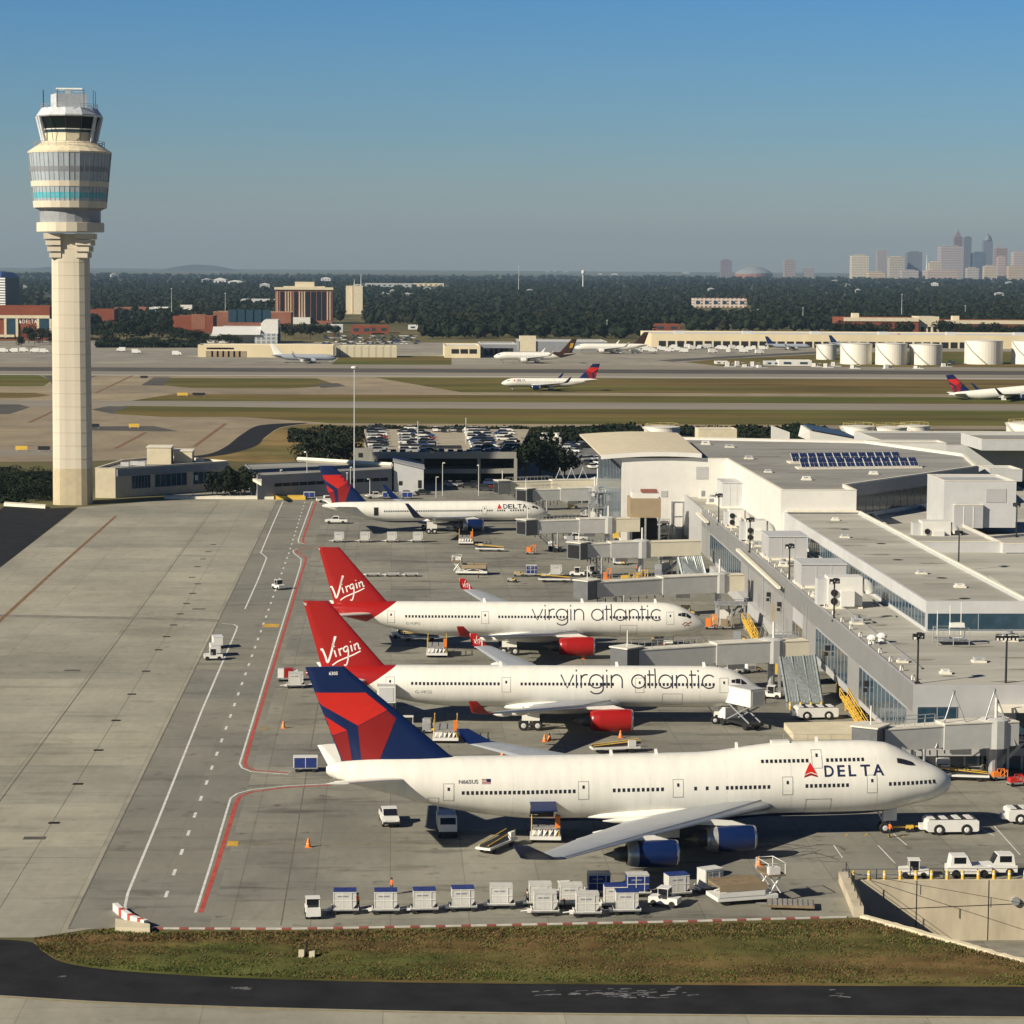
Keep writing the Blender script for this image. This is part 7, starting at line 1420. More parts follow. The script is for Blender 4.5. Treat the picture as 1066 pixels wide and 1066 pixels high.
# ------------------------------------------------------------------ people on the apron
M_SKIN = mat('skin', (.28, .16, .10), .6, var=.05); M_TROU = mat('dark_trousers', (.02, .022, .03), .8, var=.1); M_VEST = mat('hi_vis_orange', (.78, .16, .03), .7, var=.08); M_SHIRT = mat('cream_shirt', (.55, .46, .32), .7)
def person(label, loc, rz, vest, arm=(.1, .1), bend=0., step=.1):
    r = thing('person', label, 'person', loc, rz)
    J = {'pel': (0, 0, .95), 'sp': (bend*.15, 0, 1.15), 'ch': (bend*.35, 0, 1.36-bend*.1), 'nk': (bend*.5, 0, 1.50-bend*.18), 'hd': (bend*.58, 0, 1.62-bend*.22), 'tp': (bend*.62, 0, 1.74-bend*.25)}
    E_ = [('pel', 'sp'), ('sp', 'ch'), ('ch', 'nk'), ('nk', 'hd'), ('hd', 'tp')]; rad = {'pel': .15, 'sp': .14, 'ch': .17, 'nk': .06, 'hd': .105, 'tp': .07}
    for s, nm in ((-1, 'r'), (1, 'l')):
        st = step*s; J['hip'+nm] = (0, s*.1, .9); J['kn'+nm] = (st*.6+.03, s*.11, .5); J['an'+nm] = (st, s*.12, .09); J['to'+nm] = (st+.17, s*.13, .05)
        E_ += [('pel', 'hip'+nm), ('hip'+nm, 'kn'+nm), ('kn'+nm, 'an'+nm), ('an'+nm, 'to'+nm)]; rad.update({'hip'+nm: .11, 'kn'+nm: .075, 'an'+nm: .055, 'to'+nm: .045})
        c = J['ch']; a = arm[0 if s < 0 else 1]; J['sh'+nm] = (c[0], s*.2, c[2]+.06); J['el'+nm] = (c[0]+a*.25, s*.26, c[2]-.2+a*.1); J['wr'+nm] = (c[0]+a*.55+.03, s*.25, c[2]-.42+a*.35); J['fi'+nm] = (c[0]+a*.65+.04, s*.24, c[2]-.52+a*.4)
        E_ += [('ch', 'sh'+nm), ('sh'+nm, 'el'+nm), ('el'+nm, 'wr'+nm), ('wr'+nm, 'fi'+nm)]; rad.update({'sh'+nm: .08, 'el'+nm: .052, 'wr'+nm: .038, 'fi'+nm: .035})
    ks = list(J); me = bpy.data.meshes.new('body'); me.from_pydata([J[k] for k in ks], [(ks.index(a), ks.index(c)) for a, c in E_], [])
    o = bpy.data.objects.new('body', me); COL.objects.link(o); sk = o.modifiers.new('s', 'SKIN'); su = o.modifiers.new('u', 'SUBSURF'); su.levels = 1
    if not me.skin_vertices: bm = bmesh.new(); bm.from_mesh(me); bm.verts.layers.skin.verify(); bm.to_mesh(me); bm.free()
    for i, k in enumerate(ks): me.skin_vertices[0].data[i].radius = (rad[k], rad[k]); me.skin_vertices[0].data[i].use_root = (k == 'pel')
    dg = bpy.context.evaluated_depsgraph_get(); m2 = bpy.data.meshes.new_from_object(o.evaluated_get(dg)); o.modifiers.clear(); o.data = m2; m2.materials.clear()
    for m in (M_TROU, vest, M_SKIN): m2.materials.append(m)
    for p in m2.polygons:
        c = p.center; p.use_smooth = True; hz = J['nk'][2]-.02
        p.material_index = 2 if c.z > hz or (abs(c.y) > .2 and c.z < J['ch'][2]-.3 and c.z > .6) else 1 if c.z > .98 else 0
    o.parent = r; h = J['hd']; MB().lathe([(.112, h[2]+.0), (.118, h[2]+.05), (.09, h[2]+.12), (.02, h[2]+.145)], 12, (h[0]-.012, 0), smooth=True).build('hair', M_BLACK, r)
    b = MB(); b.tube([(h[0]+.09, 0, h[2]-.01), (h[0]+.125, 0, h[2]-.025)], .02, 6); b.build('nose', M_SKIN, r)
    return r
for u, v, rz, vs_, arm, bd, st, lab in ((407.8, 931.3, 200, M_VEST, (.1, .1), .05, .15, 'person in orange vest walking on the open apron above the containers'), (373, 947.5, 170, M_VEST, (.6, .5), .1, .1, 'person in orange vest beside the leftmost white container'), (549, 943.5, 185, M_SHIRT, (.3, .6), .05, .1, 'person in cream shirt beside the fifth white container'), (586.5, 946, 90, M_VEST, (.9, .9), .5, .2, 'person in orange vest bending between two white containers'), (594.5, 934.5, 190, M_VEST, (.7, .5), .1, .1, 'person in orange vest standing at the white tractor'), (292, 612.5, 190, M_VEST, (.2, .2), .1, .1, 'person in orange vest beside the lone tractor on the service road'), (572, 875.5, 200, M_VEST, (.5, .5), .1, .1, 'person in orange vest at the loader under the open cargo door'), (473, 773, 10, M_VEST, (.4, .2), .1, .1, 'person in orange vest beside the loader on the second stand'), (690, 677, 190, M_VEST, (.5, .3), .1, .1, 'person in orange vest in front of the forward loader of the third airliner'), (663, 597, 30, M_VEST, (.2, .4), .1, .15, 'person in orange vest under the curved cream bridge'), (796, 733, 160, M_VEST, (.3, .1), .05, .2, 'person in orange vest near the foot of the sloped canopy'), (498, 602, 200, M_SHIRT, (.3, .3), .1, .1, 'person in pale shirt beside the yellow and white loader'), (926, 872, 20, M_VEST, (.3, .2), .1, .1, 'person in orange vest at the nose wheel of the nearest airliner'), (650, 949, 170, M_VEST, (.5, .5), .15, .1, 'person in orange vest between the last two white containers')):
    p = G(u, v); person(lab, (p.x, p.y, .0), R(rz), vs_, arm, bd, st)
# small stone marker on the grass bank
p = G(319.5, 1000); r = thing('marker_post', 'pale stone marker with a dark post in the grass bank', 'marker', (p.x, p.y, .2)); MB().box(-.75, -.25, -.3, .3, -.1, .75).box(.2, .7, -.3, .3, -.1, .65).build('stone', M_CREAM2, r); MB().box(-.12, .08, -.05, .15, 0, 1.5).build('post', M_BLACK, r)
# tall mast and small lights behind the farthest airliner
p = AY(368.8, 519, 700); top = AY(369.4, 384, 700); r = thing('high_mast', 'very tall thin white lighting mast beside the farthest navy tail', 'mast', (p.x, 700, 0)); MB().tube([(0, 0, 0), (0, 0, top.z)], .2, 10, .12).build('pole', M_PANEL2, r); MB().lathe([(.3, top.z), (.9, top.z+.2), (.9, top.z+.6), (.2, top.z+.8)], 10).build('lamp_ring', M_VWHT, r)
def mk_lamp():
    r = thing('street_lamp', '', 'street lamp'); MB().tube([(0, 0, 0), (0, 0, 7)], .13, 6, .09).build('pole', M_PANEL2, r); MB().tube([(0, 0, 6.9), (0, -1.2, 7.1)], .08, 5).build('arm', M_PANEL2, r); MB().box(-.25, .25, -1.8, -1.1, 7.0, 7.2).build('lamp_head', M_WHT, r); return r
LAMP = Kind(mk_lamp)
for k, (u, h_) in enumerate(((200.5, .8), (220, .9), (237, .75), (248, .75), (291, 1.0), (319, 1.7), (365, 1.2), (361, .9), (385, .7), (454, .8), (461, 1.3), (499, 1.2))):
    q = AY(u, 519.5, 697); o = LAMP.put((q.x, 697+random.uniform(-3, 6), 0), random.uniform(-.3, .3), f'grey lamp post behind the apron edge, {nth[k] if k else "leftmost"} from the left', 'lamp posts behind the apron'); o.scale = (1, 1, h_)
# ------------------------------------------------------------------ parking deck and cars
M_DECK = mat('deck_concrete', (.36, .315, .235), .85, var=.16, scale=.12, coord='World'); M_DECKW = mat('deck_wall', (.27, .26, .225), .8, var=.1, scale=.3)
DZ = 8.5
r = fixed('parking_deck', 'multi storey concrete parking deck with open dark levels and cars on top', 'parking deck', (15, 796, 0))
dp = [(-5.5, 736.5), (36, 739), (46, 858), (-9, 856)]
for z0, z1 in ((-.1, .25), (3.3, 4.6), (7.6, DZ)): MB().prism(dp, z0, z1).build('floor_slab', M_DECKW, r)
MB().prism(dp, DZ+.004, DZ+.05).build('roof_deck', M_DECK, r)
MB().prism([(-5.5, 736.3), (36, 738.8), (36, 739.2), (-5.5, 736.7)], DZ-.9, DZ+1.0).build('parapet', M_DECKW, r)
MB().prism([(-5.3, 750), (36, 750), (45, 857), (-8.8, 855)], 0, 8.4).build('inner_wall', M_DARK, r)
for f in (0.005, .35, .74, .995): x = -5.5+41.5*f; y = 736.5+2.5*f; MB().box(x-.45, x+.45, y-.25, y+.6, 0, 7.6).build('column', M_DECKW, r)
x0, x1, t, zt = front(369, 388, 464, 503, 0); MB().box(x0, x1, 737, 745, 0, DZ+1.6).build('stair_block', M_DECKW, r); MB().box(x0+1.2, x0+2.4, 736.9, 737.0, 8, 9.2).build('window', M_DARK, r)
q = [P3(444, 467, DZ+.1), P3(481, 467, DZ+.1), P3(480, 463.5, DZ+.1), P3(446, 463.5, DZ+.1)]; MB().prism(q, DZ+.05, DZ+.09).build('ramp_opening', M_DARK, r)
MB().tube([(*P3(436, 472, DZ), DZ+.4), (*P3(432, 447, DZ), DZ+.4)], .4, 4, smooth=False).tube([(*P3(493, 472, DZ), DZ+.4), (*P3(484, 447, DZ), DZ+.4)], .4, 4, smooth=False).build('lane_kerb', M_COPE, r)
for u, v in ((435, 466), (485, 462)): p = G(u, v, DZ); MB().tube([(p.x, p.y, DZ), (p.x, p.y, DZ+8)], .14, 6).build('lamp_post', M_PANEL2, r)
def mk_car(m, suv):
    def f():
        rr_ = thing('parked_car', '', 'car'); h = .25 if suv else 0
        MB().side([(-2.2, .35), (2.2, .35), (2.25, .7), (1.3, .92+h*.5), (-2.15, .95+h*.6)], -.88, .88).build('body', m, rr_)
        MB().side([(-1.9 if suv else -1.5, .93+h*.6), (1.25, .9+h*.5), (.5, 1.42+h), (-1.75 if suv else -1.05, 1.45+h)], -.8, .8).build('glasshouse', M_VGL, rr_)
        MB().box(-1.65 if suv else -1.0, .45, -.74, .74, 1.44+h, 1.49+h).build('roof', m, rr_)
        for x in (-1.35, 1.35):
            for y in (-.9, .68): MB().lathe([(.32, y), (.32, y+.22)], 10, (x, .32), 'y').build('wheel', M_TYRE, rr_)
        return rr_
    return f
CARS = [('white', Kind(mk_car(M_VWHT, 0))), ('black', Kind(mk_car(M_VDRK, 0))), ('silver', Kind(mk_car(M_VSIL, 1))), ('dark blue', Kind(mk_car(M_VBLU, 1))), ('white', Kind(mk_car(M_VWHT, 1))), ('dark red', Kind(mk_car(M_VRD, 0))), ('black', Kind(mk_car(M_VDRK, 1))), ('silver', Kind(mk_car(M_VSIL, 0)))]
rc = random.Random(5)
def car(u, v, z, rz, where, grp, zz=None):
    nm, k = CARS[rc.choices(range(8), (3, 3, 2, 2, 2.4, 1, 2, 1.5))[0]]; p = G(u, v, z); return k.put((p.x, p.y, (z if zz is None else zz)+.06), rz+R(rc.uniform(-2, 2)), f'{nm} car {where}', grp)
ordw = lambda i: nth[i] if i else 'first'
GRP = 'cars on the parking deck'
def col(ua, va, ub, vb, n, name, sides=2, skip=.1):
    for i in range(n):
        for s in range(sides):
            if rc.random() < skip: continue
            f = i/(n-1); car(ua+(ub-ua)*f+s*7.2, va+(vb-va)*f, DZ, rc.choice((0, math.pi)), f'on the deck, {name} column, {ordw(i)} from the back, {("left", "right", "far right")[s]} side', GRP)
col(388, 448.5, 391, 471, 9, 'leftmost', 2, .06); col(420, 447.5, 423, 471, 9, 'second', 2, .08); col(438, 452, 441.5, 471.5, 7, 'third', 2, .15); col(489, 449.5, 498, 471.5, 9, 'fourth', 3, .08); col(520, 449.5, 529, 471, 8, 'rightmost', 2, .2)
for i in range(14): car(400+i*9.6+(i > 2)*2, 473.2, DZ, math.pi/2, f'parked along the front parapet of the deck, {ordw(i)} from the left', GRP) if rc.random() > .2 else None
for i, u in enumerate((453, 462, 470, 478)): car(u, 449.5+.5*(i % 2), DZ, math.pi/2, f'at the back edge of the deck, {ordw(i)} from the left', GRP)
sheet('car_park', px([(536, 452), (655, 455), (655, 500), (560, 516), (536, 516)]), mat('car_park_asphalt', (.15, .15, .145), .9, var=.25, scale=.2, coord='World'), .006)
for i, (u, v) in enumerate(((538, 464), (546, 466), (555, 465.5), (595, 465), (604, 464.5), (600, 468.5), (610, 466), (589, 467), (598, 471), (606, 480), (614, 479.5), (622, 479), (629, 478.5), (611, 484), (619, 483.5), (627, 483), (616, 488), (625, 487.5), (541, 470), (549, 471))): car(u, v, 0, rc.uniform(0, 6), f'on the lot beside the hall, {ordw(i)} from the towers', 'cars on the lot beside the deck')
for i, (u, v) in enumerate(((424, 516), (469, 507), (478, 506), (487, 508), (496, 507), (511, 505), (518, 509), (505, 511), (440, 515), (531, 510))): car(u, v, 0, rc.uniform(-.3, .3), f'in shade at the deck foot, {ordw(i)} in line', 'cars at the foot of the deck')
for k, u in enumerate((567, 580)):
    x0, x1, t, zt = front(u-4.2, u+4.2, 455.5, 467, 0); r = fixed('cooling_tower', f'{"left" if k == 0 else "right"} grey cooling tower in the lot beside the parking deck', 'cooling tower', (x0, t, 0)); MB().box(x0, x1, t, t+4, 0, zt).build('casing', M_PANEL2, r); MB().lathe([(1.2, zt), (1.0, zt+.9), (1.15, zt+1.5)], 12, ((x0+x1)/2, t+2)).build('fan_stack', M_PANELW, r); MB().box(x0+.3, x1-.3, t-.08, t-.002, .4, zt*.45).build('louvre', M_PANELD, r); MB().tube([(x0+.4, t-.4, 0), (x0+.4, t-.4, zt+1)], .1, 5).build('ladder', M_YELP, r)
# ------------------------------------------------------------------ storage tanks
M_TANK = mat('tank_white', (.74, .70, .61), .5, var=.05, scale=.2, coord='Object', stretch=(1, 1, .3)); M_TANK2 = mat('tank_roof', (.66, .63, .56), .6, var=.1, scale=.1)
def tank(label, u0, u1, vt, vb, rails=False, zb=0.):
    uc = (u0+u1)/2; p = G(uc, vb, zb); k = (AY(u1, vb, p.y).x-AY(u0, vb, p.y).x)/2; cy = p.y+k; zt = AY(uc, vt, p.y+k).z; cx = AY(uc, vt, cy).x
    r = fixed('storage_tank', label, 'tank', (cx, cy, zb)); MB().lathe([(k, zb), (k, zt)], 40, (cx, cy), smooth=False, cap=False).build('shell', M_TANK, r); MB().lathe([(k+.1, zt), (k*.5, zt+k*.04), (.2, zt+k*.07)], 40, (cx, cy)).build('roof', M_TANK2, r)
    MB().lathe([(k+.15, zt-.3), (k+.15, zt-.02)], 40, (cx, cy)).build('rim', M_TANK2, r); b = MB()
    for i in range(24): q = math.pi*(1.05+.42*i/23); b.cbox((cx+(k+.5)*math.cos(q), cy+(k+.5)*math.sin(q), zb+.5+(zt-zb-.6)*(1-i/23)), (1.0, 1.0, .25))
    b.build('stair', M_TANK2, r)
    if rails:
        b = MB(); b.tube([(cx+k*.9*math.cos(2*math.pi*i/24), cy+k*.9*math.sin(2*math.pi*i/24), zt+1.1) for i in range(25)], .06, 4)
        for i in range(12): x, y = cx+k*.9*math.cos(math.pi*i/6), cy+k*.9*math.sin(math.pi*i/6); b.tube([(x, y, zt), (x, y, zt+1.1)], .06, 4)
        b.build('railing', mat('faded_yellow', (.50, .40, .16), .6), r)
    return r
tank('far white tank, short and partly hidden, leftmost of the tank row', 850, 871, 358.5, 374.5); tank('far white tank, second from the left of the row', 875, 908, 357.5, 379.5); tank('far white tank in the middle of the row', 911.5, 944.5, 357.5, 380); tank('far white tank right of the middle one, before a gap', 947, 981, 358.5, 380); tank('largest far white tank just right of the gap in the row', 1004.5, 1044, 354.5, 379.5); tank('far white tank cut off by the right edge of the photo', 1053.5, 1093, 355, 379.5)
tank('near grey white tank standing right behind the cream canopy roof', 670.5, 708, 444, 457, True); tank('near white tank, left of three behind the solar panels', 876, 911, 443.5, 466, True); tank('near white tank, middle of three behind the solar panels', 907, 944, 444.5, 466, True); tank('near white tank, right of three behind the solar panels', 936, 968, 443, 464, True); tank('near white tank at the right edge above the rear penthouse', 1048, 1090, 440, 464, True)
def bx(name, label, cat, u0, u1, vt, vb, depth, wall, roof=M_ROOF2, cope=None, wins=None, tilt=0.):
    x0, x1, t, zt = front(u0, u1, vt, vb, 0); r = fixed(name, label, cat, (x0, t, 0)); block(r, [(x0, t), (x1, t+tilt), (x1, t+tilt+depth), (x0, t+depth)], -.1, zt, wall, roof, cope, .8, .6); return r, x0, x1, t, zt
blk('plant_room', 'cream plant room block between the hall roof and the runways', 727, 767, 447, 459, 6, 10, M_CREAM2, M_ROOF2)
r = fixed('wedge_wall', 'white wedge shaped wall end behind the hall roof', 'wall', tuple(G(803, 458, 8))); t = G(803, 458, 8).y; a = AY(803, 458, t); c = AY(822, 458, t); MB().side([(a.x, 6), (c.x, 6), (c.x, AY(822, 450, t).z), (a.x, AY(803, 443, t).z)], t, t+1).build('wall', M_PANELW, r)
r = fixed('dark_roof_shed', 'shed with sloping black roof behind the hall, left of three tanks', 'shed', tuple(G(870, 459, 5))); t = G(870, 459, 5).y; pts = [(843, 448), (870, 447), (900, 458), (866, 459)]; MB().hexa([AY(843, 459, t), AY(895, 459, t), AY(895, 459, t)+Vector((0, 25, 0)), AY(843, 459, t)+Vector((0, 25, 0))], [AY(843, 448.5, t), AY(895, 458, t), AY(890, 455, t)+Vector((0, 25, 0)), AY(846, 447, t)+Vector((0, 25, 0))]).build('wall', M_PANELW, r, True)
A_, B_ = AY(845, 448.6, t-.1), AY(895, 457.8, t-.1); MB().hexa([A_+Vector((0, 0, .1)), B_+Vector((0, 0, .1)), B_+Vector((-2, 25, 1.3)), A_+Vector((1, 25, .7))], [A_+Vector((0, 0, .4)), B_+Vector((0, 0, .4)), B_+Vector((-2, 25, 1.6)), A_+Vector((1, 25, 1.0))]).build('roof', M_VDRK, r, True)
# ------------------------------------------------------------------ far buildings
def striped(name, c1, c2, sx_, sz, wfrac=.5, horiz=False):
    m = bpy.data.materials.new(name); m.use_nodes = True; n = m.node_tree; L = n.links; b = n.nodes['Principled BSDF']; b.inputs['Roughness'].default_value = .6
    p = n.nodes.new('ShaderNodeNewGeometry').outputs['Position']; s = n.nodes.new('ShaderNodeSeparateXYZ'); L.new(p, s.inputs[0])
    def wave(sock, per, fr):
        d = n.nodes.new('ShaderNodeMath'); d.operation = 'DIVIDE'; L.new(sock, d.inputs[0]); d.inputs[1].default_value = per
        f = n.nodes.new('ShaderNodeMath'); f.operation = 'FRACT'; L.new(d.outputs[0], f.inputs[0]); g = n.nodes.new('ShaderNodeMath'); g.operation = 'LESS_THAN'; L.new(f.outputs[0], g.inputs[0]); g.inputs[1].default_value = fr; return g.outputs[0]
    ad = n.nodes.new('ShaderNodeMath'); ad.operation = 'ADD'; L.new(s.outputs[0], ad.inputs[0]); L.new(s.outputs[1], ad.inputs[1])
    a = wave(ad.outputs[0], sx_, wfrac) if sx_ else None; c = wave(s.outputs[2], sz, wfrac) if sz else None
    if a and c: k = n.nodes.new('ShaderNodeMath'); k.operation = 'MULTIPLY'; L.new(a, k.inputs[0]); L.new(c, k.inputs[1]); fac = k.outputs[0]
    else: fac = a or c
    x = n.nodes.new('ShaderNodeMix'); x.data_type = 'RGBA'; L.new(fac, x.inputs[0]); x.inputs[6].default_value = (*c1, 1); x.inputs[7].default_value = (*c2, 1); L.new(x.outputs[2], b.inputs['Base Color']); return m
M_BRICK = mat('red_brick', (.20, .052, .024), .85, var=.16, scale=.15, coord='World'); M_BRICK2 = mat('brown_brick', (.25, .10, .06), .85, var=.16, scale=.15, coord='World')
M_SHEDC = mat('shed_cream', (.66, .56, .37), .7, var=.08, scale=.08, coord='World', stretch=(1, 1, .2)); M_FARW = mat('far_white_roof', (.62, .62, .60), .6, var=.08)
def wins(r, x0, x1, t, zs, n, w, h, m=M_GLASS, nm='window'):
    for z in zs:
        for k in range(n): x = x0+(x1-x0)*(k+.5)/n; MB().box(x-w/2, x+w/2, t-.25, t-.01, z, z+h).build(nm, m, r)
# cargo building, right
r, x0, x1, t, zt = bx('cargo_building', 'very long low cream cargo building beyond the airfield', 'cargo building', 678, 1200, 348.6, 362.5, 90, M_SHEDC, M_FARW, M_COPE)
wins(r, x0+5, x1-150, t, (.3,), 34, 5.5, 4.6, M_DARK, 'dock_door')
for k in range(7): MB().box(x0+20+k*55, x0+28+k*55, t+15, t+22, zt-.5, zt+2).build('roof_unit', M_PANEL2, r)
r, x0, x1, t, zt = bx('freight_shed', 'freight shed with cream end behind the brown tailed cargo jet', 'shed', 463, 500, 360, 372.5, 60, M_SHEDC, M_FARW, None); wins(r, x0+4, x1-2, t, (3,), 3, 5, 3, M_DARK, 'dock_door')
r, x0, x1, t, zt = bx('freight_shed', 'dark fronted freight shed right of the cream freight shed', 'shed', 500.5, 538, 358.5, 370.5, 60, M_PANELD, M_FARW, M_COPE); wins(r, x0+4, x1-4, t, (.5,), 5, 6, 5, M_DARK, 'dock_door')
r, x0, x1, t, zt = bx('freight_shed', 'tan freight shed with dark doors behind the second cargo jet', 'shed', 541, 632, 355.5, 366, 60, M_PANELD, M_FARW, M_COPE); MB().box(x0, x0+12, t-1, t+10, 0, zt+4).build('stair_block', M_CREAM2, r)
r, x0, x1, t, zt = bx('maintenance_shed', 'long cream maintenance shed with small doors beyond the taxiways, left', 'shed', 206, 347, 359.5, 372, 30, M_SHEDC, M_FARW, M_COPE); wins(r, x0+6, x1-60, t, (.2,), 7, 5, 4, M_BROWN, 'shed_door'); wins(r, x0+8, x1-70, t, (5.5,), 5, 7, 1, M_DARK)
r, x0, x1, t, zt = bx('maintenance_shed', 'ribbed pale shed to the right of the parked bluish airliner', 'shed', 350, 413, 360.5, 372, 25, striped('ribbed_shed', (.55, .50, .36), (.40, .37, .27), 5, 0, .25), M_FARW, None)
x0, x1, t, zt = front(213, 289, 341, 357.5, 0); r = fixed('hangar', 'white roofed hangar with tall end block among the trees', 'hangar', (x0, t, 0)); MB().side([(x0, 0), (x0+6, zt*.75), (x0+12, zt), (x1, zt), (x1, 0)], t+14, t+60).build('wall', M_FARW, r); MB().box(x0+40, x1, t, t+13.9, 0, zt*.62).build('front_hall', striped('hangar_glass', (.45, .46, .45), (.2, .23, .26), 4, 3, .7), r); q = AY(271, 333, t); MB().side([(q.x, 0), (q.x, q.z-3), (q.x+3, q.z), (x1, q.z), (x1, 0)], t+8, t+40).build('end_block', M_PANELW, r)
MB().hexa([(x0+6, t-2, zt*.55), (q.x, t-2, zt*.55), (q.x, t+14, zt*1.0), (x0+6, t+14, zt*1.0)], [(x0+6, t-2, zt*.58), (q.x, t-2, zt*.58), (q.x, t+14, zt*1.03), (x0+6, t+14, zt*1.03)]).build('roof', M_FARW, r)
# red brick headquarters, left
r, x0, x1, t, zt = bx('brick_office', 'red brick office with tan frames and white lettering left of the tower', 'office', -60, 52, 318.5, 354, 50, M_BRICK, M_BRICK2, None); MB().box(x0, x1, t-1.2, t-.01, zt-10, zt-7.5).build('cornice', M_CREAM2, r)
for ua, ub in ((-38, -22), (7, 16.5), (41, 51.5)):
    a, c = AY(ua, 340, t).x, AY(ub, 340, t).x; g = MB().box(a, c, t-.8, t-.01, 5, zt-10.2).build('window', M_GLASS, r); MB().box(a-2, a-.01, t-1.1, t-.01, 2, zt-10.2).box(c+.01, c+2, t-1.1, t-.01, 2, zt-10.2).build('frame', M_CREAM2, g)
MB().box(x0, AY(15, 340, t).x, t-1.4, t-.01, 2.5, 4.5).build('canopy', M_CREAM2, r)
a = AY(23.5, 336.5, t-.3); c = AY(38.5, 332, t-.3); b = MB()
for lp in text_loops('DELTA', a.x, a.z, c.x-a.x, 3.0, 0., 1.25): b.add([(x, t-.3, z) for x, z in lp], [tuple(range(len(lp)))])
b.build('lettering', M_LETW, r, True); p = AY(20.6, 336, t-.3); MB().poly([(p.x-1.5, t-.3, a.z), (p.x+1.5, t-.3, a.z), (p.x, t-.3, a.z+3.4)]).build('logo_triangle', M_LETW, r)
r, x0, x1, t, zt = bx('brick_block', 'red brick block with dark window right behind the tower shaft', 'office', 94, 119, 322, 344, 40, M_BRICK, M_BRICK2, None); wins(r, x0, x1-22, t, (6,), 1, 13, 10)
r, x0, x1, t, zt = bx('brick_block', 'dark red brick block with white roof strip behind the trees', 'office', 119, 152, 320, 330, 40, M_BRICK2, M_FARW, None)
r, x0, x1, t, zt = bx('brick_complex', 'wide brown brick complex with tan bands in front of the brick hotel', 'office', 180, 222, 329, 346, 50, M_BRICK, M_ROOF2, None); wins(r, x0+26, x1-16, t, (3,), 1, 13, 14, M_BRICK2)
r, x0, x1, t, zt = bx('brick_complex', 'tan banded brick wing right of the wide brown brick block', 'office', 222, 303, 325, 344, 50, M_BRICK2, M_CREAM2, M_CREAM2); wins(r, x0+15, x1-20, t, (8,), 5, 9, 12)
bx('white_block', 'small white rooftop block on the brown brick complex', 'office', 187.5, 200, 317.5, 331, 12, M_PANELW, M_FARW)
# hotel
r, x0, x1, t, zt = bx('brick_hotel', 'tall brown brick hotel with vertical window strips and cream top', 'hotel', 286.5, 346, 299.5, 337, 40, M_BRICK2, M_CREAM2, M_CREAM2)
W_h = x1-x0; MB().box(x0-1, x1+1, t-1.5, t-.02, zt-2.2, zt+.4).build('cornice', M_CREAM2, r); q = AY(316, 293.5, t); MB().box(x0+W_h*.34, x0+W_h*.68, t+8, t+26, zt-.8, q.z).build('penthouse', M_CREAM2, r); MB().box(x0+W_h*.14, x0+W_h*.87, t+4, t+32, zt-.8, zt+1.4).build('parapet', M_CREAM2, r)
M_GLD = mat('hotel_glass', (.012, .016, .024), .25, var=.2)
for f0, f1 in ((.09, .15), (.33, .39), (.54, .60), (.625, .70), (.725, .79), (.815, .88)): MB().box(x0+W_h*f0, x0+W_h*f1, t-.6, t-.02, 4, zt-4.2).build('window_strip', M_GLD, r)
for f0 in (.03, .18, .225, .27, .42, .465, .51, .91, .955): MB().box(x0+W_h*f0, x0+W_h*(f0+.012), t-.7, t-.02, 4, zt-4.2).build('pilaster', M_CREAM2, r)
MB().box(x0+W_h*.3, x0+W_h*.62, t-14, t-1, 0, 7).build('entrance', M_PANELW, r)
# banded blue roofed tower at the left edge
r, x0, x1, t, zt = bx('banded_tower', 'white banded office tower with blue roof at the left edge', 'office tower', -14, 7, 289, 322, 30, striped('white_bands', (.62, .62, .60), (.05, .06, .08), 0, 3.6, .45), M_VBLU, None, tilt=-12); MB().prism([(x1+.01, t-12), (x1+17, t+4), (x1+17, t+40), (x1+.01, t+18)], 0, zt).build('dark_side', M_GLASS, r)
MB().lathe([(22, zt), (14, zt+7), (.5, zt+9)], 4, ((x0+x1)/2+8, t+12)).build('roof', M_VBLU, r)
x0, x1, t, zt = front(360, 377.5, 297.5, 327, 0); r = fixed('tan_tower', 'tan concrete tower block with antennas among the trees', 'tower', (x0, t, 0)); MB().box(x0, x0+(x1-x0)*.4, t, t+20, 0, zt).box(x0+(x1-x0)*.45, x1, t-6, t+20, 0, zt).build('wall', M_CREAM2, r); MB().box(x0+(x1-x0)*.4, x0+(x1-x0)*.45, t+1, t+20, 0, zt).build('recess', M_BROWN, r)
for f, h in ((.5, 9), (.9, 16)): MB().tube([(x0+(x1-x0)*f, t+5, zt), (x0+(x1-x0)*f, t+5, zt+h)], .6, 4, .2).build('antenna', M_PANEL2, r)
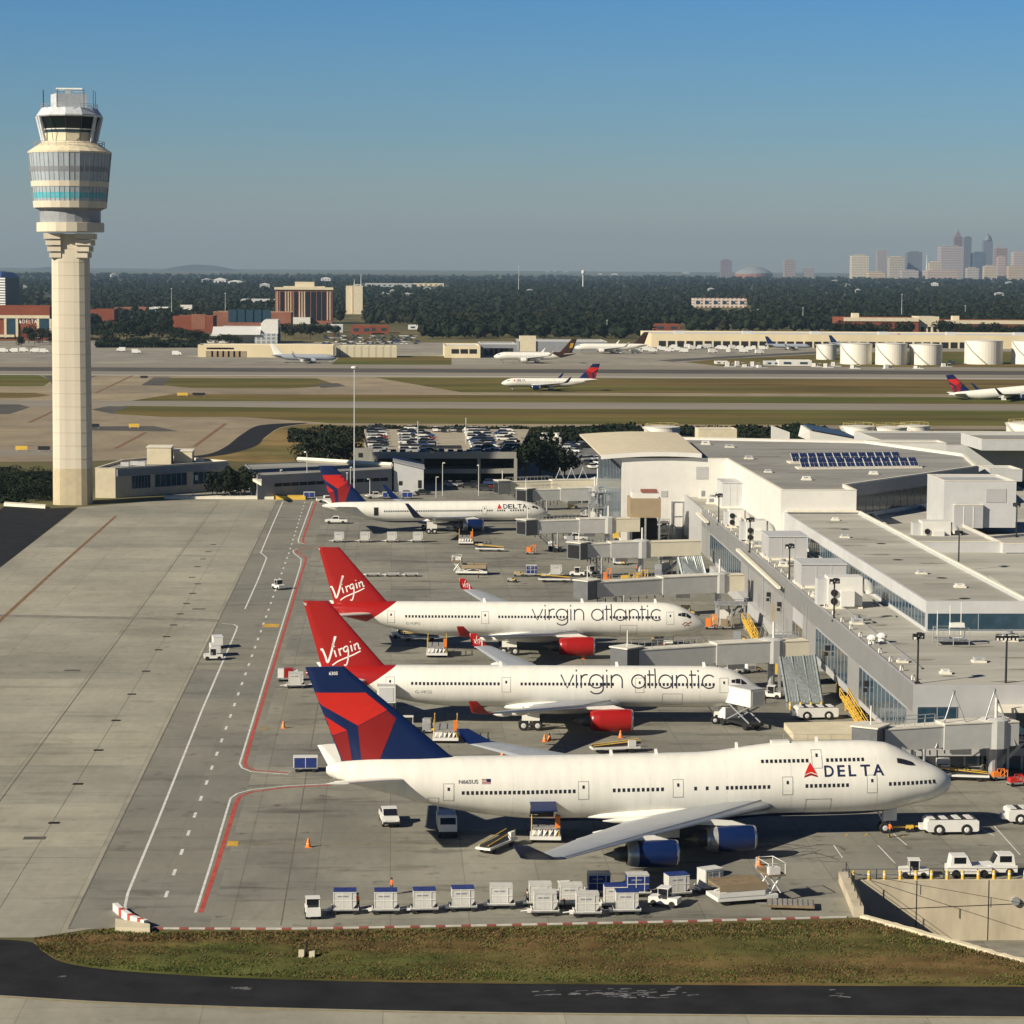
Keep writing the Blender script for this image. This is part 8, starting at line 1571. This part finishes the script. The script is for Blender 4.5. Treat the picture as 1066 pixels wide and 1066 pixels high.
for lab, u0, u1, vt, vb, m, d in (('long low white factory roof on the far hillside', 380, 432, 295, 299.5, M_PANEL, 80), ('low white warehouse right of the long white factory roof', 430, 462, 295, 298.5, M_SHEDC, 80), ('red and white shop building behind the far car park', 365, 387, 339, 348, M_BRICK, 30), ('low brick shops behind the far car park', 382, 405, 339, 347, M_BRICK, 30), ('white petrol canopy behind the far car park', 425, 444, 338.5, 343, M_FARW, 20), ('far red and white apartment block standing among the woods', 722, 777, 310.5, 320, striped('apartment', (.60, .52, .45), (.20, .08, .06), 7, 4.5, .5), 30), ('small red roofed hall behind the cargo building', 681, 708, 337.5, 345, M_BRICK, 30), ('low brick store in the woods left of the tan tower', 340, 357, 338, 346, M_PANEL2, 25), ('pale warehouse roof beyond the brick hotel', 250, 286, 311.5, 317, M_PANEL2, 60), ('pale long roof right of the red brick block and left of the antenna', 155, 181, 320, 325, M_FARW, 50), ('small white hut beside the jets on the cargo apron', 811, 845, 375, 381, M_PANELW, 12), ('low pale pump house left of the first white tank', 797, 812, 376, 380.5, M_PANEL2, 12), ('small white cabin on the grass left of the pump house', 745, 758, 376, 379, M_PANELW, 8)):
    r, x0, x1, t, zt = bx('low_building', lab, 'building', u0, u1, vt, vb, d, m, M_FARW, None)
    n = max(2, int((x1-x0)/14)); wins(r, x0, x1, t, (zt*.35,), min(n, 9), (x1-x0)/n*.45, zt*.35)
for lab, u0, u1, vt in (('long red brick warehouse left of the tan portico, right side', 878, 956, 331), ('long red brick warehouse right of the tan portico', 983, 1120, 334)):
    r, x0, x1, t, zt = bx('brick_warehouse', lab, 'warehouse', u0, u1, vt, 353, 60, M_BRICK, M_FARW, None); MB().box(x0, x1, t-.8, t-.01, zt-3, zt+.3).build('cornice', M_CREAM2, r); MB().box(x0+(x1-x0)*.31, x0+(x1-x0)*.32, t-.5, t-.01, 0, zt-3.1).build('recess', M_DARK, r); MB().box(x0+10, x0+16, t+12, t+20, zt-1, zt+4).build('roof_unit', M_CREAM2, r)
x0, x1, t, zt = front(955.5, 976.5, 329.5, 353, 0); r = fixed('brick_portico', 'tan portico with three openings between the two brick warehouses', 'portico', (x0, t, 0)); wd = x1-x0
MB().box(x0, x1, t-3, t+30, zt*.55, zt).box(x0, x0+wd*.1, t-3, t+30, 0, zt*.55).box(x1-wd*.08, x1, t-3, t+30, 0, zt*.55).box(x0+wd*.3, x0+wd*.45, t-3, t+30, 0, zt*.55).box(x0+wd*.62, x0+wd*.72, t-3, t+30, 0, zt*.55).build('frame', M_CREAM2, r); MB().box(x0+wd*.1, x1-wd*.08, t+4, t+6, 0, zt*.55).build('recess', M_GLASS, r)
# vans, trailers and cars on the far aprons
def mk_van():
    r = thing('white_van', '', 'van'); MB().box(-3.2, 1.4, -1.2, 1.2, .6, 3.2).build('cargo_box', M_VWHT, r); MB().side([(1.41, .6), (3.2, .6), (3.2, 1.5), (2.7, 2.4), (1.41, 2.4)], -1.1, 1.1).build('cab', M_VWHT, r); MB().side([(2.72, 2.3), (3.15, 1.55), (3.22, 1.55), (2.8, 2.3)], -.95, .95).build('windscreen', M_VGL, r); wheels(r, (-2, 2), 1.0, .45, .3); return r
VAN = Kind(mk_van)
vp = [(665+i*5.2+rc.uniform(-1, 1), 361.5+rc.uniform(0, 4)*(1 if i % 3 else 1.8)) for i in range(26)]+[(634+i*5.5, 363+2.5*(i % 3)) for i in range(8)]
for i, (u, v) in enumerate(vp): on(VAN, u, v, rc.choice((0, 180, 90, 10)), f'small white van before the long cargo building, number {i+1} from its left end' if False else f'small white van on the cargo apron, {ordw(i) if i < 20 else "one further right, "+ordw(i-20)} along the line' if i < 26 else f'small white van beside the second cargo jet, {ordw(i-26)} from the left', 'white vans on the cargo apron')
for i, (u, v) in enumerate(((4, 367), (14, 367), (25, 366.5), (36, 367), (46, 367.5), (126, 366), (142, 368), (184, 370))): on(VAN, u, v, rc.choice((0, 180)), f'small white van along the far left apron, {ordw(i)} from the left', 'white vans on the far left apron')
k = 0
for j in range(5):
    for i in range(20):
        if rc.random() < .3: continue
        u = 338+i*5+(j % 2)*2; v = 350.5+j*2.0
        if u > 438: continue
        car(u, v, 0, rc.choice((0, 1.57)), f'in the far car park, row {("one", "two", "three", "four", "five")[j]}, {ordw(i)} from the left', 'cars in the far car park')
for i, (u, v) in enumerate(((770, 381), (778, 382.5), (786, 381.5), (793, 383), (850, 382), (862, 383), (870, 381.5), (890, 384), (925, 384), (956, 384), (985, 382), (992, 379), (760, 382))):
    p = G(u, v); r = thing('pump_skid', f'small pale pump skid on the ground before the far tanks, {ordw(i)} counted along the row', 'pump', (p.x, p.y, 0.03), rc.uniform(-.3, .3), 'pump skids before the far tanks'); MB().box(-3.5, 3.5, -1.5, 1.5, 0, .4).build('base', M_PANEL2, r); MB().box(-3, -.6, -1.2, 1.2, .4, rc.uniform(1.8, 3.2)).build('housing', M_PANELW, r); MB().tube([(-.5, 0, 1), (2, 0, 1), (2, 0, .3)], .3, 6).tube([(.6, -.8, .4), (.6, -.8, 2.2), (3.2, -.8, 2.2)], .2, 5).build('pipe', M_STEEL, r)
# masts
for u, vt, vb, t_, lab in ((540, 277, 300, 5200, 'thin lattice radio mast on the skyline near the middle'), (178.5, 300, 330, 2700, 'thin white mast above the white rooftop block'), (234.5, 305, 326, 2700, 'grey pole rising above the brick complex'), (789, 322, 338, 2800, 'white pole in the woods above the cargo building'), (836, 320, 340, 2800, 'pale pole with a sign beside the woods road'), (939, 306, 330, 3000, 'grey mast behind the brick warehouse'), (632, 333, 356, 2300, 'slim pole behind the vans on the cargo apron'), (1005, 318, 335, 3000, 'thin mast in the woods right of the portico')):
    a = AY(u, vt, t_); r = thing('mast', lab, 'mast', (a.x, t_, 0)); w_ = t_/2680*.35; MB().tube([(0, 0, 0), (0, 0, a.z)], w_, 5, w_*.5).build('pole', M_PANEL2, r); MB().box(-w_*2, w_*2, -w_, w_, a.z-w_*2, a.z).build('head', M_PANEL2, r)
p = AY(607, 281, 6800); r = thing('water_tower', 'small white water tower on the horizon left of middle', 'water tower', (p.x, 6800, 0)); MB().lathe([(1.6, 0), (1.4, p.z-12)], 8).build('stem', M_FARW, r); MB().lathe([(1.4, p.z-12), (4.2, p.z-9), (4.2, p.z-3), (1, p.z)], 12).build('tank', M_FARW, r)
p = AY(600, 291, 2750)
# ------------------------------------------------------------------ trees and woods
def leafmat(name, c, hue): return mat(name, c, .9, var=.5, scale=.11, coord='World', hue=hue, spec=.08)
M_LEAF = [leafmat('foliage_dark', (0.0122, 0.0203, 0.0108), (0.0173, 0.0234, 0.0126)), leafmat('foliage_mid', (0.0151, 0.0234, 0.0117), (0.0194, 0.0242, 0.0126)), leafmat('foliage_olive', (0.0216, 0.0281, 0.0126), (0.0288, 0.0265, 0.0144))]
M_BARK = mat('bark', (.09, .07, .05), .9, var=.25, scale=1)
rg = np.random.default_rng(11)
def crown_quads(n, R3, size, clumps=9, seed=0):
    g = np.random.default_rng(seed); cl = g.normal(size=(clumps, 3)); cl /= np.linalg.norm(cl, axis=1)[:, None]; cl *= g.uniform(.3, .78, (clumps, 1)); rad = g.uniform(.3, .52, clumps)
    k = g.integers(0, clumps, n); d = g.normal(size=(n, 3)); d /= np.linalg.norm(d, axis=1)[:, None]; p = cl[k]+d*(rad[k]*g.uniform(.75, 1.05, n))[:, None]
    p *= np.array(R3); nrm = d+g.normal(size=(n, 3))*.45; nrm /= np.linalg.norm(nrm, axis=1)[:, None]
    a = np.cross(nrm, g.normal(size=(n, 3))); a /= np.linalg.norm(a, axis=1)[:, None]; b = np.cross(nrm, a); s = size*g.uniform(.6, 1.25, n)[:, None]
    v = np.stack([p-a*s-b*s*.6, p+a*s-b*s*.5, p+a*s*.8+b*s*.7, p-a*s*.7+b*s*.6], 1).reshape(-1, 3); return v, np.arange(4*n).reshape(-1, 4)
def np_mesh(name, v, f, m):
    me = bpy.data.meshes.new(name); nv, nf = len(v), len(f); w = f.shape[1]
    me.vertices.add(nv); me.vertices.foreach_set('co', v.astype(np.float32).ravel()); me.loops.add(nf*w); me.loops.foreach_set('vertex_index', f.astype(np.int32).ravel()); me.polygons.add(nf); me.polygons.foreach_set('loop_start', np.arange(0, nf*w, w, dtype=np.int32)); me.polygons.foreach_set('loop_total', np.full(nf, w, dtype=np.int32))
    me.update(calc_edges=True); me.validate(); me.materials.append(m); return me
TM = {}
def tree(u, v, h, w, label, kind=0, z=0., name='broadleaf_tree', grp=None, trunk=True, loc=None):
    p = loc or G(u, v, z); r = thing(name, label, 'tree' if trunk else 'shrub', (p.x, p.y, z), rc.uniform(0, 6), grp)
    key = (kind, rc.randrange(4), trunk, round(h/w, 1)); sd = hash(key) % 1000 if False else (kind*31+key[1]*7+int(key[3]*10)*3+int(trunk))
    if key not in TM:
        cz = .6 if trunk else .48; rz = .42 if trunk else .5; v_, f_ = crown_quads(900, (.5*10/key[3], .5*10/key[3], rz*10), .42, 13, sd); v_[:, 2] += cz*10; v_[:, 2] = np.maximum(v_[:, 2], .05)
        TM[key] = np_mesh('crown', v_, f_, M_LEAF[kind]); b = MB()
        if trunk:
            b.tube([(0, 0, -.1), (.1, 0, 2.5), (0, .1, 6)], .32, 7, .14)
            for q in range(5): a = q*1.3; b.tube([(0, 0, 2.6+q*.5), (1.2*math.cos(a), 1.2*math.sin(a), 4.4+q*.5), (2.2*math.cos(a)/key[3]*1.2, 2.2*math.sin(a)/key[3]*1.2, 5.8+q*.4)], .13, 5, .04)
        else:
            for q in range(5): a = q*1.26; b.tube([(0, 0, -.1), (1.4*math.cos(a), 1.4*math.sin(a), 4.5)], .16, 5, .05)
        b.build('trunk', M_BARK, r); TM[key+('t',)] = bpy.data.objects[r.name].children[0].data if len(r.children) else None
    else:
        o = bpy.data.objects.new('trunk', TM[key+('t',)]); COL.objects.link(o); o.parent = r
    o = bpy.data.objects.new('crown', TM[key]); COL.objects.link(o); o.parent = r; s = h/10; r.scale = (s, s, s); return r
for i, (u, v, h, w) in enumerate(((30, 357, 14, 15), (36, 359, 10, 12), (22, 361, 9, 12), (44, 357, 13, 14), (52, 359, 11, 12), (96, 352, 12, 14), (104, 355, 14, 16), (112, 358, 12, 14), (124, 353, 16, 17), (132, 357, 18, 20), (143, 352, 19, 20), (150, 358, 17, 18), (158, 351, 18, 18), (166, 356, 17, 18), (174, 352, 16, 16), (182, 357, 14, 16), (190, 358, 13, 15), (199, 359, 12, 14), (207, 358, 11, 13), (215, 359, 10, 12), (224, 360, 9, 12), (232, 359, 9, 11), (240, 360, 9, 11), (248, 360, 8, 11), (119, 361, 9, 12), (140, 362, 9, 13), (160, 362, 9, 12), (297, 352, 14, 15), (306, 353, 12, 13), (314, 351, 13, 15), (323, 353, 14, 15), (331, 352, 12, 13), (340, 351, 12, 14), (349, 350, 11, 12))):
    tree(u, v, h, w, f'dark tree, {("first", "second", "third", "fourth", "fifth")[i % 5]} of {("the group left of the control tower", "the tall clump right of the control tower", "the clump before the dark brick block", "the clump before the brick complex", "the low row before the hangar", "the bushes by the long cream shed", "the last trees before the hotel")[i//5]}', (0, 1, 0, 2, 0)[i % 5], grp='trees before the brick buildings')
for i, u in enumerate((871, 884, 893, 903, 912, 921, 935, 944, 981, 988, 1001, 1012, 1025, 1037, 1045, 1056, 1064)):
    tree(u, 355+.5*(i % 2), (17, 18, 16, 17, 15, 16, 17, 18, 19, 17, 16, 15, 16, 17, 15, 16, 15)[i], 17, f'round dark tree before the red brick warehouses, {nth[i] if i else "leftmost"} in the row', (0, 1)[i % 2], grp='trees before the brick warehouses')
for i, (u, v, h, w, k) in enumerate(((339, 486, 13, 22, 0), (352, 484, 11, 19, 0), (326, 483, 9, 16, 0), (361, 483, 8, 16, 1))): tree(u, v, h, w, ('biggest dark mound of shrub behind the service building', 'right hand dark mound of shrub behind the service building', 'left dark mound of shrub beside the dry verge', 'small green mound of shrub left of the tall mast')[i], k, name='dense_shrub', trunk=False)
for i, (u, v, h) in enumerate(((226, 521, 8), (240, 520.5, 9), (251, 520.5, 8.5), (262, 520.5, 7))): tree(u, v, h, 7, f'dark shaded tree against the low building behind the apron, {nth[i] if i else "leftmost"} of four', 0, grp='trees by the annex', loc=Vector((AY(u, v, 694).x, 694, 0)))
for i, (u, v, h, w) in enumerate(((548, 503, 13, 15), (562, 500, 14, 16), (577, 502, 12, 14), (588, 500, 9, 11))): tree(u, v, h, w, f'dark tree between the parking deck and the jet bridges, {nth[i] if i else "leftmost"} of four', 0, grp='dark trees beside the deck')
for i, (u, v, h, w) in enumerate(((-8, 512, 6, 14), (8, 516, 6, 13), (22, 519, 5.5, 12), (36, 521, 5.5, 12), (49, 520, 5, 10), (12, 498, 4, 14), (40, 500, 4, 14))): tree(u, v, h, w, f'dark shrub by the control tower foot, {nth[i] if i else "leftmost"} in the hedge', 0, name='dense_shrub', trunk=False, grp='shrubs at the tower foot')
# brush along the bank behind the deck
def brush(name, label, cat, n, area, size, m, seed, hmax):
    g = np.random.default_rng(seed); V = []; 
    us = g.uniform(area[0], area[1], n); vs2 = g.uniform(area[2], area[3], n); P = np.array([tuple(G(u, v)) for u, v in zip(us, vs2)])
    nz = np.array([noise.noise(Vector((p[0]*.06, p[1]*.03, seed))) for p in P]); keep = nz+g.uniform(-.35, .35, n) > -.1; P = P[keep]; nz = nz[keep]; n = len(P); P[:, 2] = g.uniform(0, 1, n)*hmax*np.clip(.45+nz, .1, 1)
    a = g.normal(size=(n, 3)); a /= np.linalg.norm(a, axis=1)[:, None]; b = np.cross(a, g.normal(size=(n, 3))); b /= np.linalg.norm(b, axis=1)[:, None]; s = size*g.uniform(.5, 1.3, n)[:, None]
    v = np.stack([P-a*s, P+b*s, P+a*s, P-b*s], 1).reshape(-1, 3); o = bpy.data.objects.new(name, np_mesh(name, v, np.arange(4*n).reshape(-1, 4), m)); COL.objects.link(o); return tag(o, label, cat, kind='stuff')
brush('brush', 'dark rough brush on the bank between the parking deck and the runways', 'brush', 26000, (300, 860, 446.5, 461), .75, M_LEAF[0], 3, 2.6)
brush('brush', 'olive rough brush scattered on the same bank', 'brush', 9000, (300, 860, 446.5, 461), .6, M_LEAF[2], 8, 2.0)
brush('brush', 'dark brush covering the ground left of the tower foot', 'brush', 9000, (-30, 56, 488, 524), .6, M_LEAF[0], 5, 1.8)
brush('brush', 'dark brush on the far edge of the left taxiways', 'brush', 9000, (100, 215, 357, 362), 1.6, M_LEAF[0], 6, 4)
# far woods: one mass of many crowns, on gently rolling ground
def ground_h(x, y):
    f = min(1, max(0, (y-4500)/6000)); return f*(5+13*noise.noise(Vector((x/2600, y/3200, 0)))+9*noise.noise(Vector((x/900, y/1500, 4))))-f*2
VST = [(-80, 345), (100, 345), (121, 347), (238, 346), (240, 341), (352, 338), (430, 338), (432, 353), (676, 353), (679, 345.5), (868, 345), (872, 346), (1150, 346)]
def vstart(u):
    for (a, va), (c, vc) in zip(VST, VST[1:]):
        if a <= u <= c: return va+(vc-va)*(u-a)/(c-a)
    return 346
EXC = [(280, 352, 334, 354), (355, 382, 325, 342), (-20, 48, 321, 345), (716, 783, 318, 331), (375, 470, 298, 303), (360, 410, 346, 352), (420, 450, 342, 352), (245, 290, 316, 321), (152, 184, 324, 330), (676, 712, 344, 352), (176, 305, 343, 352), (338, 358, 345, 352), (874, 1120, 345, 352)]
def project(p):
    d = p-EYE; z = d.dot(FWD); return 533+FPX*d.dot(CX)/z, 533-FPX*d.dot(CY)/z
PTS = {0: [], 1: [], 2: []}; y = 1950.
while y < 15500:
    sp = 10.5+y*.00035; n = int((.235*y+60)*2/sp)
    for i in range(n):
        x = -(.19*y+40)+i*sp+rc.uniform(-.5, .5)*sp+.047*y; yy = y+rc.uniform(-.5, .5)*max(18, y*y*8e-6); zz = ground_h(x, yy); u, v = project(Vector((x, yy, zz)))
        if u < -40 or u > 1110 or v > vstart(u): continue
        if any(a <= u <= b_ and c <= v <= d for a, b_, c, d in EXC): continue
        nn = noise.noise(Vector((x/260, yy/420, 1)))+rc.uniform(-.25, .25)
        if noise.noise(Vector((x/420, yy/900, 7))) > .46 and rc.random() < .8 and yy > 2300: continue      # small clearings
        PTS[0 if nn < .08 else 1 if nn < .4 else 2].append((x, yy, zz, rc.uniform(9, 17)*(1 if yy < 6000 else 1.15), rc.uniform(11, 17)*(1+yy*.00004)))
    y += max(17, y*y*7.5e-6)
temps = [[crown_quads(nq, (.5, .5, .5), sz, 7, 50+k) for k in range(5)] for nq, sz in ((120, .10), (46, .17), (22, .26))]
bmc = bmesh.new(); bmesh.ops.create_icosphere(bmc, subdivisions=1, radius=.36); core_v = np.array([v.co[:] for v in bmc.verts]); core_f = np.array([[v.index for v in f.verts] for f in bmc.faces]); bmc.free()
for kd, pts in PTS.items():
    V, Fq, CV, CF = [], [], [], []; k = 0; kc = 0
    for (x, yy, zz, h, w) in pts:
        v_, f_ = temps[0 if yy < 3300 else 1 if yy < 6500 else 2][rc.randrange(5)]; a = rc.uniform(0, 6.28); c_, s_ = math.cos(a), math.sin(a)
        X = v_[:, 0]*c_-v_[:, 1]*s_; Y = v_[:, 0]*s_+v_[:, 1]*c_; V.append(np.stack([X*w+x, Y*w+yy, v_[:, 2]*h*.95+zz+h*.52], 1)); Fq.append(f_+k); k += len(v_)
        jit = 1+rg.uniform(-.22, .22, (len(core_v), 1)); cv = core_v*jit; CV.append(np.stack([cv[:, 0]*w+x, cv[:, 1]*w+yy, cv[:, 2]*h*1.1+zz+h*.48], 1)); CF.append(core_f+kc); kc += len(core_v)
    nm = ('woods', 'woods', 'woods')[kd]
    o = bpy.data.objects.new(nm, np_mesh(nm, np.concatenate(V), np.concatenate(Fq), M_LEAF[kd])); COL.objects.link(o); tag(o, ('dark evergreen mass of the far woods up to the horizon', 'mid green crowns mixed through the far woods', 'olive and brownish autumn crowns scattered in the far woods')[kd], 'woods', kind='stuff')
    o = bpy.data.objects.new('woods_understorey', np_mesh('woods_understorey', np.concatenate(CV), np.concatenate(CF), M_LEAF[kd])); COL.objects.link(o); tag(o, ('shaded inner foliage of the dark far woods', 'shaded inner foliage of the mid green far woods', 'shaded inner foliage of the olive far woods')[kd], 'woods', kind='stuff')
print('crowns', {k: len(v) for k, v in PTS.items()})
# rolling far terrain under the woods and a faint hill on the horizon
b = MB(); NX, NY = 60, 40
for j in range(NY+1):
    yy = 4400+(17000-4400)*(j/NY)
    for i in range(NX+1): x = -4200+8400*i/NX; b.v.append((x, yy, ground_h(x, yy)-.5 if 0 < j < NY else -2))
for j in range(NY):
    for i in range(NX): k = j*(NX+1)+i; b.f.append((k, k+1, k+NX+2, k+NX+1)); b.sm.append(True)
tag(b.build('terrain', mat('far_ground', (.05, .05, .025), .95, var=.4, scale=.004, coord='World')), kind='structure')
def hill(u, wd, top, yy):
    c = AY(u, top, yy); b = MB(); n = 40
    for j in range(9):
        for i in range(n+1): f = -1+2*i/n; g_ = -1+j/4; hh = (c.z+40)*max(0, math.cos(f*math.pi/2))**1.6*max(0, math.cos(g_*math.pi/2))*(1+.08*noise.noise(Vector((f*4, g_*3, 1)))); b.v.append((c.x+f*wd, yy+g_*wd*.6, hh-40))
    for j in range(8):
        for i in range(n): k = j*(n+1)+i; b.f.append((k, k+1, k+n+2, k+n+1)); b.sm.append(True)
    tag(b.build('hills', MATS['far_ground']), kind='structure')
hill(208, 700, 275.5, 27000); hill(52, 400, 278, 26000)
# small houses and sheds peeping out of the woods
def mk_house():
    r = thing('house', '', 'house'); MB().box(-9, 9, -5, 5, 0, 6).build('wall', M_PANEL, r); MB().side([(-9.6, 6.01), (9.6, 6.01), (9.2, 6.5), (0, 9.5), (-9.2, 6.5)], -5.6, 5.6).build('roof', M_PANEL2, r)
    for x in (-5, 0, 5): MB().box(x-1, x+1, -5.15, -5.01, 2, 4.2).build('window', M_GLASS, r)
    return r
HOUSE = Kind(mk_house)
hs = [(119, 292, 3.2), (372, 302, 1.5), (398, 311, 1.2), (402, 313, 1.2), (409, 309.5, 1.), (424, 313, 1.3), (429, 315.5, 1.), (445, 306, 1.2), (570, 285.5, 4), (580, 285, 4), (590, 286, 3), (625, 288.5, 2.5), (640, 289.5, 2.5), (714, 286.5, 4), (552, 309, 1.6), (740, 308, 1.5), (870, 297, 2.5), (880, 302, 2), (893, 309, 1.6), (973, 302, 2), (1040, 312, 1.5), (1050, 299, 2), (276, 303, 2.5), (230, 298, 3), (216, 297.5, 3), (246, 298.5, 3), (340, 296, 3), (25, 305, 1.5), (92, 308, 1.1), (50, 352, .9)]
for i, (u, v, s) in enumerate(sorted(hs)):
    p = G(u, v); zz = ground_h(p.x, p.y); o = HOUSE.put((p.x, p.y, zz+8), R(rc.uniform(-20, 20)), f'pale building in the far woods, {nth[i] if i else "leftmost"} counted from the left', 'pale buildings in the far woods'); s *= .62; o.scale = (s*rc.uniform(.6, 1.5), s, s*rc.uniform(.6, 1.1))
# ------------------------------------------------------------------ downtown skyline, 15 km away
YS = 15200.
def tower(label, u0, u1, vt, c, kind='flat', side=None, vb=292, dy=0., win=True):
    y0 = YS+dy; a, d = AY(u0, vt, y0), AY(u1, vt, y0); w = d.x-a.x; zt = a.z; r = thing('skyscraper', label, 'skyscraper', ((a.x+d.x)/2, y0, 0)); c = tuple(q*k_ for q, k_ in zip(c, (1.0, .93, .86))); m = striped('tower_face_%d' % len(bpy.data.materials), c, tuple(q*.4 for q in c), 9, 14, .6) if win else mat('tower_plain_%d' % len(bpy.data.materials), c, .7)
    z1 = zt if kind == 'flat' else zt-w*(.95 if kind == 'spire' else .75); MB().box(-w/2, w/2, -w*.4, w*.4, -30, z1).build('shaft', m, r)
    if kind == 'flat': MB().box(-w*.3, w*.3, -w*.25, w*.25, z1+.1, z1+6).build('crown', m, r)
    if kind == 'spire': MB().lathe([(w*.62, z1), (w*.3, z1+w*.5), (.8, zt)], 4, ph=math.pi/4).build('spire', m, r); MB().tube([(0, 0, zt-2), (0, 0, zt+16)], 2.2, 5, 1).build('antenna', m, r)
    if kind == 'dome': MB().lathe([(w*.5, z1), (w*.42, z1+w*.3), (w*.22, z1+w*.58), (1, zt)], 10, smooth=True).build('dome', m, r); MB().tube([(0, 0, zt-2), (0, 0, zt+14)], 2, 5, 1).build('antenna', m, r)
    if kind == 'antenna':
        for x in (-.2, .2): MB().tube([(w*x, 0, z1), (w*x, 0, z1+60)], 2, 5, 1).build('antenna', m, r)
    return r
SKY_T = [('white sunlit slab tower at the left end of the downtown skyline', 886, 903.5, 266, (.62, .58, .48), 'flat', 0), ('slim pale tower second from the left downtown', 912.5, 922.5, 261, (.36, .34, .36), 'flat', 300), ('beige block tower with dark half left of the grey slab', 925, 940.5, 267.5, (.48, .44, .38), 'flat', 0), ('dark blue grey slab tower left of the thin spire', 944, 959, 262.5, (.16, .18, .24), 'flat', 100), ('wide pale lilac slab in front of the pointed tower', 978, 1001, 256.5, (.40, .37, .40), 'flat', 0), ('tallest pointed brown tower with pyramid spire', 993.5, 1001.5, 239.5, (.20, .15, .17), 'spire', 500), ('tall dark twin slab right of the pointed tower', 1003.5, 1011, 247, (.15, .17, .22), 'flat', 300), ('dark blue wide block right of the twin slab', 1012, 1025.5, 263, (.10, .14, .22), 'flat', 0), ('tall domed blue grey tower in the right of downtown', 1023.5, 1033, 243, (.18, .21, .28), 'dome', 300), ('brownish tall tower with two antennas at the right', 1036, 1048, 249, (.30, .22, .22), 'antenna', 200), ('pinkish mid height tower in front of the antenna tower', 1038, 1046.5, 267.5, (.45, .38, .38), 'flat', -300), ('pale block at the right edge of the skyline', 1054, 1070, 262.5, (.46, .42, .42), 'flat', 0), ('beige low block left of the wide lilac slab', 967, 979.5, 273, (.55, .48, .38), 'flat', -300), ('beige low block right of the dark blue block', 1024, 1036, 277, (.55, .47, .36), 'flat', -400), ('cream low block at the right end below the pale block', 1049, 1063, 277, (.50, .42, .32), 'flat', -400), ('long low cream building at the foot of the white slab', 903, 920, 283.5, (.55, .46, .34), 'flat', -500), ('long low pale building at the foot of the lilac slab', 963, 995, 281.5, (.48, .40, .36), 'flat', -500), ('low pale building between the beige tower and the grey slab', 938, 955, 281.5, (.42, .40, .40), 'flat', -500), ('lone purple grey tower left of the stadium roof', 750, 761.5, 271, (.22, .20, .24), 'flat', 800), ('lone brownish tower right of the stadium roof', 816, 827.5, 271, (.34, .29, .29), 'flat', 800), ('low grey tower between the brownish tower and downtown', 837, 847, 279.5, (.32, .30, .32), 'flat', 800), ('low dark building right of the low beige block', 1006, 1018, 279, (.45, .43, .42), 'flat', -500)]
for lab, u0, u1, vt, c, kd, dy in SKY_T: tower(lab, u0, u1, vt, c, kd, dy=dy)
a = AY(965, 265, YS); r = thing('spire', 'thin pale spire standing alone left of the beige low block', 'spire', (a.x, YS, 0)); MB().tube([(0, 0, 0), (0, 0, a.z)], 6, 6, 1.5).build('shaft', M_FARW, r)
a, d = AY(765, 285, 15900), AY(804, 277.5, 15900); r = thing('stadium', 'low white domed stadium roof on the horizon', 'stadium', ((a.x+d.x)/2, 15900, 0)); w = (d.x-a.x)/2; MB().lathe([(w, -20), (w, a.z+6), (w*.8, a.z+22), (w*.4, d.z-4), (2, d.z)], 24).build('roof', M_PANELD, r); MB().lathe([(w*1.02, -20), (w*1.02, a.z)], 24).build('wall', M_BRICK2, r)
# ------------------------------------------------------------------ air: an even haze round the whole scene
hz = MB().box(-5500, 6500, -60, 29000, -42, 420).build('haze', None); tag(hz, kind='stuff'); hm = bpy.data.materials.new('haze'); hm.use_nodes = True; n = hm.node_tree
n.nodes.remove(n.nodes['Principled BSDF']); v = n.nodes.new('ShaderNodeVolumePrincipled'); v.inputs['Color'].default_value = (.52, .76, 1.0, 1); v.inputs['Density'].default_value = 3.3e-5; v.inputs['Anisotropy'].default_value = .2
n.links.new(v.outputs[0], n.nodes['Material Output'].inputs['Volume']); hz.data.materials.append(hm)
tag(hz, 'thin bluish haze in the air over the whole airport', 'haze', kind='stuff')
